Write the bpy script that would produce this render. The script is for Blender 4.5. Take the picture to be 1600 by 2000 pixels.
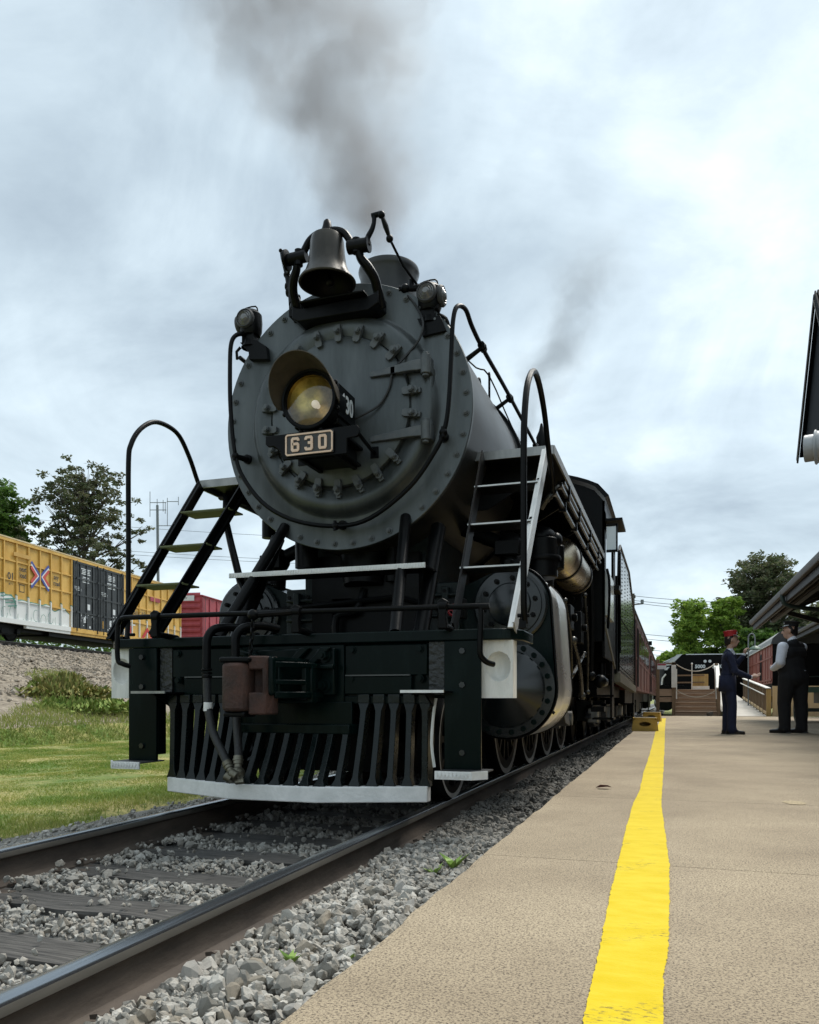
import bpy, bmesh, math, random
import numpy as np
from mathutils import Vector, Matrix, Quaternion
from math import sin, cos, pi, radians as R, sqrt, atan2

random.seed(7); rng = np.random.default_rng(11)
S = bpy.context.scene
for o in list(bpy.data.objects): bpy.data.objects.remove(o, do_unlink=True)
COL = S.collection

# ------------------------------------------------------------------ camera, sky, sun, exposure
# x = across the track (0 = track centre), y = along the track away from the camera (0 = pilot beam), z = 0 at rail top
cd = bpy.data.cameras.new('camera'); cam = bpy.data.objects.new('camera', cd); COL.objects.link(cam)
cam.location = (2.29, -4.56, .714)
cam.rotation_euler = (R(90), 0, R(18.39))
cd.sensor_width = 36; cd.lens = 1540 / 2000 * 36
cd.shift_y = 366 / 2000
cd.clip_start = .05; cd.clip_end = 3000
S.camera = cam

SUN_EL, SUN_AZ = 58, 25          # azimuth from +y towards +x
W = bpy.data.worlds.new('World'); S.world = W; W.use_nodes = True
def world():
    nt = W.node_tree; N = nt.nodes; L = nt.links; N.clear()
    def n(t, **k):
        a = N.new(t)
        for q, v in k.items(): setattr(a, q, v)
        return a
    def m(op, a, b=None):
        x = n('ShaderNodeMath', operation=op)
        for i, v in enumerate((a, b)):
            if v is None: continue
            if isinstance(v, (int, float)): x.inputs[i].default_value = v
            else: L.new(v, x.inputs[i])
        return x.outputs[0]
    out = n('ShaderNodeOutputWorld'); mix = n('ShaderNodeMixShader')
    bg1 = n('ShaderNodeBackground'); bg2 = n('ShaderNodeBackground')
    sky = n('ShaderNodeTexSky', sky_type='NISHITA'); sky.sun_disc = False
    sky.sun_elevation = R(SUN_EL); sky.sun_rotation = R(SUN_AZ)
    L.new(sky.outputs[0], bg1.inputs[0]); bg1.inputs[1].default_value = .1
    tc = n('ShaderNodeTexCoord'); sp = n('ShaderNodeSeparateXYZ'); L.new(tc.outputs['Generated'], sp.inputs[0])
    zz = m('ADD', m('MAXIMUM', sp.outputs[2], 0.0), .42)
    cx = m('DIVIDE', sp.outputs[0], zz); cy = m('DIVIDE', sp.outputs[1], zz)
    cb = n('ShaderNodeCombineXYZ'); L.new(cx, cb.inputs[0]); L.new(cy, cb.inputs[1]); cb.inputs[2].default_value = 3.7
    def noise(scale, det, rough, dist, off):
        mp = n('ShaderNodeMapping'); mp.inputs['Location'].default_value = off
        mp.inputs['Rotation'].default_value = (0, 0, .5)
        mp.inputs['Scale'].default_value = (.8, 1.0, 1)
        L.new(cb.outputs[0], mp.inputs[0])
        t = n('ShaderNodeTexNoise'); t.inputs['Scale'].default_value = scale; t.inputs['Detail'].default_value = det
        t.inputs['Roughness'].default_value = rough; t.inputs['Distortion'].default_value = dist
        L.new(mp.outputs[0], t.inputs['Vector']); return t.outputs['Fac']
    a = noise(1.6, 8, .55, .5, (54.3, 8.7, 0)); b = noise(3.2, 9, .6, .6, (61.6, 4.1, 2))
    f = m('ADD', m('MULTIPLY', a, .66), m('MULTIPLY', b, .34))
    cr = n('ShaderNodeValToRGB'); L.new(f, cr.inputs[0]); e = cr.color_ramp.elements
    e[0].position = .36; e[0].color = (.225, .275, .32, 1); e[1].position = .69; e[1].color = (.68, .715, .72, 1)
    for p, c in ((.455, (.325, .39, .435, 1)), (.54, (.425, .50, .545, 1)), (.61, (.54, .61, .645, 1))):
        x = cr.color_ramp.elements.new(p); x.color = c
    L.new(cr.outputs[0], bg2.inputs[0]); bg2.inputs[1].default_value = .93
    mix.inputs[0].default_value = .93
    L.new(bg1.outputs[0], mix.inputs[1]); L.new(bg2.outputs[0], mix.inputs[2]); L.new(mix.outputs[0], out.inputs[0])
world()
sd = bpy.data.lights.new('sun', 'SUN'); sun = bpy.data.objects.new('sun', sd); COL.objects.link(sun)
sd.energy = 1.9; sd.angle = R(28); sd.color = (1, .95, .87)
sv = Vector((sin(R(SUN_AZ)) * cos(R(SUN_EL)), cos(R(SUN_AZ)) * cos(R(SUN_EL)), sin(R(SUN_EL))))
sun.rotation_euler = sv.to_track_quat('Z', 'Y').to_euler()
S.view_settings.view_transform = 'Standard'; S.view_settings.look = 'None'
S.view_settings.exposure = 1.0; S.view_settings.gamma = 1
S.cycles.max_bounces = 6; S.cycles.volume_max_steps = 128

# ------------------------------------------------------------------ materials
def mat(name, col, rough=.5, metal=0, col2=None, sc=3, stretch=(1, 1, 1), bump=0, bsc=40, spec=.5, rvar=.1, fac=(.35, .65), det=5,
        island=None, speck=None, coat=0):
    m = bpy.data.materials.new(name); m.use_nodes = True
    nt = m.node_tree; N = nt.nodes; L = nt.links; b = N['Principled BSDF']
    b.inputs['Base Color'].default_value = (*col, 1); b.inputs['Roughness'].default_value = rough
    b.inputs['Metallic'].default_value = metal; b.inputs['Specular IOR Level'].default_value = spec
    b.inputs['Coat Weight'].default_value = coat; b.inputs['Coat Roughness'].default_value = .15
    tc = N.new('ShaderNodeTexCoord'); mp = N.new('ShaderNodeMapping'); mp.inputs['Scale'].default_value = stretch
    L.new(tc.outputs['Object'], mp.inputs[0])
    last = None
    if col2 is not None:
        t = N.new('ShaderNodeTexNoise'); t.inputs['Scale'].default_value = sc; t.inputs['Detail'].default_value = det
        t.inputs['Roughness'].default_value = .62
        L.new(mp.outputs[0], t.inputs['Vector'])
        cr = N.new('ShaderNodeValToRGB'); cr.color_ramp.elements[0].position = fac[0]; cr.color_ramp.elements[1].position = fac[1]
        cr.color_ramp.elements[0].color = (*col, 1); cr.color_ramp.elements[1].color = (*col2, 1)
        L.new(t.outputs['Fac'], cr.inputs[0]); last = cr.outputs[0]
        if rvar:
            mr = N.new('ShaderNodeMapRange'); mr.inputs[3].default_value = max(.03, rough - rvar); mr.inputs[4].default_value = min(1, rough + rvar)
            L.new(t.outputs['Fac'], mr.inputs[0]); L.new(mr.outputs[0], b.inputs['Roughness'])
    if island:
        gi = N.new('ShaderNodeNewGeometry'); cr2 = N.new('ShaderNodeValToRGB'); els = cr2.color_ramp.elements
        while len(els) < len(island): els.new(.5)
        for i, c in enumerate(island): els[i].position = i / (len(island) - 1); els[i].color = (*c, 1)
        L.new(gi.outputs['Random Per Island'], cr2.inputs[0])
        if last is None: last = cr2.outputs[0]
        else:
            mx = N.new('ShaderNodeMix'); mx.data_type = 'RGBA'; mx.inputs[0].default_value = .5
            L.new(cr2.outputs[0], mx.inputs[6]); L.new(last, mx.inputs[7]); last = mx.outputs[2]
    if speck:                                   # (scale, threshold, colour)
        v = N.new('ShaderNodeTexNoise'); v.inputs['Scale'].default_value = speck[0]; v.inputs['Detail'].default_value = 6
        v.inputs['Roughness'].default_value = .78
        L.new(mp.outputs[0], v.inputs['Vector'])
        mr = N.new('ShaderNodeMapRange'); mr.inputs[1].default_value = speck[1]; mr.inputs[2].default_value = speck[1] + (speck[3] if len(speck) > 3 else .12)
        L.new(v.outputs['Fac'], mr.inputs[0])
        fo = mr.outputs[0]
        if len(speck) > 4:                      # scuffs only in patches
            g2 = N.new('ShaderNodeTexNoise'); g2.inputs['Scale'].default_value = speck[4]; g2.inputs['Detail'].default_value = 3; L.new(tc.outputs['Object'], g2.inputs['Vector'])
            m2 = N.new('ShaderNodeMapRange'); m2.inputs[1].default_value = speck[5]; m2.inputs[2].default_value = speck[5] + .08; L.new(g2.outputs['Fac'], m2.inputs[0])
            mu = N.new('ShaderNodeMath'); mu.operation = 'MULTIPLY'; L.new(fo, mu.inputs[0]); L.new(m2.outputs[0], mu.inputs[1]); fo = mu.outputs[0]
        mx = N.new('ShaderNodeMix'); mx.data_type = 'RGBA'; L.new(fo, mx.inputs[0])
        if last is None: mx.inputs[6].default_value = (*col, 1)
        else: L.new(last, mx.inputs[6])
        mx.inputs[7].default_value = (*speck[2], 1); last = mx.outputs[2]
    if last is not None: L.new(last, b.inputs['Base Color'])
    if bump:
        t = N.new('ShaderNodeTexNoise'); t.inputs['Scale'].default_value = bsc; t.inputs['Detail'].default_value = 4
        L.new(mp.outputs[0], t.inputs['Vector'])
        bp = N.new('ShaderNodeBump'); bp.inputs['Strength'].default_value = bump; bp.inputs['Distance'].default_value = .01
        L.new(t.outputs['Fac'], bp.inputs['Height']); L.new(bp.outputs[0], b.inputs['Normal'])
    return m

M = {}
M['black'] = mat('black_paint', (.0018, .0022, .0026), .38, 0, (.006, .006, .0058), 4, bump=.12, bsc=22, fac=(.45, .8), spec=.13)
M['blackg'] = mat('green_black_paint', (.0010, .0055, .005), .24, 0, (.007, .0145, .0135), 6, stretch=(1, 1, .22), bump=.25, bsc=11, fac=(.5, .8), spec=.11)
M['bar'] = mat('pilot_bar_black', (.0025, .006, .0062), .27, 0, (.006, .011, .011), 9, bump=.15, bsc=20, spec=.3)
M['saddle'] = mat('saddle_black', (.006, .0115, .0125), .4, 0, (.012, .02, .021), 5, bump=.4, bsc=25, spec=.25)
M['pipeblk'] = mat('dark_pipe', (.03, .029, .026), .28, .6, (.07, .066, .058), 8)
M['headblk'] = mat('cylinder_head_black', (.004, .007, .008), .24, 0, (.008, .012, .013), 3, bump=.05, bsc=8, spec=.6)
M['graph'] = mat('graphite_paint', (.052, .060, .061), .38, .5, (.104, .116, .118), 2.6, stretch=(1.6, 1, .3), bump=.08, bsc=30, spec=.45)
M['graph2'] = mat('graphite_fittings', (.075, .086, .09), .5, .2, (.11, .118, .12), 14, spec=.45)
M['boiler'] = mat('boiler_grey', (.012, .0135, .014), .38, .1, (.028, .028, .026), 2.5, stretch=(1, .4, 1), bump=.06, bsc=20)
M['white'] = mat('white_paint', (.66, .67, .65), .5, 0, (.80, .80, .78), 9, bump=.3, bsc=40, speck=(26, .66, (.33, .31, .27)))
M['wwood'] = mat('white_painted_wood', (.62, .62, .58), .55, 0, (.78, .77, .73), 8, stretch=(2, 2, .5), bump=.5, bsc=60, speck=(12, .68, (.3, .28, .23)))
M['steel'] = mat('bare_steel', (.20, .205, .2), .42, .7, (.36, .36, .35), 6, stretch=(1, 1, .3), bump=.1)
M['silver'] = mat('silver_jacket', (.60, .60, .58), .30, .85, (.74, .73, .70), 3, bump=.03, bsc=9)
M['gold'] = mat('aluminium_tank', (.40, .34, .26), .28, .9, (.50, .44, .35), 3)
M['rust'] = mat('rusty_steel', (.032, .017, .013), .72, .1, (.075, .034, .024), 9, bump=.5, bsc=50, speck=(30, .64, (.16, .10, .08)))
M['rubber'] = mat('rubber', (.010, .011, .012), .55, 0, (.02, .021, .022), 20, bump=.3, bsc=80)
M['brass'] = mat('dull_brass', (.12, .11, .08), .45, .8, (.2, .19, .15), 14)
M['bell'] = mat('bell_bronze', (.030, .027, .023), .36, .6, (.065, .058, .048), 5, stretch=(1, 1, .4))
M['cream'] = mat('copper_numeral', (.72, .50, .36), .5, 0, (.80, .60, .46), 18)
M['signwhite'] = mat('sign_white', (.62, .66, .68), .5)
M['red'] = mat('red_paint', (.24, .015, .02), .5)
M['rimwhite'] = mat('tyre_rim_white', (.20, .195, .185), .5, .1, (.36, .35, .33), 12, speck=(14, .6, (.12, .11, .1)))
M['wheel'] = mat('wheel_black', (.0025, .003, .0032), .5, 0, (.006, .0055, .005), 6, spec=.12)
M['railtop'] = mat('rail_running_face', (.30, .33, .36), .22, .9, (.16, .18, .20), 9, stretch=(1.5, .06, 1), fac=(.3, .7))
M['railhead'] = mat('rail_head_side', (.10, .095, .085), .48, .45, (.17, .16, .14), 7, stretch=(1, .2, 1))
M['railweb'] = mat('rail_web_rust', (.040, .031, .025), .8, 0, (.105, .083, .066), 5, stretch=(1, .35, 1), bump=.3, bsc=70)
M['tie'] = mat('weathered_tie', (.022, .021, .02), .85, 0, (.13, .123, .113), 7, stretch=(.5, 8, 4), bump=.9, bsc=14, fac=(.35, .72))
ST = [(.14, .13, .115), (.31, .295, .265), (.19, .175, .15), (.48, .46, .42), (.22, .18, .135), (.34, .325, .295), (.62, .60, .55), (.24, .225, .195), (.37, .325, .26)]
M['stone'] = mat('ballast_stone', (.21, .20, .175), .85, 0, (.44, .425, .385), 30, bump=.5, bsc=90, island=ST)
for i, c in enumerate(((.21, .20, .175), (.33, .315, .285), (.44, .425, .385), (.25, .22, .175))):
    M['stone%d' % i] = mat('ballast_stone_%d' % i, c, .85, 0, tuple(v * 1.3 for v in c), 28, bump=.5, bsc=90)
M['gravelbed'] = mat('gravel_bed', (.06, .06, .058), .95, 0, (.22, .22, .21), 45, bump=1, bsc=60)
M['conc'] = mat('aggregate_concrete', (.275, .215, .14), .85, 0, (.47, .385, .265), 1.1, fac=(.3, .68), bump=.4, bsc=210, speck=(165, .47, (.045, .03, .02), .15))
M['conc_old'] = mat('aggregate_concrete_worn', (.265, .222, .175), .85, 0, (.335, .285, .23), 1.4, bump=.5, bsc=170, speck=(135, .535, (.115, .09, .068)))
M['yellow'] = mat('yellow_line_paint', (.62, .455, .006), .6, 0, (.68, .52, .03), 12, fac=(.4, .62), bump=.25, bsc=150, spec=.12, stretch=(.6, 1.5, 1), speck=(60, .53, (.20, .155, .04), .08, 5, .545))
M['grassb'] = mat('grass_blade', (.10, .18, .022), .6, 0, (.36, .33, .11), 1.3, fac=(.40, .60), spec=.3,
                  island=[(.12, .23, .02), (.22, .34, .045), (.42, .42, .14), (.28, .38, .07)])
M['field'] = mat('grass_soil', (.10, .17, .02), .95, 0, (.34, .30, .11), 1.3, fac=(.40, .60), bump=1, bsc=45, speck=(15, .46, (.05, .08, .014), .2))
M['bank'] = mat('stony_bank', (.15, .12, .085), .95, 0, (.31, .265, .205), 6, bump=1, bsc=26, speck=(13, .5, (.06, .05, .04), .2))
M['bankstone'] = mat('bank_stone', (.22, .185, .145), .9, 0, (.33, .285, .235), 12, island=[(.13, .105, .075), (.33, .28, .22), (.22, .19, .15), (.44, .39, .32), (.19, .155, .115)])
M['bankgrass'] = mat('bank_grass', (.14, .22, .035), .7, 0, (.30, .29, .09), .8, island=[(.10, .18, .025), (.20, .28, .06), (.34, .30, .12), (.16, .25, .04)], spec=.3)
M['leafd'] = mat('dark_leaves', (.03, .05, .02), .6, 0, None, island=[(.045, .065, .03), (.085, .115, .05), (.13, .15, .07), (.15, .14, .09), (.07, .09, .04)], spec=.3)
M['leafm'] = mat('mid_leaves', (.05, .09, .02), .6, 0, None, island=[(.035, .085, .016), (.08, .16, .032), (.13, .22, .045), (.09, .18, .032), (.055, .11, .022)], spec=.3)
M['leafl'] = mat('light_leaves', (.08, .14, .02), .6, 0, None, island=[(.09, .16, .025), (.19, .31, .04), (.34, .46, .08), (.14, .25, .035), (.27, .40, .06)], spec=.3)
M['bark'] = mat('bark', (.045, .036, .028), .9, 0, (.10, .085, .07), 12, bump=.6)
M['boxy'] = None
M['maroon'] = mat('maroon_coach', (.085, .025, .02), .42, 0, (.14, .042, .032), 3, stretch=(.4, .25, 1), bump=.05, spec=.5)
M['maroon2'] = mat('faded_red_coach', (.23, .065, .045), .6, 0, (.33, .11, .075), 2, stretch=(1, 1, .4))
M['greyroof'] = mat('grey_roof', (.20, .215, .21), .6, 0, (.27, .28, .27), 2)
M['redcar'] = mat('red_boxcar', (.26, .035, .05), .6, 0, (.36, .06, .075), 2)
M['dkgrey'] = mat('dark_grey', (.03, .032, .034), .6, 0, (.05, .05, .05), 6)
M['doorblk'] = mat('boxcar_door_black', (.012, .015, .018), .45, 0, (.03, .034, .036), 3)
M['wood'] = mat('weathered_deck_wood', (.27, .18, .12), .8, 0, (.40, .29, .20), 5, stretch=(.5, 8, 8), bump=.3, bsc=8)
M['woodd'] = mat('brown_post_wood', (.13, .085, .05), .8, 0, (.22, .15, .09), 5, stretch=(6, 6, .6), bump=.3)
M['ply'] = mat('yellow_plywood', (.56, .40, .20), .7, 0, (.68, .52, .30), 3, stretch=(5, 5, .5))
M['plyd'] = mat('fence_wood', (.40, .26, .09), .7, 0, (.52, .36, .14), 3, stretch=(5, 5, .5))
M['capwhite'] = mat('pale_rail_cap', (.62, .60, .55), .6, 0, (.72, .70, .66), 6)
M['stool'] = mat('yellow_ochre_paint', (.40, .245, .035), .5, 0, (.48, .31, .06), 6)
M['gutter'] = mat('brown_gutter', (.05, .043, .035), .5, 0, (.085, .073, .06), 3, spec=.3)
M['soffit'] = mat('dark_soffit', (.012, .013, .014), .6, 0, (.022, .023, .024), 3)
M['rooftin'] = mat('roof_tin', (.045, .05, .052), .5, .3, (.07, .075, .078), 2)
M['navy_roof'] = mat('navy_gable', (.004, .006, .009), .7, spec=.08)
M['stile'] = mat('bright_stile', (.5, .51, .5), .38, .6, (.62, .62, .6), 6, stretch=(1, 1, .3))
M['drum'] = mat('galvanised_grey', (.33, .34, .34), .5, .2, (.42, .43, .43), 4)
M['cartgreen'] = mat('cart_green', (.018, .032, .026), .5, 0, (.03, .05, .04), 6)
M['lampgreen'] = mat('lamp_green', (.07, .13, .09), .5)
M['polewood'] = mat('pole_wood', (.09, .08, .07), .9)
M['wire'] = mat('wire_grey', (.10, .11, .12), .6)
M['galv'] = mat('galv_mast', (.20, .22, .23), .6, .3)
M['rope'] = mat('rope', (.45, .40, .33), .9)
M['skin'] = mat('skin', (.52, .32, .24), .55, 0, (.58, .37, .28), 20, spec=.4)
M['hair'] = mat('dark_hair', (.012, .009, .008), .6)
M['navy'] = mat('navy_wool', (.009, .013, .038), .85, 0, (.014, .02, .055), 20, bump=.4, bsc=40)
M['cloth_black'] = mat('black_cloth', (.007, .007, .009), .85, 0, (.012, .012, .014), 20, bump=.4, bsc=40)
M['shirt'] = mat('white_shirt', (.70, .73, .82), .8, 0, (.80, .83, .90), 7, bump=.8, bsc=14)
M['caphat'] = mat('red_cap', (.36, .012, .016), .6, 0, (.44, .02, .024), 8)
M['leather'] = mat('black_leather', (.010, .010, .011), .3)
M['dirt'] = mat('dark_leaf', (.03, .012, .01), .9, spec=0)
M['coal'] = mat('coal', (.01, .01, .011), .5, bump=1, bsc=8)
M['station'] = mat('station_brick', (.16, .05, .035), .8, 0, (.22, .08, .055), 8)

def leafy(m, k=.4):                     # thin leaves pass some light through
    nt = m.node_tree; N = nt.nodes; L = nt.links; b = N['Principled BSDF']; src = b.inputs['Base Color'].links[0].from_socket
    out = [n for n in N if n.type == 'OUTPUT_MATERIAL'][0]; t = N.new('ShaderNodeBsdfTranslucent'); mx = N.new('ShaderNodeMixShader'); mx.inputs[0].default_value = k
    L.new(src, t.inputs[0]); L.new(b.outputs[0], mx.inputs[1]); L.new(t.outputs[0], mx.inputs[2]); L.new(mx.outputs[0], out.inputs[0])
for k_ in ('leafd', 'leafm', 'leafl', 'grassb', 'bankgrass'): leafy(M[k_])
def dark_by_place(m, y0, y1, k):      # stones and bed grow darker along the track, except left of the left rail
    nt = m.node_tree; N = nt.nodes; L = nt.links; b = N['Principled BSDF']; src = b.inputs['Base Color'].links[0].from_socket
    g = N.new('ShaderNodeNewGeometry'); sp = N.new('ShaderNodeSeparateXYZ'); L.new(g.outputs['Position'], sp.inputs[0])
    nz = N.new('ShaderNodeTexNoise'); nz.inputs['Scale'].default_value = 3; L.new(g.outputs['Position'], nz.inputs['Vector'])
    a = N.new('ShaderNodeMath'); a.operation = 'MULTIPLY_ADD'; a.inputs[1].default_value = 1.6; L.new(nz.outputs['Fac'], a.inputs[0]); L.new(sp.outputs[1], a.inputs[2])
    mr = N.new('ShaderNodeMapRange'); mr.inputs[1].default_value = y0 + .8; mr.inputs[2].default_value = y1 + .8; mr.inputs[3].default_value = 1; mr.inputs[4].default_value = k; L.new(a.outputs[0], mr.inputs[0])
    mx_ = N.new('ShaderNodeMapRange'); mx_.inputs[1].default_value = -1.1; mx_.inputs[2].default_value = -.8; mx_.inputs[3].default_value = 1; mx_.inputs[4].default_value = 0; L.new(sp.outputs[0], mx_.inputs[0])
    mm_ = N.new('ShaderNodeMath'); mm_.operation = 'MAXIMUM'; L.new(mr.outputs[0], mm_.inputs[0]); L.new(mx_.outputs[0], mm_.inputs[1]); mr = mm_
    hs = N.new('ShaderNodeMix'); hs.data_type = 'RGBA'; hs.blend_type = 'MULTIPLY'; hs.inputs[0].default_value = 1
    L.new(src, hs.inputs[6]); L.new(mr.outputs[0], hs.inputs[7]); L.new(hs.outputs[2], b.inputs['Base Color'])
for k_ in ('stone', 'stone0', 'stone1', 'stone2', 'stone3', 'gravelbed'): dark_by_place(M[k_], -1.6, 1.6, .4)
def emis(name, col, st):
    m = bpy.data.materials.new(name); m.use_nodes = True; b = m.node_tree.nodes['Principled BSDF']
    b.inputs['Base Color'].default_value = (*col, 1); b.inputs['Emission Color'].default_value = (*col, 1); b.inputs['Emission Strength'].default_value = st
    return m
def glass(name, tint=(1, 1, 1), refl=.25, rough=.02):
    m = bpy.data.materials.new(name); m.use_nodes = True; nt = m.node_tree; N = nt.nodes; L = nt.links; N.clear()
    o = N.new('ShaderNodeOutputMaterial'); mx = N.new('ShaderNodeMixShader'); t = N.new('ShaderNodeBsdfTransparent'); g = N.new('ShaderNodeBsdfGlossy')
    t.inputs[0].default_value = (*tint, 1); g.inputs['Roughness'].default_value = rough
    lw = N.new('ShaderNodeLayerWeight'); lw.inputs[0].default_value = .35
    ml = N.new('ShaderNodeMath'); ml.operation = 'ADD'; ml.inputs[1].default_value = refl; ml.use_clamp = True; L.new(lw.outputs['Fresnel'], ml.inputs[0])
    L.new(ml.outputs[0], mx.inputs[0]); L.new(t.outputs[0], mx.inputs[1]); L.new(g.outputs[0], mx.inputs[2]); L.new(mx.outputs[0], o.inputs[0])
    return m
M['glass'] = glass('clear_glass', (.95, .96, .95), .035)
M['winglass'] = mat('window_glass', (.02, .025, .03), .05, 0, spec=1)
M['paintrefl'] = mat('painted_reflection', (.55, .61, .62), .15, .2, (.68, .72, .72), 5)  # reflected light put into the colour of panes and cab side panel
M['reflector'] = mat('amber_reflector', (.62, .46, .12), .34, .8, (.34, .25, .06), 9, fac=(.42, .6))
M['bulb'] = emis('bulb', (.8, .7, .55), .25)
M['lensgrey'] = mat('marker_lens', (.12, .12, .12), .12, 0, spec=1)

def boxcar_yellow():
    m = mat('yellow_boxcar', (.50, .285, .05), .55, 0, (.66, .42, .11), 1.6, stretch=(1, 1, .5), bump=.05, speck=(7, .63, (.20, .10, .04), .2))
    nt = m.node_tree; N = nt.nodes; L = nt.links; b = N['Principled BSDF']
    src = b.inputs['Base Color'].links[0].from_socket
    tc = N.new('ShaderNodeTexCoord'); sp = N.new('ShaderNodeSeparateXYZ'); L.new(tc.outputs['Object'], sp.inputs[0])
    def mm(op, a, c=None):
        x = N.new('ShaderNodeMath'); x.operation = op
        for i, v in enumerate((a, c)):
            if v is None: continue
            if isinstance(v, (int, float)): x.inputs[i].default_value = v
            else: L.new(v, x.inputs[i])
        return x.outputs[0]
    nz = N.new('ShaderNodeTexNoise'); nz.inputs['Scale'].default_value = .75; nz.inputs['Detail'].default_value = 1
    cb = N.new('ShaderNodeCombineXYZ'); L.new(sp.outputs[1], cb.inputs[1]); L.new(cb.outputs[0], nz.inputs['Vector'])
    # local y runs along the car, z is height above the rail
    top = mm('ADD', mm('MULTIPLY', nz.outputs['Fac'], 1.0), 1.52)
    top = mm('SUBTRACT', top, mm('MULTIPLY', sp.outputs[1], .05))
    e1 = mm('MULTIPLY', mm('LESS_THAN', sp.outputs[2], top), mm('LESS_THAN', sp.outputs[1], 6.9))
    e2 = mm('MULTIPLY', mm('LESS_THAN', sp.outputs[2], mm('ADD', top, .05)), mm('LESS_THAN', sp.outputs[1], 6.9))
    mx = N.new('ShaderNodeMix'); mx.data_type = 'RGBA'; L.new(e2, mx.inputs[0]); L.new(src, mx.inputs[6]); mx.inputs[7].default_value = (.10, .26, .20, 1)
    mx2 = N.new('ShaderNodeMix'); mx2.data_type = 'RGBA'; L.new(e1, mx2.inputs[0]); L.new(mx.outputs[2], mx2.inputs[6]); mx2.inputs[7].default_value = (.68, .70, .69, 1)
    L.new(mx2.outputs[2], b.inputs['Base Color'])
    return m
M['boxy'] = boxcar_yellow()
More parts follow.
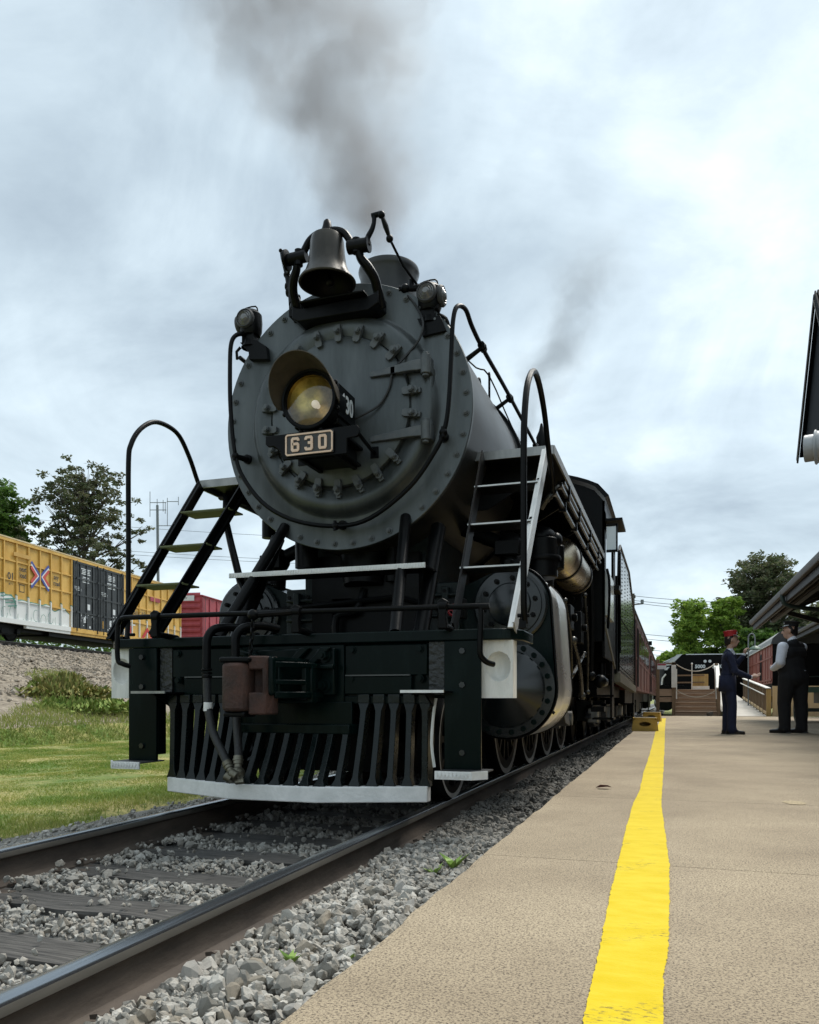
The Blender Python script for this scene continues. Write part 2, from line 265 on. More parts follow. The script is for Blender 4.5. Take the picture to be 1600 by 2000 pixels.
# ------------------------------------------------------------------ mesh helpers
def basis(axis):
    a = Vector(axis).normalized(); u = a.orthogonal().normalized(); return u, a.cross(u), a
class MB:
    def __init__(s): s.v = []; s.f = []; s.m = []
    def add(s, vs, fs, mi=0):
        o = len(s.v); s.v += [tuple(v) for v in vs]; s.f += [tuple(i + o for i in f) for f in fs]; s.m += [mi] * len(fs); return s
    def bx(s, x0, x1, y0, y1, z0, z1, mi=0, mx=None):
        vs = [Vector((x, y, z)) for z in (z0, z1) for y in (y0, y1) for x in (x0, x1)]
        if mx: vs = [mx @ v for v in vs]
        return s.add(vs, [(0, 2, 3, 1), (4, 5, 7, 6), (0, 1, 5, 4), (2, 6, 7, 3), (0, 4, 6, 2), (1, 3, 7, 5)], mi)
    def cyl(s, p0, p1, r0, r1=None, n=14, mi=0, caps=True):
        p0, p1 = Vector(p0), Vector(p1); r1 = r0 if r1 is None else r1
        u, v, a = basis(p1 - p0)
        vs = [p + (u * cos(2 * pi * i / n) + v * sin(2 * pi * i / n)) * r for p, r in ((p0, r0), (p1, r1)) for i in range(n)]
        fs = [(i, (i + 1) % n, n + (i + 1) % n, n + i) for i in range(n)]
        if caps: fs += [tuple(reversed(range(n))), tuple(range(n, 2 * n))]
        return s.add(vs, fs, mi)
    def lathe(s, prof, p0, axis, n=32, mi=0, cap0=False, cap1=False, a0=0, a1=2 * pi):
        p0 = Vector(p0); u, v, a = basis(axis); full = abs(a1 - a0 - 2 * pi) < 1e-6
        k = n if full else n + 1; vs = []; fs = []
        for r, h in prof:
            for i in range(k):
                t = a0 + (a1 - a0) * i / n; vs.append(p0 + a * h + (u * cos(t) + v * sin(t)) * r)
        for j in range(len(prof) - 1):
            for i in range(n):
                q = (i + 1) % k; fs.append((j * k + i, j * k + q, (j + 1) * k + q, (j + 1) * k + i))
        if cap0: fs.append(tuple(reversed(range(k))))
        if cap1: fs.append(tuple(range((len(prof) - 1) * k, len(prof) * k)))
        return s.add(vs, fs, mi)
    def tube(s, pts, r, n=8, mi=0, closed=False, smooth=0):
        P = [Vector(p) for p in pts]
        if smooth: P = catmull(P, smooth, closed)
        rr = r if hasattr(r, '__len__') else [r] * len(P)
        if hasattr(r, '__len__') and len(rr) != len(P): rr = np.interp(np.linspace(0, 1, len(P)), np.linspace(0, 1, len(r)), r)
        m_ = len(P); vs = []; fs = []
        t0 = (P[1] - P[0]).normalized(); u = t0.orthogonal().normalized()
        for i, p in enumerate(P):
            if closed: t = (P[(i + 1) % m_] - P[i - 1]).normalized()
            else: t = (P[min(i + 1, m_ - 1)] - P[max(i - 1, 0)]).normalized()
            u = (u - t * u.dot(t)); u = u.normalized() if u.length > 1e-6 else t.orthogonal().normalized()
            w = t.cross(u)
            for k in range(n): vs.append(p + (u * cos(2 * pi * k / n) + w * sin(2 * pi * k / n)) * rr[i])
        for i in range(m_ if closed else m_ - 1):
            j = (i + 1) % m_
            for k in range(n): fs.append((i * n + k, i * n + (k + 1) % n, j * n + (k + 1) % n, j * n + k))
        if not closed: fs += [tuple(reversed(range(n))), tuple(range((m_ - 1) * n, m_ * n))]
        return s.add(vs, fs, mi)
    def prism(s, poly, axis, a, b, mi=0, mx=None):
        n = len(poly)
        if axis == 'y': f = lambda p, t: Vector((p[0], t, p[1]))
        elif axis == 'x': f = lambda p, t: Vector((t, p[0], p[1]))
        else: f = lambda p, t: Vector((p[0], p[1], t))
        vs = [f(p, a) for p in poly] + [f(p, b) for p in poly]
        if mx: vs = [mx @ v for v in vs]
        fs = [(i, (i + 1) % n, n + (i + 1) % n, n + i) for i in range(n)] + [tuple(reversed(range(n))), tuple(range(n, 2 * n))]
        return s.add(vs, fs, mi)
    def ball(s, c, r, n=12, m_=8, mi=0, sc=(1, 1, 1)):
        c = Vector(c); vs = [c + Vector((0, 0, -r * sc[2]))]; fs = []
        for j in range(1, m_):
            t = -pi / 2 + pi * j / m_
            for i in range(n):
                p = 2 * pi * i / n; vs.append(c + Vector((cos(t) * cos(p) * r * sc[0], cos(t) * sin(p) * r * sc[1], sin(t) * r * sc[2])))
        vs.append(c + Vector((0, 0, r * sc[2]))); L_ = len(vs) - 1
        fs += [(0, 1 + (i + 1) % n, 1 + i) for i in range(n)]
        for j in range(m_ - 2):
            for i in range(n):
                a = 1 + j * n + i; b = 1 + j * n + (i + 1) % n; fs.append((a, b, b + n, a + n))
        o = 1 + (m_ - 2) * n; fs += [(o + i, o + (i + 1) % n, L_) for i in range(n)]
        return s.add(vs, fs, mi)
    def beam(s, p0, p1, w, h, up=(0, 0, 1), mi=0):          # w sideways, h along 'up'
        p0, p1 = Vector(p0), Vector(p1); a = (p1 - p0).normalized(); sd = a.cross(Vector(up)).normalized(); u2 = sd.cross(a)
        vs = [p + sd * x * w / 2 + u2 * z * h / 2 for p in (p0, p1) for x, z in ((-1, -1), (1, -1), (1, 1), (-1, 1))]
        return s.add(vs, [(0, 3, 2, 1), (4, 5, 6, 7), (0, 1, 5, 4), (1, 2, 6, 5), (2, 3, 7, 6), (3, 0, 4, 7)], mi)
    def hexn(s, p, axis, r, h, mi=0): return s.cyl(p, Vector(p) + Vector(axis).normalized() * h, r, r * .94, 6, mi)
    def ribbon(s, pts, w, th, f, closed=False, mi=0):        # flat mitred stroke; f maps (a, b, depth) to 3-D
        P = [Vector((p[0], p[1])) for p in pts]; n = len(P); inn = []; out = []
        for i in range(n):
            d0 = (P[i] - P[i - 1]) if (closed or i > 0) else (P[1] - P[0]); d1 = (P[(i + 1) % n] - P[i]) if (closed or i < n - 1) else (P[i] - P[i - 1])
            d0 = d0.normalized(); d1 = d1.normalized(); n0 = Vector((-d0.y, d0.x)); n1 = Vector((-d1.y, d1.x)); b = (n0 + n1)
            b = b.normalized(); k = w / 2 / max(.4, b.dot(n0)); inn.append(P[i] + b * k); out.append(P[i] - b * k)
        vs = []
        for d in (0, th):
            vs += [f(p.x, p.y, d) for p in inn] + [f(p.x, p.y, d) for p in out]
        fs = []
        for i in range(n if closed else n - 1):
            j = (i + 1) % n
            fs += [(2 * n + i, 2 * n + j, 3 * n + j, 3 * n + i), (i, n + i, n + j, j), (i, j, 2 * n + j, 2 * n + i), (n + i, 3 * n + i, 3 * n + j, n + j)]
        if not closed:
            fs += [(0, 2 * n, 3 * n, n), (n - 1, 2 * n - 1, 4 * n - 1, 3 * n - 1)]
        return s.add(vs, fs, mi)
    def mesh(s, name, mats, sharp=32):
        me = bpy.data.meshes.new(name); me.from_pydata(s.v, [], s.f)
        for m_ in (mats if isinstance(mats, (list, tuple)) else [mats]): me.materials.append(m_)
        if any(s.m): me.polygons.foreach_set('material_index', s.m)
        bm = bmesh.new(); bm.from_mesh(me); bmesh.ops.recalc_face_normals(bm, faces=bm.faces); bm.to_mesh(me); bm.free()
        if sharp:
            me.polygons.foreach_set('use_smooth', [True] * len(me.polygons)); me.set_sharp_from_angle(angle=R(sharp))
        return me
    def build(s, name, mats, parent=None, bevel=0, sharp=32, seg=2):
        o = link(name, s.mesh(name, mats, sharp), parent)
        if bevel:
            b = o.modifiers.new('bevel', 'BEVEL'); b.width = bevel; b.segments = seg; b.limit_method = 'ANGLE'; b.angle_limit = R(40)
        return o
def catmull(P, k, closed=False):
    P = [Vector(p) for p in P]; n = len(P); out = []
    for i in range(n if closed else n - 1):
        g = lambda j: P[j % n] if closed else P[min(max(j, 0), n - 1)]
        p0, p1, p2, p3 = g(i - 1), g(i), g(i + 1), g(i + 2)
        for t in range(k):
            t /= k; out.append(.5 * ((2 * p1) + (p2 - p0) * t + (2 * p0 - 5 * p1 + 4 * p2 - p3) * t * t + (3 * p1 - p0 - 3 * p2 + p3) * t ** 3))
    if not closed: out.append(P[-1])
    return out
def link(name, data, parent=None, mx=None):
    o = bpy.data.objects.new(name, data); COL.objects.link(o)
    if parent is not None: o.parent = parent
    if mx is not None: o.matrix_local = mx
    return o
def copyto(src, parent, mx, name=None):
    o = src.copy(); COL.objects.link(o); o.parent = parent; o.matrix_local = mx
    return o
def tag(o, label=None, cat=None, group=None, kind=None):
    if label: o['label'] = label
    if cat: o['category'] = cat
    if group: o['group'] = group
    if kind: o['kind'] = kind
    return o
def thing(name, label, cat, loc=(0, 0, 0), rz=0, group=None):
    o = link(name, None); o.location = loc; o.rotation_euler = (0, 0, rz); o.empty_display_size = .2
    return tag(o, label, cat, group)
def copytree(o, parent=None):
    c = o.copy(); COL.objects.link(c)
    if parent is not None: c.parent = parent
    for ch in list(o.children): copytree(ch, c)
    return c
def text(name, body, size, m, parent, mx, extrude=.002, align='CENTER', sx=1, bold=0):
    cu = bpy.data.curves.new(name, 'FONT'); cu.body = body; cu.size = size; cu.extrude = extrude; cu.align_x = align; cu.align_y = 'CENTER'
    cu.resolution_u = 3; cu.offset = bold
    t = bpy.data.objects.new(name, cu); COL.objects.link(t)
    dg = bpy.context.evaluated_depsgraph_get(); me = bpy.data.meshes.new_from_object(t.evaluated_get(dg)); me.name = name
    bpy.data.objects.remove(t, do_unlink=True); bpy.data.curves.remove(cu)
    me.transform(Matrix.Diagonal((sx, 1, 1, 1))); me.materials.clear(); me.materials.append(m)
    return link(name, me, parent, mx)
def frame(origin, xdir, zdir):                   # matrix whose x is xdir (reading direction) and z is the outward normal
    x = Vector(xdir).normalized(); z = Vector(zdir).normalized(); y = z.cross(x)
    m_ = Matrix((x, y, z)).transposed().to_4x4(); m_.translation = Vector(origin); return m_
def npmesh(name, V, F, mats, mi=None, smooth=False):      # V (n,3), F (m,k)
    me = bpy.data.meshes.new(name); n, k = len(F), F.shape[1]
    me.vertices.add(len(V)); me.vertices.foreach_set('co', np.asarray(V, np.float32).ravel())
    me.loops.add(n * k); me.loops.foreach_set('vertex_index', np.asarray(F, np.int32).ravel())
    me.polygons.add(n); me.polygons.foreach_set('loop_start', np.arange(0, n * k, k, dtype=np.int32))
    try: me.polygons.foreach_set('loop_total', np.full(n, k, np.int32))
    except Exception: pass
    for m_ in (mats if isinstance(mats, (list, tuple)) else [mats]): me.materials.append(m_)
    if mi is not None: me.polygons.foreach_set('material_index', np.asarray(mi, np.int32))
    me.polygons.foreach_set('use_smooth', np.full(n, smooth, bool))
    me.update(calc_edges=True); return me
def hull2(pts):
    pts = sorted(set(pts)); lo = []; up = []
    def cr(o, a, b): return (a[0] - o[0]) * (b[1] - o[1]) - (a[1] - o[1]) * (b[0] - o[0])
    for p in pts:
        while len(lo) > 1 and cr(lo[-2], lo[-1], p) <= 0: lo.pop()
        lo.append(p)
    for p in reversed(pts):
        while len(up) > 1 and cr(up[-2], up[-1], p) <= 0: up.pop()
        up.append(p)
    return lo[:-1] + up[:-1]
def circ(cx, cz, r, n=24, a0=0, a1=2 * pi, end=False):
    return [(cx + r * cos(a0 + (a1 - a0) * i / n), cz + r * sin(a0 + (a1 - a0) * i / n)) for i in range(n + (1 if end else 0))]
def fbm(x, y, s=1.0, seed=0):
    v = 0; a = 1
    for k in range(4):
        f = s * 2 ** k; v = v + a * np.sin(x * f * 1.7 + 1.3 * np.sin(y * f * 1.1 + seed + k) + seed * 2.1) * np.cos(y * f * 1.3 + 1.7 * np.sin(x * f * .9 + k) + seed); a *= .5
    return v
# ------------------------------------------------------------------ the setting
def ground_z(x, y):
    x = np.asarray(x, float); y = np.asarray(y, float)
    off = np.where(y > 23, -.145 * (y - 23), -.05 * (y - 23)) * .85
    xt = -24.6 + off; xf = -9.6 + off * .18
    t = np.clip((xf - x) / (xf - xt), 0, 1)
    z = -.2 + t * 3.18 + np.where((t > 0) & (t < 1), .13 * fbm(x, y, .55, 2) * np.sin(pi * t), 0)
    z = z + .28 * np.clip((xf - x) / .5, 0, 1) * np.clip(1 - t * 3, 0, 1)
    field = (x > xf) & (x < -1.9)
    z = np.where(field, z + .03 * fbm(x, y, .6, 5), z)
    z = np.where((x >= -1.9) & (x < 1.6), -.3, z); z = np.where(x >= 1.6, -.35, z)
    z = np.where(x <= xt, z + 0.0, z)
    return z
def build_ground():
    xs = np.concatenate([[-900, -400, -150, -80, -55, -42], np.linspace(-34, -9, 51), np.linspace(-8.6, -1.9, 20), [-1.5, 1.5, 1.7, 20, 60, 200, 900]])
    ys = np.concatenate([[-300, -60, -20], np.linspace(-8, 62, 86), [75, 95, 130, 220, 500, 1200]])
    X, Y = np.meshgrid(xs, ys); Z = ground_z(X, Y)
    V = np.stack([X, Y, Z], -1).reshape(-1, 3); nx, ny = len(xs), len(ys)
    i = np.arange(ny - 1)[:, None] * nx + np.arange(nx - 1)[None]; i = i.ravel()
    F = np.stack([i, i + 1, i + nx + 1, i + nx], 1)
    c = V[F].mean(1); off = np.where(c[:, 1] > 23, -.145 * (c[:, 1] - 23), -.05 * (c[:, 1] - 23)) * .85
    mi = np.where(c[:, 0] > -1.9, 2, np.where((c[:, 0] < -10.0 + off * .18) & (c[:, 0] > -33 + off), 1, 0)); mi = np.where(c[:, 0] > 1.6, 0, mi)
    o = link('ground', npmesh('ground', V, F, [M['field'], M['bank'], M['gravelbed']], mi, True)); tag(o, kind='structure')
    return o
build_ground()

# ---- main track: two rails, ties, plates, spikes
RP = [(-.07, -.175), (.07, -.175), (.07, -.163), (.022, -.145), (.010, -.12), (.010, -.055), (.020, -.045), (.036, -.038), (.0365, -.012), (.030, -.003), (.018, 0)]
RP = RP + [(-x, z) for x, z in reversed(RP[2:])]
def rail_mesh(y0, y1, seg=2.0):
    mb = MB(); n = len(RP); k = max(1, int((y1 - y0) / seg))
    for j in range(k + 1):
        y = y0 + (y1 - y0) * j / k; mb.v += [(x, y, z) for x, z in RP]
    for j in range(k):
        for i in range(n):
            q = (i + 1) % n; zc = (RP[i][1] + RP[q][1]) / 2
            mb.f.append((j * n + i, j * n + q, (j + 1) * n + q, (j + 1) * n + i)); mb.m.append(0 if zc > -.008 else (1 if zc > -.043 else 2))
    mb.f += [tuple(range(n)), tuple(range(k * n, k * n + n))]; mb.m += [2, 2]
    return mb.mesh('rail', [M['railtop'], M['railhead'], M['railweb']], 40)
trk = thing('railway_track', 'steel rails on dark weathered ties running under the black steam locomotive', 'railway track')
rm = rail_mesh(-7, 75)
for x in (-.754, .754): link('rail', rm, trk, Matrix.Translation((x, 0, 0)))
def tie_mesh(k):
    r = random.Random(k); mb = MB(); nx, ny = 14, 4; L_, w, h = 2.6, .225, .17
    def P(i, j, z):
        x = -L_ / 2 + L_ * i / nx; y = -w / 2 + w * j / ny
        return (x, y + (.008 * r.uniform(-1, 1) if j in (0, ny) else 0), z + (r.uniform(-.006, .004) if z == 0 else 0))
    top = [[P(i, j, 0) for j in range(ny + 1)] for i in range(nx + 1)]
    mb.v = [p for row in top for p in row]; m_ = ny + 1
    for i in range(nx):
        for j in range(ny): mb.f.append((i * m_ + j, (i + 1) * m_ + j, (i + 1) * m_ + j + 1, i * m_ + j + 1)); mb.m.append(0)
    o = len(mb.v); mb.v += [(p[0], p[1], -h) for row in (top,) for q in row for p in (q[0], q[-1])]
    for i in range(nx):
        for e, j in ((0, 0), (1, ny)):
            a, b = i * m_ + j, (i + 1) * m_ + j; mb.f.append((a, b, o + 2 * (i + 1) + e, o + 2 * i + e)); mb.m.append(0)
    mb.f += [tuple(range(0, m_)) + (o + 1, o), tuple(range(nx * m_, nx * m_ + m_)) + (o + 2 * nx + 1, o + 2 * nx)]; mb.m += [0, 0]
    return mb.mesh('tie', M['tie'], 50)
tms = [tie_mesh(k) for k in range(5)]
plate_m = MB().bx(-.17, .17, -.09, .09, -.178, -.1735).mesh('tie_plate', M['railweb'])
sp = MB(); sp.bx(-.008, .008, -.008, .008, -.19, -.145); sp.prism([(-.014, -.146), (.022, -.15), (.024, -.138), (0, -.132), (-.014, -.136)], 'y', -.014, .014)
spike_m = sp.mesh('spike', M['railweb'])
TIEY = []
y = -3.42; r_ = random.Random(3)
while y < 48: TIEY.append(y); y += .56 + r_.uniform(-.03, .03)
for i, y in enumerate(TIEY):
    link('tie', tms[i % 5], trk, Matrix.Translation((r_.uniform(-.03, .03), y, -.17)) @ Matrix.Rotation(r_.uniform(-.02, .02), 4, 'Z'))
    if i < 16:
        for x in (-.754, .754):
            link('tie_plate', plate_m, trk, Matrix.Translation((x, y, .002)))
            for sx in (-1, 1):
                link('spike', spike_m, trk, Matrix.Translation((x + sx * .079, y + .05 * sx + r_.uniform(-.015, .015), r_.uniform(.0, .012))) @ Matrix.Rotation(pi if sx > 0 else 0, 4, 'Z'))

# ---- ballast: a bed, the 300 largest-looking stones one by one, the rest as one mass
bed = MB()
nx = 22; ysb = np.concatenate([np.linspace(-6, 14, 90), [20, 30, 45, 70]])
V = []; xsb = np.linspace(-2.35, 1.585, nx)
for yy in ysb:
    for xx in xsb:
        zz = -.205 + .012 * fbm(xx, yy, 4, 1)
        if xx > .85: zz += .05 * min(1, (xx - .85) / .4) + .02 * fbm(xx, yy, 1.5, 4)
        if xx < -1.5: zz -= (-.0 + (-1.5 - xx) * .09)
        V.append((xx, yy, zz))
i = (np.arange(len(ysb) - 1)[:, None] * nx + np.arange(nx - 1)[None]).ravel()
F = np.stack([i, i + 1, i + nx + 1, i + nx], 1)
ballast = link('ballast', npmesh('ballast', np.array(V), F, M['gravelbed'], None, True)); tag(ballast, kind='structure')
def rock_bases(n=10, sub=1, seed=1):
    out = []; r = np.random.default_rng(seed)
    for k in range(n):
        bm = bmesh.new(); bmesh.ops.create_icosphere(bm, subdivisions=sub, radius=1)
        v = np.array([q.co[:] for q in bm.verts]); f = np.array([[q.index for q in p.verts] for p in bm.faces]); bm.free()
        for c in range(5):                         # chop with planes: angular crushed stone
            d = r.normal(size=3); d /= np.linalg.norm(d); h = r.uniform(.35, .7); t = v @ d
            v = v - np.outer(np.maximum(t - h, 0), d)
        v *= r.uniform(.85, 1.1, (len(v), 1)); v *= np.array([1, r.uniform(.65, .95), r.uniform(.5, .8)]); out.append((v, f))
    return out
ROCKS = rock_bases(10, 1, 4)
def scatter_rocks(P, size, bases, seed=0):
    r = np.random.default_rng(seed); n = len(P); Vs = []; Fs = []; o = 0
    which = r.integers(0, len(bases), n)
    for k, (bv, bf) in enumerate(bases):
        idx = np.where(which == k)[0]
        if not len(idx): continue
        q = r.normal(size=(len(idx), 4)); q /= np.linalg.norm(q, axis=1)[:, None]; w, x, y, z = q.T
        Rm = np.stack([1 - 2 * (y * y + z * z), 2 * (x * y - z * w), 2 * (x * z + y * w), 2 * (x * y + z * w), 1 - 2 * (x * x + z * z), 2 * (y * z - x * w),
                       2 * (x * z - y * w), 2 * (y * z + x * w), 1 - 2 * (x * x + y * y)], 1).reshape(-1, 3, 3)
        v = np.einsum('nij,vj->nvi', Rm, bv) * size[idx][:, None, None] + P[idx][:, None, :]
        Vs.append(v.reshape(-1, 3)); Fs.append((bf[None] + (np.arange(len(idx)) * len(bv))[:, None, None] + o).reshape(-1, 3)); o += len(idx) * len(bv)
    return np.concatenate(Vs), np.concatenate(Fs)
def stone_points():
    pts = []
    def zone(n, x0, x1, y0, y1, zf, keep=None):
        x = rng.uniform(x0, x1, n); y = rng.uniform(y0, y1, n)
        if keep is not None: k = keep(x, y); x, y = x[k], y[k]
        pts.append(np.stack([x, y, zf(x, y)], 1))
    TY = np.array(TIEY)
    def neartie(x, y): return np.abs(y[:, None] - TY[None]).min(1)
    def between(x, y):
        d = neartie(x, y); return (d > .125) | (rng.random(len(x)) < .035) | ((x < -.30 + .3 * np.sin(y * 5)) & (rng.random(len(x)) < .28) & (d > .06))
    zb = lambda x, y: -.185 + .022 * rng.random(len(x)) + .012 * fbm(x, y, 3, 2) + np.where(neartie(x, y) < .125, .028, 0) + np.where(x < -.45, .016, 0)
    zone(10500, -.68, .68, -4.0, 1.2, zb, between); zone(5000, -.68, .68, 1.2, 9, zb, between)
    def zr(x, y): return -.16 + .055 * np.clip((x - .83) / .35, 0, 1) - .03 * np.clip((x - 1.35) / .25, 0, 1) + .03 * rng.random(len(x)) + .018 * fbm(x, y, 1.8, 4)
    def right(x, y): return (x > .835)
    zone(9500, .83, 1.60, -4.2, .8, zr, right); zone(5500, .83, 1.60, .8, 6, zr, right); zone(4500, .83, 1.62, 6, 22, zr, right)
    zl = lambda x, y: -.17 - .05 * np.clip((-1.25 - x), 0, 1) + .025 * rng.random(len(x))
    zone(7000, -2.15, -.83, -3.5, 4, zl, lambda x, y: (x > -1.35 - .5 * rng.random(len(x)))); zone(3000, -1.9, -.83, 4, 14, zl)
    return np.concatenate(pts)
P = stone_points()
size = np.clip(rng.lognormal(math.log(.0155), .40, len(P)), .008, .042) * np.where(P[:, 1] > 1.2, 1.25, 1) * np.where(P[:, 0] > .8, 1.22, 1)
camp = np.array(cam.location)
d = np.linalg.norm(P - camp, axis=1)
vis = (np.abs(np.degrees(np.arctan2(P[:, 0] - 2.29, P[:, 1] + 4.56)) + 18.39) < 27) & (P[:, 1] > -3.6)
score = np.where(vis, size / d, 0); order = np.argsort(-score); near = order[:300]; rest = order[300:]
V, F = scatter_rocks(P[rest], size[rest], ROCKS, 3)
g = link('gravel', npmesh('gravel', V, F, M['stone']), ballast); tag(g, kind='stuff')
R2 = rock_bases(12, 2, 9)
stm = [npmesh('stone', v, f, M['stone%d' % (k % 4)]) for k, (v, f) in enumerate(R2)]
for k, j in enumerate(near):
    mx = Matrix.Translation(P[j]) @ Quaternion(rng.normal(size=4)).normalized().to_matrix().to_4x4() @ Matrix.Scale(float(size[j]) * 1.05, 4)
    link('stone', stm[int(rng.integers(0, 12))], ballast, mx)

# ---- platform slabs with open joints, painted line
def slab(x0f, x1, y0, y1, mt, seed, edge):
    nx_, ny_ = 8, max(4, int((y1 - y0) / (.12 if y0 < 4 else .5))); V = []
    for j in range(ny_ + 1):
        yy = y0 + (y1 - y0) * j / ny_; xa = x0f(yy) if edge else x0f
        row = [xa + (x1 - xa) * i / nx_ for i in range(nx_ + 1)]
        if edge: row[1] = xa + .014; row[2] = xa + .045
        for i, xx in enumerate(row):
            z = .110
            if edge and i == 0: z -= .016 + .010 * abs(fbm(xx, yy, 5, 3))
            if edge and i == 1: z -= .004
            V.append((xx, yy, z))
    m_ = nx_ + 1; mb = MB(); mb.v = V[:]
    for j in range(ny_):
        for i in range(nx_): mb.f.append((j * m_ + i, j * m_ + i + 1, (j + 1) * m_ + i + 1, (j + 1) * m_ + i))
    o = len(mb.v); ring = [j * m_ for j in range(ny_ + 1)] + [ny_ * m_ + i for i in range(1, m_)] + [j * m_ + nx_ for j in range(ny_ - 1, -1, -1)] + [i for i in range(nx_ - 1, 0, -1)]
    mb.v += [(V[q][0], V[q][1], -.4) for q in ring]; k = len(ring)
    for q in range(k): mb.f.append((ring[q], ring[(q + 1) % k], o + (q + 1) % k, o + q))
    mb.m = [0] * len(mb.f)
    return mb.mesh('slab', mt, 30)
plat = link('platform', MB().bx(1.66, 12, -9, 26.4, -.5, .085).mesh('platform', M['gravelbed'])); tag(plat, kind='structure')
xe = lambda yy: 1.578 + .005 * float(fbm(np.float64(yy), np.float64(.3), 1.4, 2)) + .006 * float(fbm(np.float64(yy), np.float64(2), 9, 6))
XL = lambda yy: 2.265
jy = [-8.5, -4.9, -1.55, .42, 3.9, 7.4, 10.9, 14.4, 17.9, 21.4, 25.9]
for a, b in zip(jy[:-1], jy[1:]):
    link('slab', slab(xe, 12.0, a + .0025, b - .0025, M['conc'], 1, True), plat)
yL = [(2.133, -3.6), (2.133, -3.081), (2.131, -2.922), (2.126, -2.564), (2.111, -2.132), (2.105, -1.748), (2.101, -1.37), (2.086, -.68), (2.079, .172), (2.09, .892), (2.073, 2.05), (2.055, 5.355), (2.003, 10.968), (1.97, 19.447), (1.96, 22)]
yR = [(2.276, -3.6), (2.276, -3.034), (2.273, -2.765), (2.284, -2.512), (2.282, -1.896), (2.281, -1.532), (2.264, -.821), (2.234, .122), (2.228, 1.227), (2.223, 2.528), (2.209, 5.406), (2.171, 11.023), (2.125, 19.498), (2.115, 22)]
mb = MB(); ys_ = np.concatenate([np.arange(-3.6, 2, .012), np.arange(2, 22, .2)])
la = np.interp(ys_, [p[1] for p in yL], [p[0] for p in yL]); ra = np.interp(ys_, [p[1] for p in yR], [p[0] for p in yR])
for k, yy in enumerate(ys_):
    w = .004 if yy < 2 else .007
    mb.v += [(la[k] + rng.normal() * .001 + w * .4 * float(fbm(np.float64(yy), np.float64(0), 1.9, 1)) + .001 * float(fbm(np.float64(yy), np.float64(3), 17, 2)), yy, .1145), (ra[k] + rng.normal() * .001 + w * .4 * float(fbm(np.float64(yy), np.float64(1), 1.6, 8)) + .001 * float(fbm(np.float64(yy), np.float64(5), 14, 4)), yy, .1145)]
for k in range(len(ys_) - 1): mb.f.append((2 * k, 2 * k + 1, 2 * k + 3, 2 * k + 2)); mb.m.append(0)
line = mb.build('yellow_line', M['yellow'], None, sharp=0); tag(line, kind='structure')
# worn ghost of old paint on the right slab
def disc(name, x, y, rx, ry, m, z=.1145):
    mb = MB(); n = 22; mb.v = [(x + rx * cos(2 * pi * i / n) * random.uniform(.85, 1.1), y + ry * sin(2 * pi * i / n) * random.uniform(.85, 1.1), z) for i in range(n)]; mb.f = [tuple(range(n))]; mb.m = [0]
    return tag(mb.build(name, m, None, sharp=0), kind='structure')
M['oldpaint'] = mat('old_paint', (.42, .34, .20), .85, 0, (.46, .37, .235), 30, speck=(165, .49, (.045, .03, .02), .15))
disc('faded_paint_mark', 2.97, .51, .06, .10, M['oldpaint'], .1125)

# ---- grass field, bank stones, bank grass
def blades(P, h, w, lean, name, m, kind='stuff', parent=None, seed=1):
    r = np.random.default_rng(seed); n = len(P); a = r.uniform(0, 2 * pi, n); dx, dy = np.cos(a), np.sin(a)
    b = r.uniform(0, 2 * pi, n); L_ = lean * h * r.uniform(.2, 1, n)
    hw = (w * r.uniform(.6, 1.3, n))[:, None] / 2; T = np.stack([dx, dy, 0 * a], 1)
    A = P - T * hw; B = P + T * hw; mid = P + np.stack([np.cos(b) * L_ * .35, np.sin(b) * L_ * .35, h * .6], 1); C_ = P + np.stack([np.cos(b) * L_, np.sin(b) * L_, h], 1)
    V = np.stack([A, B, mid + T * hw * .8, mid - T * hw * .8, C_], 1).reshape(-1, 3); o = np.arange(n)[:, None] * 5
    F = np.concatenate([o + [0, 1, 2], o + [0, 2, 3], o + [3, 2, 4]], 0)
    ob = link(name, npmesh(name, V, F, m), parent); tag(ob, kind=kind); return ob
def grass():
    n = 620000; x = rng.uniform(-10.2, -1.55, n); y = -5 + 31 * rng.random(n) ** 1.5
    k = ((x < -2.0 - .35 * fbm(x, y, 1.5, 2)) | (rng.random(n) < .10))
    az = np.degrees(np.arctan2(x - 2.29, y + 4.56)) + 18.39; k &= (np.abs(az) < 30); x, y = x[k], y[k]
    z = ground_z(x, y) - .01; lush = np.clip(.5 + .5 * fbm(x, y, .5, 7), .2, 1.4)
    blades(np.stack([x, y, z], 1), rng.uniform(.018, .055, len(x)) * lush + .008, .007 + .007 * (y > 3), 1.1, 'grass', M['grassb'])
    # tufts and weeds on the stony bank
    n = 230000; x = rng.uniform(-25, -9.4, n); y = rng.uniform(-2, 40, n)
    az = np.degrees(np.arctan2(x - 2.29, y + 4.56)) + 18.39
    patch = fbm(x, y, .28, 3) + .55 * fbm(x, y, .9, 6)
    foot = np.clip((x + 13.2 + .07 * (y - 10)) / 3.2, 0, 1.3)
    tongue = np.exp(-((az + 24.0) / 2.3) ** 2) * 1.5 * (x > -18.5)
    k = (patch * .5 + foot * 1.6 + tongue > .95 + .35 * rng.random(n)) & (np.abs(az) < 29)
    x, y = x[k], y[k]
    blades(np.stack([x, y, ground_z(x, y) - .02], 1), rng.uniform(.05, .20, len(x)), .018, 1.1, 'bank_grass', M['bankgrass'])
grass()
n = 34000; x = rng.uniform(-26, -9.8, n); y = rng.uniform(0, 44, n); az = np.degrees(np.arctan2(x - 2.29, y + 4.56)) + 18.39
k = (np.abs(az) < 28.5) & (az < -7) & (x < -12.6 - .07 * (y - 10) - 1.2 * rng.random(n)); x, y = x[k], y[k]
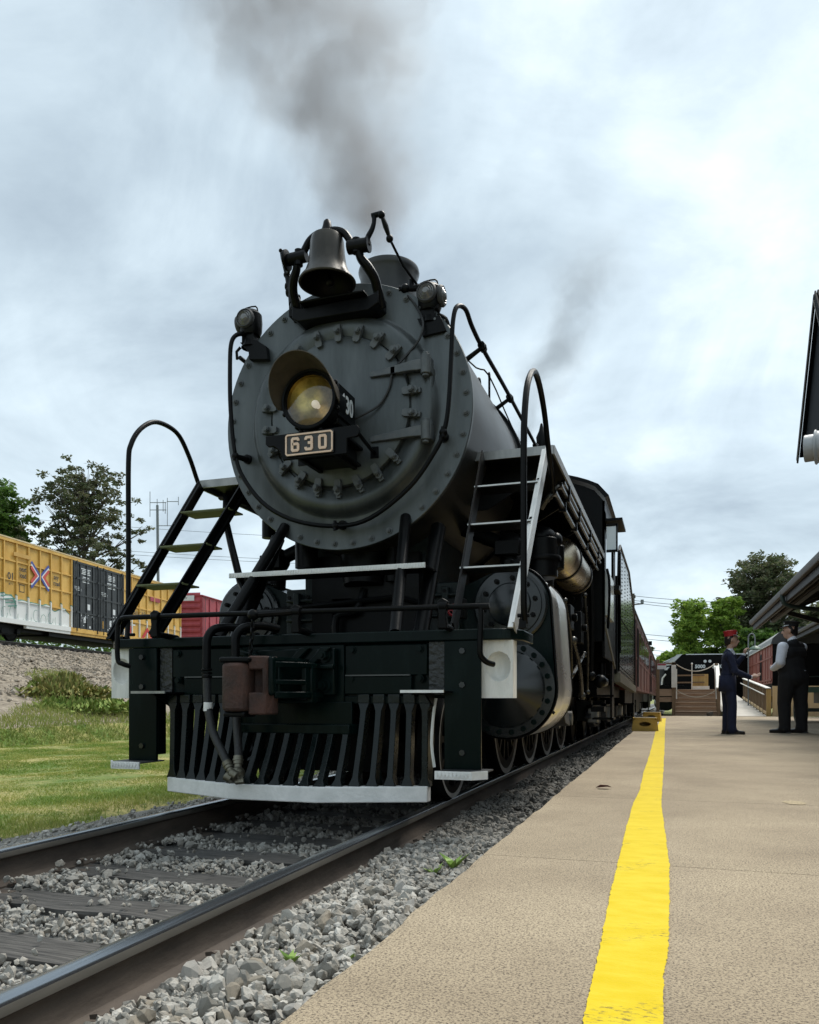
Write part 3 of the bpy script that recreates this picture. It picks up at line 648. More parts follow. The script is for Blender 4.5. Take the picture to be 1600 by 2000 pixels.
V, F = scatter_rocks(np.stack([x, y, ground_z(x, y) + .005], 1), np.clip(rng.lognormal(math.log(.06), .4, len(x)), .025, .18), rock_bases(6, 1, 21), 5)
tag(link('bank_stones', npmesh('bank_stones', V, F, M['bankstone'])), kind='stuff')
# ------------------------------------------------------------------ the steam locomotive (one thing; every piece a part)
L0 = thing('steam_locomotive', 'big black steam locomotive numbered 630 facing the camera with grey smokebox', 'steam locomotive', (0, 0, 0))
BZ = 2.79                                            # boiler centre height
def part(name, mb, m, parent=L0, **k): return mb.build(name, m, parent, **k)

M['blackc'] = mat('rough_casting_black', (.006, .008, .009), .32, 0, (.012, .015, .015), 30, bump=1, bsc=34)
M['dustledge'] = mat('dusty_ledge', (.055, .06, .06), .6, 0, (.09, .095, .09), 20)
# boiler and smokebox
part('smokebox', MB().lathe([(.945, .815), (.955, .83), (.955, 2.75), (.965, 2.76)], (0, 0, BZ), (0, 1, 0), 96, cap0=True), M['boiler'])
b = MB().lathe([(.965, 2.76), (.985, 2.77), (.985, 6.2)], (0, 0, BZ), (0, 1, 0), 72)
for yb in (2.76, 3.7, 4.8): b.lathe([(.985, yb), (.997, yb + .005), (.997, yb + .075), (.985, yb + .08)], (0, 0, BZ), (0, 1, 0), 72)
part('boiler_shell', b, M['black'])
front = part('smokebox_front', MB().lathe([(.955, .84), (.975, .835), (.977, .80), (.972, .792), (.752, .792), (.742, .788), (.728, .772), (.715, .745), (.695, .722), (.665, .710), (.635, .709), (.60, .716), (.562, .728), (.556, .745), (.53, .75)], (0, 0, BZ), (0, 1, 0), 96), M['graph'])
# pad that carries the hinges
pd = MB().prism([(.52, 2.50), (.66, 2.50), (.705, 2.54), (.705, 3.05), (.66, 3.09), (.52, 3.09)], 'y', .722, .82)
part('hinge_pad', pd, M['graph'], front, bevel=.045, seg=5)
bm_ = MB(); bm_.cyl((0, .793, 0), (0, .786, 0), .025, n=14); bm_.hexn((0, .786, 0), (0, -1, 0), .018, .014); bm_.cyl((0, .772, 0), (0, .762, 0), .009, n=8)
bolt_m = bm_.mesh('bolt', M['graph2'])
for k in range(40):
    a = 2 * pi * (k + .5) / 40
    if 70 < math.degrees(a) < 110: continue
    link('bolt', bolt_m, front, Matrix.Translation((.93 * cos(a), 0, BZ + .93 * sin(a))) @ Matrix.Rotation(k * .7, 4, 'Y'))
DZ = 2.80
door = part('smokebox_door', MB().lathe([(.548, .745), (.546, .716), (.537, .703), (.51, .694), (.42, .684), (.30, .674), (.15, .666), (0, .664)], (0, 0, DZ), (0, 1, 0), 72), M['graph'])
dg = MB()
dg.prism([(-.072, -.018), (-.055, -.026), (.03, -.024), (.046, 0), (.03, .024), (-.055, .026), (-.072, .018)], 'y', .672, .704)
dg.prism([(.012, -.019), (.058, -.017), (.058, .017), (.012, .019)], 'y', .69, .745)
dg.cyl((0, .745, 0), (0, .635, 0), .0155, n=10); dg.cyl((0, .672, 0), (0, .665, 0), .026, n=12); dg.hexn((0, .665, 0), (0, -1, 0), .024, .022)
clamp_m = dg.mesh('door_clamp', M['graph2'])
for k in range(22):
    a = 90 + k * 360 / 22; aa = (a + 180) % 360 - 180
    if abs(aa - 27) < 5 or abs(aa + 23.5) < 5: continue
    a = R(a); rr = .57
    link('door_clamp', clamp_m, door, Matrix.Translation((rr * cos(a), 0, DZ + rr * sin(a))) @ Matrix.Rotation(-a + random.uniform(-.18, .18), 4, 'Y'))
for zc in (3.035, 2.575):
    h = MB(); zz = 0
    h.prism([(.255, zc - .03), (.262, zc - .038), (.56, zc - .028), (.60, zc - .03), (.68, zc - .03), (.68, zc + .045), (.60, zc + .045), (.30, zc + .006), (.262, zc + .004), (.255, zc - .004)], 'y', .655, .69)
    h.cyl((.668, .672, zc - .06), (.668, .672, zc + .075), .034, n=16); h.cyl((.668, .672, zc + .075), (.668, .672, zc + .09), .024, n=12); h.cyl((.668, .672, zc - .078), (.668, .672, zc - .06), .024, n=12)
    h.bx(.63, .705, .675, .75, zc - .05, zc + .062)
    part('door_hinge', h, M['graph2'], door, bevel=.005)

# headlight
hl = part('headlight', MB().lathe([(.188, .205), (.198, .20), (.200, .215), (.195, .25), (.19, .255), (.188, .40)], (0, 0, 2.71), (0, 1, 0), 40)
          .lathe([(.188, .205), (.172, .203), (.170, .215)], (0, 0, 2.71), (0, 1, 0), 40), M['black'])
part('lamp_case', MB().bx(-.165, .165, .315, .585, 2.565, 2.845).bx(-.12, .12, .585, .69, 2.58, 2.80).cyl((-.1, .45, 2.845), (-.1, .45, 2.885), .05).bx(.05, .14, .36, .5, 2.845, 2.87), M['black'], hl, bevel=.012)
part('reflector', MB().lathe([(.17, .225), (.165, .25), (.14, .268), (.10, .29), (.05, .305), (.03, .309), (.0, .31)], (0, 0, 2.71), (0, 1, 0), 40), M['reflector'], hl)
part('lens', MB().lathe([(.172, .209), (.12, .197), (.06, .190), (0, .188)], (0, 0, 2.71), (0, 1, 0), 40), M['glass'], hl)
part('bulb', MB().ball((.022, .262, 2.695), .026, 14, 10, sc=(1, 1.3, 1)).cyl((.022, .28, 2.695), (.022, .308, 2.695), .016), M['bulb'], hl)
vz = MB(); nA = 40
for sgn, off in ((1, 0), (1, -.005)):
    for k in range(nA + 1):
        t = R(-12) + (R(204)) * k / nA; ln = .225 * max(0, sin((k / nA) * pi)) ** .55 + .005
        for e in range(7):
            y_ = .255 - (ln + .05) * e / 6; q = .202 + off + .03 * (e / 6)
            vz.v.append((cos(t) * q, y_, 2.71 + sin(t) * q))
st = (nA + 1) * 7
for k in range(nA):
    for e in range(6):
        a = k * 7 + e; vz.f += [(a, a + 1, a + 8, a + 7), (st + a, st + a + 7, st + a + 8, st + a + 1)]; vz.m += [0, 0]
    a = k * 7; vz.f += [(a + 6, st + a + 6, st + a + 13, a + 13), (a, a + 7, st + a + 7, st + a)]; vz.m += [0, 0]
M['visor'] = mat('visor_brown', (.055, .045, .033), .6, .2, (.085, .07, .05), 10)
part('visor', vz, M['visor'], hl)
kn = MB()
for t in (-70, -20, 30, 150, 200, 250): kn.ball((cos(R(t)) * .208, .235, 2.71 + sin(R(t)) * .208), .016, 8, 6)
kn.cyl((-.07, .24, 2.515), (-.07, .24, 2.45), .016); part('rim_clips', kn, M['black'], hl)
for sx in (1, -1):
    nb = part('number_board', MB().bx(sx * .165, sx * .177, .30, .585, 2.615, 2.835), M['black'], hl, bevel=.006)
    text('board_number', '630', .165, M['signwhite'], nb, frame((sx * .178, .442, 2.725), (0, sx, 0), (sx, 0, 0)), .0015, sx=.82, bold=.004)
br = part('headlight_bracket', MB().prism([(-.335, 2.505), (-.335, 2.45), (-.315, 2.43), (-.27, 2.43), (-.225, 2.395), (-.205, 2.33), (.265, 2.33), (.265, 2.43), (.335, 2.435), (.352, 2.455), (.352, 2.49), (.335, 2.512), (.20, 2.512), (-.20, 2.505)], 'y', .225, .245)
          .bx(-.2, .2, .24, .69, 2.492, 2.512).prism([(.245, 2.36), (.69, 2.36), (.69, 2.5), (.245, 2.5)], 'x', .12, .15).prism([(.245, 2.36), (.69, 2.36), (.69, 2.5), (.245, 2.5)], 'x', -.15, -.12)
          .bx(-.17, .18, .42, .72, 2.38, 2.40), M['black'], bevel=.004)
for sx in (-1, 1):
    part('bracket_strut', MB().tube([(sx * .325, .25, 2.47), (sx * .33, .28, 2.468), (sx * .285, .62, 2.47), (sx * .285, .695, 2.47)], .013).bx(sx * .285 - .03, sx * .285 + .03, .68, .70, 2.43, 2.51), M['black'], br)
npl = part('number_plate', MB().bx(-.175, .175, .208, .222, 2.345, 2.492), M['dkgrey'], bevel=.004)
f_ = lambda a, b_, d: (a, .208 - d, b_)
bo = [( -.158, 2.352), (.158, 2.352), (.168, 2.362), (.168, 2.475), (.158, 2.485), (-.158, 2.485), (-.168, 2.475), (-.168, 2.362)]
part('plate_border', MB().ribbon(bo, .011, .006, f_, True), M['cream'], npl, sharp=0)
def numeral(ch, x0, z0, w, h):
    q = lambda pts: [(x0 + w * a, z0 + h * c) for a, c in pts]
    s_ = MB(); t = .0175
    if ch == '0': s_.ribbon(q([(.12, 0), (.88, 0), (1, .09), (1, .91), (.88, 1), (.12, 1), (0, .91), (0, .09)]), t, .007, f_, True)
    if ch == '6': s_.ribbon(q([(1, .80), (1, .91), (.88, 1), (.12, 1), (0, .91), (0, .09), (.12, 0), (.88, 0), (1, .09), (1, .46), (.88, .55), (.05, .55)]), t, .007, f_)
    if ch == '3':
        s_.ribbon(q([(0, .80), (0, .91), (.12, 1), (.88, 1), (1, .91), (1, .60), (.86, .53), (.36, .53)]), t, .007, f_); s_.ribbon(q([(.86, .53), (1, .45), (1, .09), (.88, 0), (.12, 0), (0, .09), (0, .20)]), t, .0068, f_)
    return s_
for ch, x0 in (('6', -.122), ('3', -.022), ('0', .078)): part('numeral', numeral(ch, x0, 2.379, .044, .079), M['cream'], npl, sharp=0)

# handrail in front of the smokebox, carrying on along the right side of the boiler
lp = [(-.80, .74, 3.50), (-.84, .69, 3.47), (-.862, .66, 3.40), (-.873, .66, 3.25), (-.868, .66, 2.9), (-.828, .66, 2.55), (-.742, .66, 2.35), (-.565, .66, 2.15), (-.315, .66, 2.02), (0, .66, 1.962), (.26, .66, 2.0), (.555, .66, 2.195), (.735, .66, 2.42), (.805, .66, 2.56), (.838, .66, 2.75), (.858, .66, 3.1), (.868, .66, 3.30), (.885, .70, 3.42), (.915, .82, 3.455), (.92, 1.0, 3.41), (.925, 1.35, 3.385), (.94, 2.2, 3.375), (.94, 3.9, 3.37)]
hr = part('front_handrail', MB().tube(lp, .0165, 10, smooth=5), M['black'])
for p in ((-.828, 2.545), (-.005, 1.962), (.80, 2.55)):
    part('handrail_post', MB().cyl((p[0] * .965, .795, BZ + (p[1] - BZ) * .965), (p[0], .66, p[1]), .024, .018).cyl((p[0] * .96, .795, BZ + (p[1] - BZ) * .96), (p[0] * .963, .775, BZ + (p[1] - BZ) * .963), .036).ball((p[0], .66, p[1]), .03, 12, 8).cyl((p[0], .645, p[1] + .035), (p[0], .645, p[1] - .035), .012), M['black'], hr)
for yy in (1.28, 2.35, 3.75):
    part('handrail_post', MB().cyl((.80, yy, 3.30), (.93, yy, 3.38), .02, .016).ball((.93, yy, 3.382), .033, 12, 8).cyl((.93, yy - .045, 3.382), (.93, yy + .045, 3.382), .028), M['black'], hr)
part('left_handrail', MB().tube([(-.93, .9, 3.40), (-.93, 5.2, 3.39)], .0165, 8), M['black'])
part('power_cable', MB().tube([(.15, .62, 2.70), (.24, .63, 2.735), (.335, .66, 2.80), (.40, .67, 2.91), (.43, .67, 3.03), (.50, .70, 3.12), (.60, .72, 3.235), (.632, .73, 3.34), (.60, .76, 3.45), (.54, .78, 3.55), (.50, .78, 3.60)], .0085, 8, smooth=5), M['rubber'])
part('cable_clip', MB().bx(.415, .445, .655, .69, 3.0, 3.05), M['black'])

# bell and its cradle
bl = part('bell', MB().lathe([(.0, .19), (.085, .19), (.108, .175), (.118, .14), (.124, .06), (.135, -.02), (.158, -.085), (.192, -.125), (.203, -.142), (.200, -.15), (.185, -.15), (.15, -.09), (.118, -.02), (.10, .12), (0, .15)], (0, .5, 3.775), (0, 0, 1), 44), M['bell'])
part('bell_interior', MB().lathe([(.184, -.1495), (.148, -.092), (.116, -.02), (.098, .118), (0, .148)], (0, .5, 3.775), (0, 0, 1), 44), M['black'], bl)  # black lining: the shade inside the bell is put into its colour
part('clapper', MB().tube([(0, .5, 3.9), (.02, .5, 3.65)], .012).ball((.022, .5, 3.635), .032), M['black'], bl)
yo = MB().tube([(-.20, .5, 3.85), (-.17, .5, 3.90), (-.13, .5, 3.955), (-.06, .5, 3.988), (.06, .5, 3.988), (.13, .5, 3.955), (.17, .5, 3.90), (.20, .5, 3.85)], .026, 10, smooth=4)
yo.lathe([(.052, -.03), (.045, 0), (.032, .04), (.026, .07), (.012, .085), (0, .088)], (0, .5, 3.99), (0, 0, 1), 16)
yo.cyl((-.30, .5, 3.845), (-.16, .5, 3.85), .042).cyl((.16, .5, 3.85), (.30, .5, 3.845), .046).lathe([(.05, 0), (.07, .012), (.07, .03), (.05, .035)], (-.335, .5, 3.845), (1, 0, 0), 20, cap0=True, cap1=True)
yo.cyl((.30, .5, 3.845), (.315, .5, 3.845), .052).cyl((.22, .5, 3.80), (.22, .5, 3.90), .03).cyl((-.22, .5, 3.79), (-.22, .5, 3.9), .03)
part('bell_yoke', yo, M['black'], bl)
cr_ = MB()
for sx in (-1, 1):
    cr_.tube([(sx * .235, .5, 3.84), (sx * .245, .515, 3.775), (sx * .285, .545, 3.72), (sx * .315, .60, 3.665), (sx * .32, .66, 3.60), (sx * .335, .72, 3.50)], [.028, .03, .034, .034, .034, .03], 10, smooth=4)
cr_.prism([(-.335, 3.49), (-.29, 3.46), (.26, 3.46), (.335, 3.50), (.335, 3.59), (.30, 3.57), (.26, 3.56), (-.26, 3.55), (-.30, 3.56), (-.335, 3.58)], 'y', .62, .80)
cr_.bx(-.25, .25, .56, .80, 3.56, 3.575)
part('bell_cradle', cr_, M['black'], bl, bevel=.006)
lv = MB().tube([(.30, .5, 3.845), (.305, .5, 3.89), (.335, .5, 3.94), (.35, .5, 3.985), (.352, .5, 4.03)], [.024, .02, .018, .016, .017], 8, smooth=4).cyl((.335, .5, 4.035), (.405, .5, 4.04), .018).ball((.405, .5, 4.03), .026)
lv.tube([(.405, .5, 4.03), (.425, .53, 3.965), (.44, .56, 3.905)], [.012, .02, .012], 8).ball((.442, .563, 3.895), .026).tube([(.442, .563, 3.895), (.50, .68, 3.76), (.58, .88, 3.66)], .0095, 6)
part('bell_lever', lv, M['black'], bl)
part('bell_ringer', MB().tube([(-.37, .74, 3.66), (-.385, .74, 3.72), (-.41, .74, 3.80), (-.44, .74, 3.90), (-.475, .74, 4.02), (-.488, .74, 4.07)], [.05, .04, .03, .018, .014, .008], 10).cyl((-.43, .74, 3.885), (-.34, .6, 3.87), .014).ball((-.437, .74, 3.885), .026).ball((-.489, .74, 4.075), .015)
     .cyl((-.40, .74, 3.71), (-.34, .74, 3.69), .03).cyl((-.43, .74, 3.755), (-.37, .74, 3.74), .034).bx(-.41, -.33, .72, .80, 3.56, 3.66).ball((-.345, .70, 3.62), .04).cyl((-.44, .74, 3.80), (-.37, .74, 3.78), .028), M['black'])
part('valve_fitting', MB().ball((.475, .80, 3.66), .035).cyl((.43, .80, 3.665), (.56, .82, 3.66), .022).cyl((.52, .81, 3.66), (.52, .81, 3.72), .02).hexn((.56, .82, 3.66), (1, 0, 0), .03, .03), M['black'])

# smokestack
part('smokestack', MB().lathe([(.40, -.05), (.33, .02), (.275, .09), (.25, .17), (.243, .30), (.243, .56), (.256, .59), (.262, .615), (.256, .64), (.23, .645), (.22, .60), (.2, .3), (.19, -.2)], (-.01, 1.80, 3.745), (0, 0, 1), 48), M['boiler'])
part('stack_rivets', (lambda q: [q.ball((-.01 + .262 * cos(a), 1.8 + .262 * sin(a), 3.86), .010, 6, 4) for a in [2 * pi * k / 20 for k in range(20)]] and q)(MB()), M['boiler'])

# marker lamps on brackets
def marker(cx, cy, cz, sx, bpoly):
    p = part('marker_lamp', MB().lathe([(.0, -.105), (.072, -.10), (.084, -.07), (.088, 0), (.084, .06), (.06, .088), (.03, .10), (0, .102)], (cx, cy, cz), (0, 0, 1), 20)
             .bx(cx - .05, cx + .05, cy - .05, cy + .05, cz - .16, cz - .09), M['black'])
    def lens(d):
        d = Vector(d); c = Vector((cx, cy, cz)) + d * .07
        q = MB().lathe([(.07, 0), (.075, .02), (.066, .036), (.060, .036)], c, d, 22); part('lens_ring', q, M['dkgrey'], p)
        part('lens', MB().lathe([(.062, .028), (.05, .040), (.046, .034), (.036, .046), (.031, .040), (.018, .052), (0, .055)], c, d, 22), M['lensgrey'], p)
    lens((0, -1, 0)); lens((sx, 0, 0))
    q = MB().prism(bpoly, 'y', cy - .055, cy + .09); q.lathe([(.075, 0), (.06, .03), (.055, .05)], (cx, cy, cz - .19), (0, 0, 1), 14)
    q.tube([(cx + sx * .09, cy, cz - .17), (cx + sx * .125, cy, cz - .20), (cx + sx * .12, cy, cz - .26)], .012, 6)
    q.tube([(cx + sx * .03, cy - .07, cz - .10), (cx + sx * .06, cy - .085, cz - .125), (cx + sx * .085, cy - .07, cz - .095)], .006, 6)
    part('lamp_bracket', q, M['black'], p, bevel=.006)
    part('lamp_handle', MB().tube([(cx - .06, cy, cz + .07), (cx - .07, cy, cz + .115), (cx + .04, cy, cz + .125), (cx + .06, cy, cz + .07)], .006, 6, smooth=3), M['black'], p)
marker(-.775, .80, 3.60, -1, [(-.84, 3.44), (-.70, 3.44), (-.615, 3.38), (-.60, 3.28), (-.76, 3.30), (-.765, 3.36)])
marker(.655, .82, 3.575, 1, [(.575, 3.415), (.745, 3.415), (.79, 3.30), (.615, 3.285), (.62, 3.34)])
part('marker_conduit', MB().tube([(.72, .80, 3.44), (.78, .80, 3.40), (.80, .82, 3.33)], .012, 6, smooth=3), M['black'])

# running boards
def runboard(sx):
    rb = part('running_board', MB().bx(min(sx * .86, sx * 1.475), max(sx * .86, sx * 1.475), 1.17, 5.63, 2.525, 2.545), M['black'])
    part('front_lip', MB().bx(min(sx * .80, sx * 1.48), max(sx * .80, sx * 1.48), 1.155, 1.17, 2.485, 2.548), M['steel'], rb)
    part('side_lip', MB().bx(sx * 1.482 - .007, sx * 1.482 + .007, 1.17, 5.63, 2.485, 2.55), M['steel'], rb)
    for yy in (1.5, 2.6, 3.7, 4.8): part('board_bracket', MB().prism([(.7, 2.525), (1.42, 2.525), (1.42, 2.48), (.92, 2.2), (.8, 2.2)], 'y', yy - .012, yy + .012, mx=Matrix.Diagonal((sx, 1, 1, 1))), M['black'], rb)
    # ladder from the deck to the running board
    ld = part('ladder', MB().beam((sx * .975, 1.12, 2.50), (sx * 1.06, -.02, 1.13), .012, .11, (0, -1, .8)), M['black'] )
    part('stile', MB().beam((sx * .96, 1.145, 2.51), (sx * 1.045, .0, 1.13), .03, .012, (0, -1, .8)), M['dkgrey'] if sx > 0 else M['black'], ld)
    part('stile', MB().beam((sx * 1.44, 1.14, 2.50), (sx * 1.42, -.0, 1.13), .012, .10, (0, -1, .8)).beam((sx * 1.425, 1.09, 2.50), (sx * 1.405, -.05, 1.13), .03, .010, (0, -1, .8)), M['stile'] if sx > 0 else M['black'], ld)
    for zt, yt in ((2.205, .90), (1.88, .625), (1.547, .345)):
        k = (zt - 1.13) / 1.37; xa = 1.045 - .085 * k; xb = 1.41 + .015 * k
        tr = part('tread', MB().bx(min(sx * xa, sx * xb), max(sx * xa, sx * xb), yt - .07, yt + .13, zt - .012, zt), M['treadgreen' if sx < 0 else 'black'], ld)
        part('tread_nosing', MB().bx(min(sx * xa, sx * xb), max(sx * xa, sx * xb), yt - .078, yt - .07, zt - .006, zt + .004), M['stile'] if sx > 0 else M['treadgreen'], tr)
        if sx > 0: part('tread_lug', MB().prism([(yt - .06, zt - .012), (yt + .1, zt - .012), (yt + .0, zt - .09)], 'x', sx * xa - .006, sx * xa + .006), M['black'], tr)
    bt = MB()
    for zt, yt in ((2.19, .905), (1.865, .63), (1.53, .35)):
        k = (zt - 1.13) / 1.37
        for e in (-.02, .03): bt.cyl((sx * (1.41 + .015 * k) , yt + e * .6 - .055, zt + e), (sx * (1.41 + .015 * k), yt + e * .6 - .07, zt + e), .014, n=10)
    part('stile_bolts', bt, M['black'], ld)
    # hoop handrail
    H = [(1.50, -.10, 1.15), (1.5, -.14, 1.24), (1.5, -.145, 1.6), (1.5, -.145, 2.1), (1.5, -.12, 2.32), (1.5, -.02, 2.54), (1.5, .18, 2.69), (1.5, .38, 2.70), (1.5, .60, 2.60), (1.5, .80, 2.40), (1.49, 1.02, 2.28 if sx > 0 else 2.50), (1.48, 1.14, 2.20 if sx > 0 else 2.42)] if sx > 0 else \
        [(1.46, .22, 1.15), (1.5, .285, 1.32), (1.5, .29, 1.9), (1.5, .29, 2.45), (1.5, .32, 2.60), (1.5, .42, 2.74), (1.5, .58, 2.85), (1.5, .76, 2.88), (1.5, .92, 2.85), (1.5, 1.06, 2.72), (1.5, 1.16, 2.58), (1.49, 1.22, 2.47)]
    hp = part('hoop_handrail', MB().tube([(sx * p[0], p[1], p[2]) for p in H], .0185, 10, smooth=5), M['black'])
    part('hoop_foot', MB().bx(sx * 1.49 - .02, sx * 1.49 + .02, H[0][1] - .03, H[0][1] + .05, 1.12, 1.17).cyl((sx * 1.46, H[1][1] + .02, 1.19), (sx * 1.53, H[1][1] + .02, 1.19), .012), M['black'], hp)
    return rb
M['treadgreen'] = mat('pale_tread', (.10, .115, .05), .6, 0, (.15, .17, .08), 6)
runboard(1); runboard(-1)
part('left_air_pipe', MB().tube([(-1.32, 1.25, 2.42), (-1.25, 1.22, 2.40), (-1.12, 1.0, 2.16), (-.95, .8, 1.92), (-.72, .55, 1.58), (-.64, .48, 1.50)], .028, 8).tube([(-1.30, 1.28, 2.42), (-1.05, 1.75, 2.40), (-.9, 2.0, 2.3)], .03, 8).cyl((-1.0, 1.5, 2.25), (-1.0, 1.5, 2.1), .06), M['black'])
# step across the front below the smokebox, and braces down to the deck
wk = part('front_walkway', MB().bx(-.735, .735, .435, .72, 1.60, 1.612), M['black'])
nz = MB().bx(-.74, .74, .425, .435, 1.588, 1.622)
for k in range(74): nz.bx(-.735 + k * .02, -.725 + k * .02, .421, .425, 1.594, 1.618)
part('walkway_nosing', nz, M['white'], wk)
for sx in (-1, 1):
    part('front_brace', MB().tube([(sx * .48, .80, 2.02), (sx * .64, .12, 1.13)], .040, 12), M['black'])
    part('front_brace', MB().tube([(sx * .66, 1.02, 1.98), (sx * .70, .45, 1.13)], .055, 14), M['black'])
sd_ = MB().bx(-.74, .74, 1.32, 2.40, .62, 1.62).bx(-.55, .55, 1.28, 2.4, 1.5, 2.0)
for x in (-.62, -.36, -.12, .14, .40, .64): sd_.bx(x - .025, x + .025, 1.25, 1.33, 1.1, 1.58)
for z in (1.2, 1.36, 1.52): sd_.bx(-.72, .72, 1.27, 1.33, z - .012, z + .012)
sd_.bx(-.28, -.10, 1.2, 1.32, 1.36, 1.52).bx(.30, .46, 1.22, 1.32, 1.2, 1.46).bx(.05, .2, 1.22, 1.32, 1.32, 1.44)
part('cylinder_saddle', sd_, M['saddle'], bevel=.008)
part('steam_pipe', MB().tube([(-.95, 1.15, 1.42), (.3, 1.15, 1.50), (.62, 1.18, 1.40), (.64, 1.2, 1.13)], .022, 8), M['black'])
part('steam_pipe', MB().tube([(-.2, 1.12, 1.13), (-.2, 1.12, 1.36), (-.05, 1.14, 1.40), (.0, 1.2, 1.58)], .03, 10, smooth=3), M['black'])
svd = MB(); 
for k in range(9): svd.hexn((-.68 + k * .165, 1.262, 1.545), (0, -1, 0), .018, .015)
for k in range(5): svd.hexn((.40, 1.25, 1.14 + k * .09), (0, -1, 0), .017, .015)
part('saddle_bolts', svd, M['black'])
part('smoke_pipe', MB().cyl((0, 1.2, 1.6), (0, 1.25, 1.95), .16, .22).cyl((-.45, 1.1, 1.75), (-.45, 1.1, 1.98), .09).cyl((.25, 1.15, 1.62), (.25, 1.15, 1.95), .05), M['black'])
part('red_valve_wheel', MB().lathe([(.035, -.008), (.045, 0), (.035, .008), (.028, 0), (.035, -.008)], (.86, .70, 1.33), (0, 1, 0), 18).beam((.825, .70, 1.33), (.895, .70, 1.33), .008, .008).beam((.86, .70, 1.295), (.86, .70, 1.365), .008, .008, (1, 0, 0)).cyl((.86, .70, 1.33), (.86, .85, 1.33), .012), M['red'])
part('valve_box', MB().bx(.80, .92, .74, .86, 1.28, 1.42), M['black'], bevel=.006)

# front deck, buffer beam, plates
dp = [(-1.45, .40), (-1.45, .08), (-1.40, .0), (-1.33, -.055), (1.33, -.055), (1.40, -.02), (1.455, .10), (1.455, .45)]
dk = part('front_deck', MB().prism(dp, 'z', 1.062, 1.128).bx(-.74, .74, .38, 1.35, 1.06, 1.1), M['blackg'], bevel=.007)
part('buffer_beam', MB().bx(-1.225, 1.225, .0, .30, .72, 1.062), M['blackg'], bevel=.01)
def beam_end(sx):
    mb = MB(); x0, x1 = sorted((sx * 1.212, sx * 1.412)); nxg, nzg = 40, 64; cx, cz, rr = sx * 1.326, .908, .071
    for j in range(nzg + 1):
        for i in range(nxg + 1):
            x = x0 + (x1 - x0) * i / nxg; z = .722 + .34 * j / nzg; d = math.hypot(x - cx, (z - cz) * .83) / rr
            y = -.004 + (.080 * sqrt(max(0, 1 - d * d)) if d < 1 else 0) + .0012 * float(fbm(np.float64(x * 3), np.float64(z), 12, 3))
            mb.v.append((x, y, z))
    m_ = nxg + 1
    for j in range(nzg):
        for i in range(nxg): mb.f.append((j * m_ + i, j * m_ + i + 1, (j + 1) * m_ + i + 1, (j + 1) * m_ + i)); mb.m.append(0)
    q = len(mb.v); mb.v += [(a, b_, c_) for b_ in (-.002, .11) for a, c_ in ((x0, .722), (x1, .722), (x1, 1.061), (x0, 1.061))]
    mb.f += [(q + i, q + (i + 1) % 4, q + 4 + (i + 1) % 4, q + 4 + i) for i in range(4)] + [(q + 4, q + 5, q + 6, q + 7)]; mb.m += [0] * 5
    o = part('beam_end', mb, M['wwood'], sharp=50); o['label'] = 'white painted wooden beam end with round pocket'
beam_end(1); beam_end(-1)
for sx in (-1, 1):                                    # step hangers
    hg = part('step_hanger', MB().bx(min(sx * 1.008, sx * 1.232), max(sx * 1.008, sx * 1.232), -.052, -.03, .30, 1.06).bx(sx * 1.02 - .011, sx * 1.02 + .011, -.03, .06, .34, .72), M['blackg'], bevel=.004)
    for z in (1.0, .80, .40): part('hanger_bolt', MB().hexn((sx * 1.12, -.052, z), (0, -1, 0), .02, .016), M['headblk'], hg)
    xo = .985 if sx > 0 else .985
    st_ = part('step_tread', MB().prism([(sx * 1.01, -.232), (sx * 1.215, -.232), (sx * 1.285, -.15), (sx * 1.285, .04), (sx * 1.01, .04)], 'z', .292, .300), M['dkgrey'], hg)
    el = MB().prism([(sx * 1.005, -.242), (sx * 1.222, -.242), (sx * 1.296, -.155), (sx * 1.286, -.147), (sx * 1.216, -.230), (sx * 1.005, -.230)], 'z', .258, .305)
    for k in range(9):
        xa = 1.015 + k * .022; el.beam((sx * xa, -.244, .266), (sx * (xa + .011), -.244, .297), .004, .007, (0, -1, 0)); el.beam((sx * (xa + .011), -.244, .297), (sx * (xa + .022), -.244, .266), .004, .007, (0, -1, 0))
    part('step_edge', el, M['white'], st_)
    ms = part('toe_step', MB().bx(min(sx * .80, sx * 1.06), max(sx * .80, sx * 1.06), -.24, -.0, .752, .762).prism([(-.2, .752), (0, .752), (0, .66)], 'x', sx * .93 - .006, sx * .93 + .006), M['black'])
    part('toe_step_edge', MB().bx(min(sx * .80, sx * 1.06), max(sx * .80, sx * 1.06), -.252, -.24, .752, .768), M['white'] if sx > 0 else M['steel'], ms)
    part('casting_strip', MB().bx(min(sx * .905, sx * 1.0), max(sx * .905, sx * 1.0), -.022, .0, .74, 1.06), M['blackc'])
    fp = part('face_plate', MB().bx(min(sx * .36, sx * .895), max(sx * .36, sx * .895), -.028, .0, .86, 1.05), M['blackg'], bevel=.006)
    part('lower_plate', MB().bx(min(sx * .36, sx * .80), max(sx * .36, sx * .80), -.04, .0, .745, .858), M['blackg'], bevel=.006)
    part('plate_ledge', MB().bx(min(sx * .37, sx * .79), max(sx * .37, sx * .79), -.05, -.028, .858, .866), M['dustledge'])
    for z in (1.02, .84):
        for x in (.41, .85): part('plate_bolt', MB().cyl((sx * x, -.028, z), (sx * x, -.036, z), .026).hexn((sx * x, -.034, z), (0, -1, 0), .02, .018), M['blackg'], fp)
rv = MB()
part('centre_plate', MB().bx(-.36, .36, -.045, .0, .60, 1.055), M['blackg'], bevel=.006)

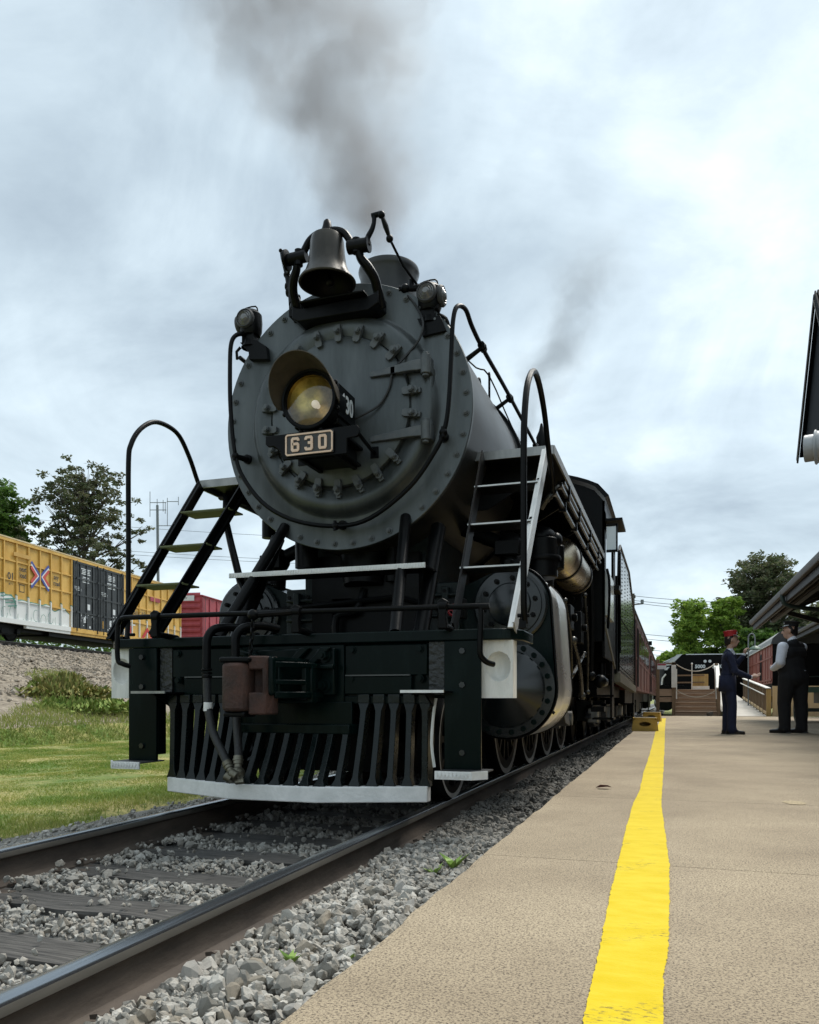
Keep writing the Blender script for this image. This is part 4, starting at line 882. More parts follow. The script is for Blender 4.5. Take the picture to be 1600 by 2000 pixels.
# draft gear casting and coupler
cg = MB().bx(-.30, .32, -.10, -.045, .74, 1.03)
cg.prism([(-.30, 1.03), (-.05, .96), (-.05, .92), (-.30, .99)], 'y', -.20, -.09).prism([(.0, .93), (.07, .93), (.17, 1.035), (.10, 1.035)], 'y', -.14, -.09).prism([(.13, .925), (.20, .925), (.31, 1.035), (.24, 1.035)], 'y', -.14, -.09)
cg.bx(-.02, .33, -.145, -.09, .90, .93).bx(.20, .235, -.24, -.09, .70, .93).bx(-.1, .235, -.24, -.10, .69, .72)
part('draft_casting', cg, M['blackg'], bevel=.01)
for x, z in ((.255, .985), (.255, .80), (-.25, .985)): part('casting_bolt', MB().cyl((x, -.10, z), (x, -.115, z), .045).hexn((x, -.115, z), (0, -1, 0), .033, .04).cyl((x, -.155, z), (x, -.17, z), .017), M['blackg'])
cp = part('coupler', MB().prism([(.16, -.05), (.10, -.42), (.115, -.50), (.06, -.50), (.035, -.43), (-.05, -.40), (-.10, -.28), (-.09, -.05)], 'z', .735, .965), M['blackg'], bevel=.02, seg=3)
gd = MB().prism([(-.02, -.555), (.075, -.52), (.095, -.46), (.095, -.40), (.06, -.36), (-.02, -.42)], 'z', .885, .965).prism([(-.02, -.555), (.075, -.52), (.095, -.46), (.095, -.40), (.06, -.36), (-.02, -.42)], 'z', .625, .755)
gd.prism([(.055, -.528), (.075, -.52), (.095, -.46), (.095, -.40), (.06, -.36), (.055, -.44)], 'z', .74, .90).prism([(-.03, -.47), (.03, -.44), (.03, -.40), (-.03, -.42)], 'z', .74, .90)
part('coupler_guard', gd, M['rust'], cp, bevel=.018, seg=3)
kp = [(-.185, -.46), (-.190, -.545), (-.165, -.595), (-.11, -.61), (-.055, -.60), (-.02, -.57), (-.015, -.50), (-.03, -.44), (-.12, -.42)]
part('knuckle', MB().prism(kp, 'z', .645, .925), M['rust'], cp, bevel=.02, seg=3)
part('knuckle_lug', MB().prism([(-.185, -.60), (-.0, -.58), (.0, -.44), (-.185, -.44)], 'z', .927, .958), M['black'], cp, bevel=.01)
part('knuckle_lug', MB().prism([(-.17, -.58), (-.03, -.58), (-.03, -.44), (-.17, -.44)], 'z', .612, .643), M['black'], cp, bevel=.01)
part('guard_arm', MB().prism([(.07, -.44), (.105, -.46), (.225, -.30), (.25, -.10), (.215, -.10), (.19, -.28)], 'z', .72, .76).prism([(.07, -.44), (.105, -.46), (.225, -.30), (.25, -.10), (.215, -.10), (.19, -.28)], 'z', .90, .935).prism([(.07, -.44), (.105, -.46), (.225, -.30), (.19, -.28)], 'z', .80, .83).bx(.19, .225, -.30, -.1, .72, .93).bx(.085, .12, -.44, -.38, .72, .93), M['blackg'], cp, bevel=.006)

# uncoupling rod across the front with posts, and chain
ur = part('uncoupling_rod', MB().tube([(-1.135, -.16, .935), (-1.165, -.20, .95), (-1.195, -.21, .985), (-1.195, -.21, 1.18), (-1.185, -.21, 1.225), (-1.15, -.21, 1.25), (-1.0, -.205, 1.254), (0, -.205, 1.250), (1.22, -.205, 1.242), (1.262, -.205, 1.23), (1.268, -.205, 1.19), (1.262, -.205, 1.0), (1.268, -.195, .955), (1.295, -.17, .925), (1.32, -.12, .915)], .0165, 10, smooth=4), M['black'])
for x in (-.90, .115, 1.045):
    part('rod_post', MB().prism([(x - .028, 1.12), (x + .03, 1.12), (x + .022, 1.20), (x + .035, 1.275), (x + .0, 1.295), (x - .03, 1.275), (x - .02, 1.20)], 'y', -.23, -.19).cyl((x, -.19, 1.14), (x, .03, 1.13), .02).cyl((x - .02, -.21, 1.25), (x + .03, -.21, 1.25), .03), M['black'], ur, bevel=.005)
part('lift_arm', MB().tube([(.10, -.21, 1.25), (.04, -.25, 1.24), (-.10, -.33, 1.225)], .02, 8).ball((-.11, -.335, 1.225), .035), M['black'], ur)
for k in range(8):
    z = 1.19 - k * .034; ln = MB(); pts = [(-.11 + (.011 * cos(t) if k % 2 else 0), -.34 - .005 * k + (.011 * cos(t) if k % 2 == 0 else 0), z + .022 * sin(t)) for t in [2 * pi * i / 10 for i in range(10)]]
    part('chain_link', ln.tube(pts, .0055, 5, closed=True), M['black'], ur)

# air hoses
def hose(path1, path2, bandz):
    o = part('air_hose', MB().tube(path2, .026, 12, smooth=6), M['rubber'])
    part('angle_pipe', MB().tube(path1, .027, 12, smooth=5), M['black'], o)
    p = Vector(path2[0])
    part('hose_clamp', (lambda q: [q.lathe([(.027, -.008), (.034, -.004), (.034, .004), (.027, .008)], p + Vector((0, 0, .02 - k * .022)), (0, 0, 1), 14) for k in range(3)] and q)(MB()), M['black'], o)
    e = Vector(path2[-1]); d = (e - Vector(path2[-2])).normalized()
    part('hose_coupling', MB().cyl(e - d * .03, e + d * .02, .03).cyl(e + d * .02, e + d * .05, .024).lathe([(.034, 0), (.034, .01), (.03, .012)], e - d * .01, d, 14), M['brass'], o)
    part('gladhand', MB().ball(e + d * .075, .042, 12, 8, sc=(1, 1.2, 1)).cyl(e + d * .07 + Vector((-.02, -.045, 0)), e + d * .07 + Vector((.02, -.045, -.02)), .03).tube([e + d * .06, e + d * .12 + Vector((.02, -.02, 0)), e + d * .15 + Vector((.04, .0, .03))], .016, 8), M['brass'], o)
    return o
h1 = hose([(-.30, -.03, 1.165), (-.38, -.12, 1.175), (-.445, -.22, 1.16), (-.47, -.27, 1.10), (-.47, -.28, 1.0), (-.468, -.285, .90)], [(-.466, -.285, .88), (-.463, -.285, .76), (-.45, -.29, .64), (-.40, -.31, .50), (-.31, -.34, .37), (-.265, -.36, .31)], .8)
part('hose_tag', MB().lathe([(.0265, -.028), (.0285, -.026), (.0285, .026), (.0265, .028)], (-.455, -.288, .668), (.05, 0, 1), 12), M['white'], h1)
h2 = hose([(-.10, -.03, 1.165), (-.17, -.12, 1.18), (-.24, -.22, 1.16), (-.268, -.27, 1.10), (-.265, -.28, 1.0), (-.262, -.285, .82)], [(-.26, -.285, .80), (-.255, -.29, .66), (-.235, -.31, .52), (-.215, -.33, .40), (-.205, -.35, .34)], .8)

# pilot (cow catcher)
plan_x = [-.90, -.28, .28, .90]; plan_y = [-.05, -.29, -.29, -.05]
fy = lambda x: float(np.interp(x, plan_x, plan_y))
pl_ = MB(); xs_ = [-.91, -.29, .29, .91]; ys2 = [fy(x) for x in (-.9, -.28, .28, .9)]
poly = [(x, y_ - .02) for x, y_ in zip(xs_, ys2)] + [(x, y_ + .05) for x, y_ in reversed(list(zip(xs_, ys2)))]
plt = part('pilot_foot', pl_.prism(poly, 'z', .10, .195), M['white'], bevel=.006)
part('pilot_header', MB().bx(-.90, .90, -.03, .05, .685, .735).prism([(-.40, -.11), (.42, -.11), (.46, -.02), (-.44, -.02)], 'z', .50, .56).bx(-.40, .42, -.06, -.03, .50, .70), M['blackg'], bevel=.006)
for k in range(19):
    x = -.885 + 1.77 * k / 18; mid = abs(x) < .42
    zt = .56 if (mid and x > -.32) else .70; yt = -.075 if mid else -.035; yb = fy(x) + .01
    mb = MB(); n = 9; V2 = []
    for j in range(n + 1):
        t = j / n; z = zt + (.19 - zt) * t; yc = yt + (yb - yt) * (t ** 1.25)
        e = max(0, 1 - t / .13) ; e2 = max(0, (t - .88) / .12); hw = .019 + .021 * e ** 1.3 + .022 * e2 ** 1.2; dp_ = .085
        V2.append([(x - hw, yc - .012, z), (x + hw, yc - .012, z), (x + hw * .6, yc + dp_, z), (x - hw * .6, yc + dp_, z)])
    mb.v = [p for q in V2 for p in q]
    for j in range(n):
        for i in range(4): mb.f.append((j * 4 + i, j * 4 + (i + 1) % 4, j * 4 + 4 + (i + 1) % 4, j * 4 + 4 + i)); mb.m.append(0)
    mb.f += [(0, 3, 2, 1), (n * 4, n * 4 + 1, n * 4 + 2, n * 4 + 3)]; mb.m += [0, 0]
    if not mid or x < -.3: mb.bx(x - .038, x + .038, -.052, -.012, .69, .745)
    part('pilot_bar', mb, M['bar'], bevel=.004)
part('pilot_stay', MB().beam((-.6, -.08, .15), (-.2, .9, .55), .05, .05).beam((.6, -.08, .15), (.2, .9, .55), .05, .05).bx(-.88, .88, .0, .03, .12, .17), M['blackg'])
for sx in (-1, 1): part('pilot_side', MB().prism([(-.04, .2), (.05, .2), (.12, .72), (-.04, .72)], 'x', sx * .885, sx * .905), M['blackg'])
part('white_pipe', MB().tube([(.945, -.01, .72), (.935, -.03, .62), (.93, -.05, .45), (.95, -.06, .31)], .010, 6, smooth=3), M['wwood'])

# cylinders with valve chests
for sx in (1, -1):
    X = Matrix.Diagonal((sx, 1, 1, 1)); cx, cz, vxx, vz_ = 1.09, .795, 1.125, 1.433
    prof = hull2([(round(a, 4), round(c_, 4)) for a, c_ in circ(cx, cz, .385, 40) + circ(vxx, vz_, .305, 40)] + [(.72, .5), (.72, 1.6)])
    inner = hull2([(round(a, 4), round(c_, 4)) for a, c_ in circ(cx, cz, .372, 40) + circ(vxx, vz_, .292, 40)] + [(.72, .52), (.72, 1.58)])
    cy = part('cylinder_block', MB().prism(inner, 'y', 1.40, 2.38, mx=X), M['blackg'])
    pf = [p for p in prof if p[0] > .80]
    pf.sort(key=lambda p: atan2(p[1] - 1.1, p[0] - .9))
    jk = MB(); n = len(pf)
    for yy in (1.425, 2.34):
        jk.v += [(sx * p[0], yy, p[1]) for p in pf]
    for i in range(n - 1): jk.f.append((i, i + 1, n + i + 1, n + i)); jk.m.append(0)
    jo = part('cylinder_jacket', jk, M['silver'], cy, sharp=60); so = jo.modifiers.new('thick', 'SOLIDIFY'); so.thickness = .006
    for yy in (1.42, 2.335): part('jacket_trim', MB().tube([(sx * p[0], yy, p[1]) for p in pf], .008, 6), M['black'], cy)
    fl = part('cylinder_head', MB().lathe([(.372, 0), (.372, -.03), (.30, -.035), (.285, -.05), (.0, -.12)], (sx * cx, 1.40, cz), (0, 1, 0), 48), M['headblk'], cy)
    hbm = MB().cyl((0, -.03, 0), (0, -.055, 0), .021, n=8).mesh('head_bolt', M['blackg'])
    for k in range(22):
        a = 2 * pi * k / 22; link('head_bolt', hbm, fl, Matrix.Translation((sx * cx + .333 * cos(a), 1.40, cz + .333 * sin(a))))
    vh = part('valve_head', MB().lathe([(.285, 0), (.285, -.03), (.27, -.04), (.245, -.04), (.24, -.06), (.165, -.065), (.158, -.085), (.15, -.09), (0, -.092)], (sx * vxx, 1.40, vz_), (0, 1, 0), 44), M['headblk'], cy)
    for k in range(10):
        a = 2 * pi * (k + .3) / 10; part('valve_bolt', MB().hexn((sx * vxx + .2 * cos(a), 1.34, vz_ + .2 * sin(a)), (0, -1, 0), .021, .028).cyl((sx * vxx + .2 * cos(a), 1.312, vz_ + .2 * sin(a)), (sx * vxx + .2 * cos(a), 1.30, vz_ + .2 * sin(a)), .011, n=8), M['black'], vh)
    part('jacket_bolts', (lambda q: [q.hexn((sx * p[0], 1.45, p[1]), (sx * (p[0] - .9), 0, p[1] - 1.1), .014, .02) for p in pf[2::7]] and q)(MB()), M['black'], cy)
    part('valve_stand', MB().cyl((sx * 1.08, 1.75, 1.70), (sx * 1.05, 1.75, 1.90), .10, .085).ball((sx * 1.05, 1.75, 1.95), .115, 14, 10).cyl((sx * 1.05, 1.75, 1.95), (sx * .6, 1.8, 2.15), .06).cyl((sx * 1.08, 1.5, 1.69), (sx * 1.08, 1.5, 1.80), .05).bx(sx * 1.05 - .1, sx * 1.05 + .1, 1.6, 1.68, 1.86, 1.98), M['black'], bevel=.008)

# wheels
def wheel(name, rad, spokes, tyre_w, sx, y):
    w = part(name, MB().lathe([(rad * .22, -.09), (rad * .22, .03), (rad * .12, .05), (0, .05)], (0, 0, 0), (1, 0, 0), 24).lathe([(rad * .90, -.06), (rad * .90, .0), (rad * .78, .0), (rad * .78, -.06), (rad * .90, -.06)], (0, 0, 0), (1, 0, 0), 48), M['wheel'])
    q = MB()
    for k in range(spokes):
        a = 2 * pi * k / spokes; q.beam((-.03, cos(a) * rad * .18, sin(a) * rad * .18), (-.03, cos(a) * rad * .82, sin(a) * rad * .82), .045, .05, (1, 0, 0))
    part('spokes', q, M['wheel'], w)
    part('tyre', MB().lathe([(rad * .90, -.10), (rad * .90, .0), (rad * .985, .004), (rad, -.006), (rad, -.10), (rad + .028, -.115), (rad + .028, -.14), (rad * .9, -.14), (rad * .9, -.1)], (0, 0, 0), (1, 0, 0), 56), M['wheel'], w)
    part('tyre_rim', MB().lathe([(rad * .905, .0015), (rad * .985, .006)], (0, 0, 0), (1, 0, 0), 56), M['rimwhite'], w)
    w.matrix_local = Matrix.Translation((sx * .80, y, rad + .002)) @ Matrix.Rotation(pi if sx < 0 else 0, 4, 'Z') @ Matrix.Rotation(random.uniform(0, 3), 4, 'X')
    return w
for sx in (1, -1):
    wheel('pilot_wheel', .40, 10, .1, sx, .93)
    for y in (2.85, 4.15, 5.42, 6.72): wheel('driving_wheel', .62, 14, .1, sx, y)
    rd = part('side_rod', MB().bx(sx * .90 - .02, sx * .90 + .02, 2.8, 6.8, .40, .50), M['steel'], bevel=.006)
    for y in (2.85, 4.15, 5.42, 6.72): part('rod_bearing', MB().cyl((sx * .86, y, .45), (sx * .96, y, .45), .10, n=18), M['steel'], rd)
    part('main_rod', MB().beam((sx * 1.02, 3.0, .72), (sx * 1.02, 5.42, .45), .035, .10), M['steel'])
    part('crosshead', MB().bx(sx * 1.05 - .06, sx * 1.05 + .06, 2.75, 3.15, .58, .96).cyl((sx * 1.09, 2.38, .795), (sx * 1.09, 2.8, .795), .045), M['dkgrey'], bevel=.01)
    part('guide_bars', MB().bx(sx * 1.08 - .05, sx * 1.08 + .05, 2.4, 4.0, .96, 1.02).bx(sx * 1.08 - .05, sx * 1.08 + .05, 2.4, 4.0, .54, .58).bx(sx * 1.08 - .03, sx * 1.08 + .03, 3.9, 4.0, .55, 1.35), M['dkgrey'])
part('truck_frame', MB().bx(-.55, .55, .45, 1.25, .22, .62), M['black'])
part('frame', MB().bx(-.55, .55, .35, 7.6, .42, 1.05).bx(-.45, .45, 1.2, 6.5, 1.05, 1.85).bx(-.9, .9, 5.3, 7.4, .9, 2.0), M['black'])
part('firebox', MB().lathe([(1.0, 5.2), (1.05, 5.25), (1.05, 6.6)], (0, 0, BZ - .03), (0, 1, 0), 48), M['black'])

# right-hand side gear under the running board
part('feed_pump', MB().ball((1.26, 2.02, 2.06), .12, 16, 10, sc=(1, 1, .8)).cyl((1.26, 2.02, 1.72), (1.26, 2.02, 2.05), .135, n=20).lathe([(.16, 0), (.165, .02), (.16, .04)], (1.26, 2.02, 1.86), (0, 0, 1), 20).ball((1.36, 2.06, 2.04), .07, 12, 8).bx(1.10, 1.28, 2.0, 2.3, 1.76, 1.98).cyl((1.38, 2.1, 1.80), (1.38, 2.1, 2.0), .06).cyl((1.2, 2.4, 1.7), (1.2, 2.4, 2.1), .11), M['black'], bevel=.01)
tk = part('air_tank', MB().lathe([(0, 0), (.12, .012), (.185, .05), (.198, .10), (.198, 1.55), (.185, 1.6), (.1, 1.65), (0, 1.66)], (1.22, 3.25, 2.14), (0, 1, 0), 40), M['gold'])
for yy in (3.55, 4.6): part('tank_strap', MB().lathe([(.2, 0), (.21, .005), (.21, .06), (.2, .065)], (1.22, yy, 2.14), (0, 1, 0), 40), M['black'], tk)
for k, (x, z, y0) in enumerate(((1.455, 2.40, 1.72), (1.425, 2.32, 1.62), (1.46, 2.455, 1.85))):
    pp = part('side_pipe', MB().tube([(x - .10, y0 - .02, z - .12), (x - .03, y0 - .05, z - .03), (x, y0 + .05, z), (x, y0 + .3, z), (x, 5.3, z - .02)], .02, 8, smooth=4), M['pipeblk'])
    for yy in (2.1, 2.9, 3.9, 4.9): part('pipe_clip', MB().bx(x - .03, x + .03, yy - .012, yy + .02, z - .035, z + .04), M['black'], pp)
rr_ = random.Random(5)
box_spec = [(1.16, 2.55, 1.02, .22, .26, .52), (1.18, 3.05, 1.10, .20, .20, .30), (1.2, 3.7, 1.45, .2, .3, .25), (1.22, 4.4, 1.35, .22, .3, .35), (1.15, 5.0, 1.55, .25, .35, .5), (1.2, 5.35, 1.15, .2, .25, .4)]
for x, y, z, a, c_, h in box_spec:
    part('gear_box', MB().bx(x - a / 2, x + a / 2, y, y + c_, z, z + h).cyl((x, y, z + h * .7), (x, y - .05, z + h * .7), .05).cyl((x + a / 2, y + c_ / 2, z + h / 2), (x + a / 2 + .05, y + c_ / 2, z + h / 2), .04), M['black'], bevel=.008)
for x, y0, z0, y1, z1, r0 in ((1.36, 2.5, 1.55, 2.75, .75, .016), (1.38, 2.6, 1.6, 3.1, .95, .014), (1.33, 3.0, 1.5, 2.85, .7, .018), (1.36, 3.4, 1.3, 4.2, .75, .022), (1.30, 2.9, .75, 5.0, 1.25, .02), (1.35, 4.6, 1.9, 4.9, .8, .016), (1.36, 5.1, 2.3, 5.2, 1.0, .03)):
    part('gear_rod', MB().tube([(x, y0, z0), (x + .02, (y0 + y1) / 2, (z0 + z1) / 2 + .03), (x, y1, z1)], r0, 8, smooth=3).ball((x, y0, z0), r0 * 2, 8, 6).ball((x, y1, z1), r0 * 2, 8, 6), M['black'] if rr_.random() < .6 else M['pipeblk'])
part('radius_link', MB().prism([(3.1, .75), (3.3, .78), (3.35, 1.1), (3.3, 1.5), (3.1, 1.55), (3.2, 1.1)], 'x', 1.16, 1.22), M['dkgrey'], bevel=.01)
part('injector', MB().cyl((1.40, 6.0, .95), (1.40, 6.6, .95), .07).ball((1.40, 6.0, .95), .09).cyl((1.4, 6.3, .95), (1.4, 6.3, 1.2), .05).bx(1.28, 1.45, 6.05, 6.35, .55, .62), M['black'])
part('mud_guard', MB().prism([(3.1, .62), (3.5, .60), (3.65, .44), (3.3, .48)], 'x', 1.02, 1.30), M['dkgrey'], bevel=.006)

# sand dome, steam dome, safety valve, generator behind the stack
part('sand_dome', MB().lathe([(.48, -.15), (.42, .02), (.38, .08), (.37, .30), (.33, .38), (.2, .43), (0, .45)], (0, 3.2, 3.72), (0, 0, 1), 36), M['boiler'])
part('steam_dome', MB().lathe([(.5, -.15), (.43, .02), (.40, .08), (.39, .28), (.33, .38), (.2, .43), (0, .45)], (0, 4.6, 3.72), (0, 0, 1), 36), M['boiler'])
part('turbo_generator', MB().cyl((.80, 4.55, 3.34), (.80, 4.95, 3.34), .13, n=20).cyl((.80, 4.45, 3.34), (.80, 4.56, 3.34), .16, n=20).bx(.68, .95, 4.5, 4.95, 3.12, 3.2).cyl((.80, 4.7, 3.45), (.80, 4.7, 3.62), .05).lathe([(.05, 0), (.06, .1), (.03, .17), (.012, .25), (0, .26)], (.92, 4.2, 3.52), (0, 0, 1), 12).cyl((.92, 4.2, 3.2), (.92, 4.2, 3.55), .045).cyl((.98, 4.32, 3.16), (.98, 4.32, 3.44), .05, .06), M['black'], bevel=.006)
part('whistle_cord', MB().tube([(.60, 1.8, 3.62), (.72, 1.95, 3.52), (.80, 2.1, 3.50), (.82, 3.0, 3.36), (.84, 4.1, 3.30)], .007, 5, smooth=3).tube([(.80, 2.1, 3.50), (.80, 2.1, 3.28)], .011, 6), M['black'])
part('cord_ring', MB().tube([(.80, 2.1 + .03 * cos(t), 3.50 + .03 * sin(t)) for t in [2 * pi * i / 12 for i in range(12)]], .006, 5, closed=True).tube([(.74, 1.98 + .04 * cos(t), 3.40 + .04 * sin(t)) for t in [R(-60) + R(300) * i / 12 for i in range(13)]], .009, 6), M['black'])
lb = part('builder_panel', MB().bx(.958, .975, 2.95, 3.35, 2.60, 2.86), M['dkgrey'])

# cab
cb_ = MB(); RR = 2.05; zt0 = 3.16
arc = [(x, 3.66 - (1 - sqrt(max(0, 1 - (x / 1.60) ** 2))) * .55) for x in np.linspace(-1.5, 1.5, 25)]
arc[0] = (-1.5, 3.24); arc[-1] = (1.5, 3.24)
cb = part('cab', MB().prism([(-1.48, 2.30)] + [(x * .99, z - .03) for x, z in arc] + [(1.48, 2.30)], 'y', 5.66, 5.70).bx(1.46, 1.49, 5.66, 7.6, 1.25, 2.32).bx(-1.49, -1.46, 5.66, 7.6, 1.25, 2.32).bx(-1.48, 1.48, 5.66, 5.70, 1.45, 2.30).bx(1.46, 1.49, 5.66, 5.86, 2.32, 3.1).bx(1.46, 1.49, 7.2, 7.6, 2.32, 3.1).bx(1.46, 1.49, 5.66, 7.6, 2.86, 3.22).bx(-1.49, -1.46, 5.66, 7.6, 2.32, 3.2), M['black'])
part('cab_roof', MB().prism([(x * 1.03, z + .03) for x, z in arc] + [(x, z) for x, z in reversed(arc)], 'y', 5.58, 7.75), M['black'], cb)
part('cab_window', MB().bx(.62, 1.30, 5.645, 5.66, 2.35, 2.95), M['winglass'], cb)
part('window_frame', MB().bx(.58, .62, 5.635, 5.66, 2.31, 2.99).bx(1.30, 1.34, 5.635, 5.66, 2.31, 2.99).bx(.62, 1.3, 5.635, 5.66, 2.31, 2.35).bx(.62, 1.3, 5.635, 5.66, 2.95, 2.99), M['black'], cb)
part('armrest', MB().bx(1.49, 1.60, 6.75, 7.3, 2.24, 2.30), M['black'], cb)
part('wind_wing', MB().bx(1.50, 1.62, 5.78, 5.79, 2.62, 2.92), M['paintrefl'], cb)
part('wing_frame', MB().bx(1.50, 1.63, 5.77, 5.80, 2.92, 2.95).bx(1.50, 1.63, 5.77, 5.80, 2.59, 2.62).bx(1.62, 1.64, 5.77, 5.80, 2.59, 2.95).bx(1.49, 1.70, 5.72, 6.5, 2.98, 3.01), M['black'], cb)
part('cab_side_panel', MB().bx(1.492, 1.53, 5.70, 6.7, 1.78, 2.34), M['paintrefl'], cb)  # pale because light reflected off the cab side is painted in
part('cab_handrail', MB().tube([(1.56, 7.55, 1.4), (1.56, 7.55, 2.9)], .016, 8), M['black'], cb)
part('cab_handrail', MB().tube([(1.53, 5.6, 1.6), (1.55, 5.58, 1.9), (1.55, 5.58, 2.2), (1.52, 5.62, 2.35)], .016, 8, smooth=3), M['black'], cb)
part('cab_steps', MB().bx(1.2, 1.5, 7.1, 7.5, .42, .45).bx(1.2, 1.5, 7.1, 7.5, .75, .78).bx(1.45, 1.48, 7.1, 7.5, .42, 1.25), M['black'], cb)
part('side_sill', MB().prism([(5.7, 1.62), (7.5, 1.16), (7.5, 1.22), (5.7, 1.70)], 'x', 1.44, 1.50), M['brass'], cb)
# ------------------------------------------------------------------ tender and coaches on the same track
T = thing('tender', 'black riveted coal tender coupled behind the steam locomotive cab', 'tender', (0, 7.84, 0))
def tp(name, mb, m, parent, **k): return mb.build(name, m, parent, **k)
M['tenderblk'] = mat('tender_gloss_black', (.02, .023, .022), .14, 0, (.035, .038, .036), 3, bump=.03, bsc=5, spec=1.0, rvar=.05)
side = [(0, 1.12), (5.6, 1.0), (5.6, 2.46), (3.1, 3.12), (.35, 3.12), (.12, 3.0), (0, 2.6)]
for sx in (1, -1): tp('tank_side', MB().prism(side, 'x', sx * 1.50, sx * 1.52), M['tenderblk'], T)
tp('tank_ends', MB().bx(-1.5, 1.5, 0, .03, 1.1, 2.6).bx(-1.5, 1.5, 5.55, 5.6, 1.05, 2.4).bx(-1.48, 1.48, .1, 5.55, 1.15, 2.3), M['black'], T)
tp('side_beading', MB().tube([(1.525, 0, 1.14), (1.525, 0, 2.6), (1.525, .12, 3.0), (1.525, .35, 3.12), (1.525, 3.1, 3.12), (1.525, 5.6, 2.46), (1.525, 5.6, 1.0)], .018, 6), M['black'], T)
co = MB(); nx_, ny_ = 14, 20
for j in range(ny_ + 1):
    for i in range(nx_ + 1):
        x = -1.4 + 2.8 * i / nx_; y_ = .3 + 4.4 * j / ny_; co.v.append((x, y_, 2.35 + .75 * sin(pi * i / nx_) * sin(pi * j / ny_) + .1 * float(fbm(np.float64(x), np.float64(y_), 3, 1))))
for j in range(ny_):
    for i in range(nx_): co.f.append((j * 15 + i, j * 15 + i + 1, (j + 1) * 15 + i + 1, (j + 1) * 15 + i)); co.m.append(0)
tp('coal_load', co, M['coal'], T, sharp=10)
rv = MB()
def riv(x, y_, z, sx): rv.add([(x, y_ - .011, z - .011), (x, y_ + .011, z - .011), (x, y_ + .011, z + .011), (x, y_ - .011, z + .011), (x + sx * .009, y_, z)], [(0, 1, 4), (1, 2, 4), (2, 3, 4), (3, 0, 4)])
for y_ in (.06, .12, .9, .96, 1.75, 1.81, 2.6, 2.66, 3.5, 3.56, 4.4, 4.46, 5.3, 5.5):
    zt = 3.05 if y_ < 3.1 else 3.05 - (y_ - 3.1) * .26
    if y_ < .3: zt = 2.6
    for z in np.arange(1.2, zt, .062): riv(1.52, y_, z, 1)
for z in (1.18, 1.24, 2.0): 
    for y_ in np.arange(.05, 5.5, .06): riv(1.52, y_, z - .02 * y_ if z < 1.5 else z, 1)
ro = tp('rivets', rv, M['black'], T, sharp=0); ro['kind'] = 'stuff'
tp('sill', MB().prism([(0, .98), (5.6, .86), (5.6, 1.0), (0, 1.12)], 'x', 1.44, 1.55), M['brass'], T)
tp('frame', MB().bx(-1.2, 1.2, 0, 5.6, .75, .98), M['black'], T)
def truck(y_, parent, rad=.42, m='dkgrey'):
    tk_ = tp('truck', MB().prism([(y_ - 1.1, .42), (y_ - .75, .62), (y_ + .75, .62), (y_ + 1.1, .42), (y_ + .8, .38), (y_ + .3, .25), (y_ - .3, .25), (y_ - .8, .38)], 'x', .98, 1.08).prism([(y_ - 1.1, .42), (y_ - .75, .62), (y_ + .75, .62), (y_ + 1.1, .42), (y_ + .8, .38), (y_ + .3, .25), (y_ - .3, .25), (y_ - .8, .38)], 'x', -1.08, -.98).bx(-1, 1, y_ - .15, y_ + .15, .35, .7).bx(.96, 1.12, y_ - .25, y_ + .25, .3, .55), M[m], parent, bevel=.01)
    for yy in (y_ - .85, y_ + .85):
        for sx in (-1, 1): tp('wheel', MB().lathe([(0, .02), (.1, .03), (.12, -.01), (rad * .8, -.02), (rad * .86, .0), (rad, -.005), (rad, -.1), (rad + .025, -.12), (rad + .02, -.14), (0, -.14)], (sx * .8, yy, rad), (sx, 0, 0), 36), M['wheel'], tk_)
        for sx in (-1, 1): tp('journal_box', MB().bx(sx * 1.1 - .08, sx * 1.1 + .08, yy - .12, yy + .12, .34, .58), M['steel'] if yy < y_ else M[m], tk_, bevel=.015)
    return tk_
truck(1.35, T); truck(4.2, T)

def coach(y0, length, label, group, light=False):
    c = thing('passenger_coach', label, 'passenger coach', (0, y0, 0), 0, group)
    m = M['maroon']
    tp('body', MB().bx(-1.52, 1.52, 0, length, .92, 2.62), m, c)
    tp('roof', MB().prism([(1.56, 2.60), (1.5, 2.78), (1.2, 2.98), (.6, 3.15), (0, 3.2), (-.6, 3.15), (-1.2, 2.98), (-1.5, 2.78), (-1.56, 2.60)], 'y', -.05, length + .05), M['dkgrey'], c)
    tp('side_belt', MB().bx(1.52, 1.535, 0, length, 1.62, 1.68).bx(1.52, 1.53, 0, length, .92, .98).bx(1.52, 1.53, 0, length, 2.5, 2.62), M['maroon'], c)
    n = int(length / 1.35)
    for k in range(n):
        y_ = .9 + k * (length - 1.4) / n
        w = tp('window', MB().bx(1.52, 1.532, y_, y_ + .8, 1.72, 2.42).bx(1.515, 1.524, y_ - .001, y_ + .1, 1.72, 2.42), M['maroon'], c)
        tp('pane', MB().bx(1.532, 1.536, y_ + .06, y_ + .74, 1.78, 2.36), M['winglass'], w)
        if k % 2 == 0: tp('panel_post', MB().bx(1.52, 1.54, y_ - .14, y_ - .10, .92, 2.6), M['maroon'], c)
    tp('grab_iron', MB().tube([(1.57, .2, 1.0), (1.57, .2, 2.3)], .015, 6).tube([(1.57, .5, 1.0), (1.57, .5, 2.3)], .015, 6), M['dkgrey'], c)
    tp('lamp', MB().bx(1.45, 1.62, length - .3, length - .1, 2.66, 2.8), M['black'], c)
    tp('underframe', MB().bx(-1.3, 1.3, .1, length - .1, .62, .92).bx(.9, 1.35, length * .4, length * .6, .35, .7), M['black'], c)
    tp('end_step', MB().bx(1.2, 1.5, .1, .5, .3, .33).bx(1.2, 1.5, .1, .5, .6, .63).bx(1.46, 1.49, .1, .5, .3, .92), M['black'], c)
    truck(2.1, c); truck(length - 2.1, c)
    return c
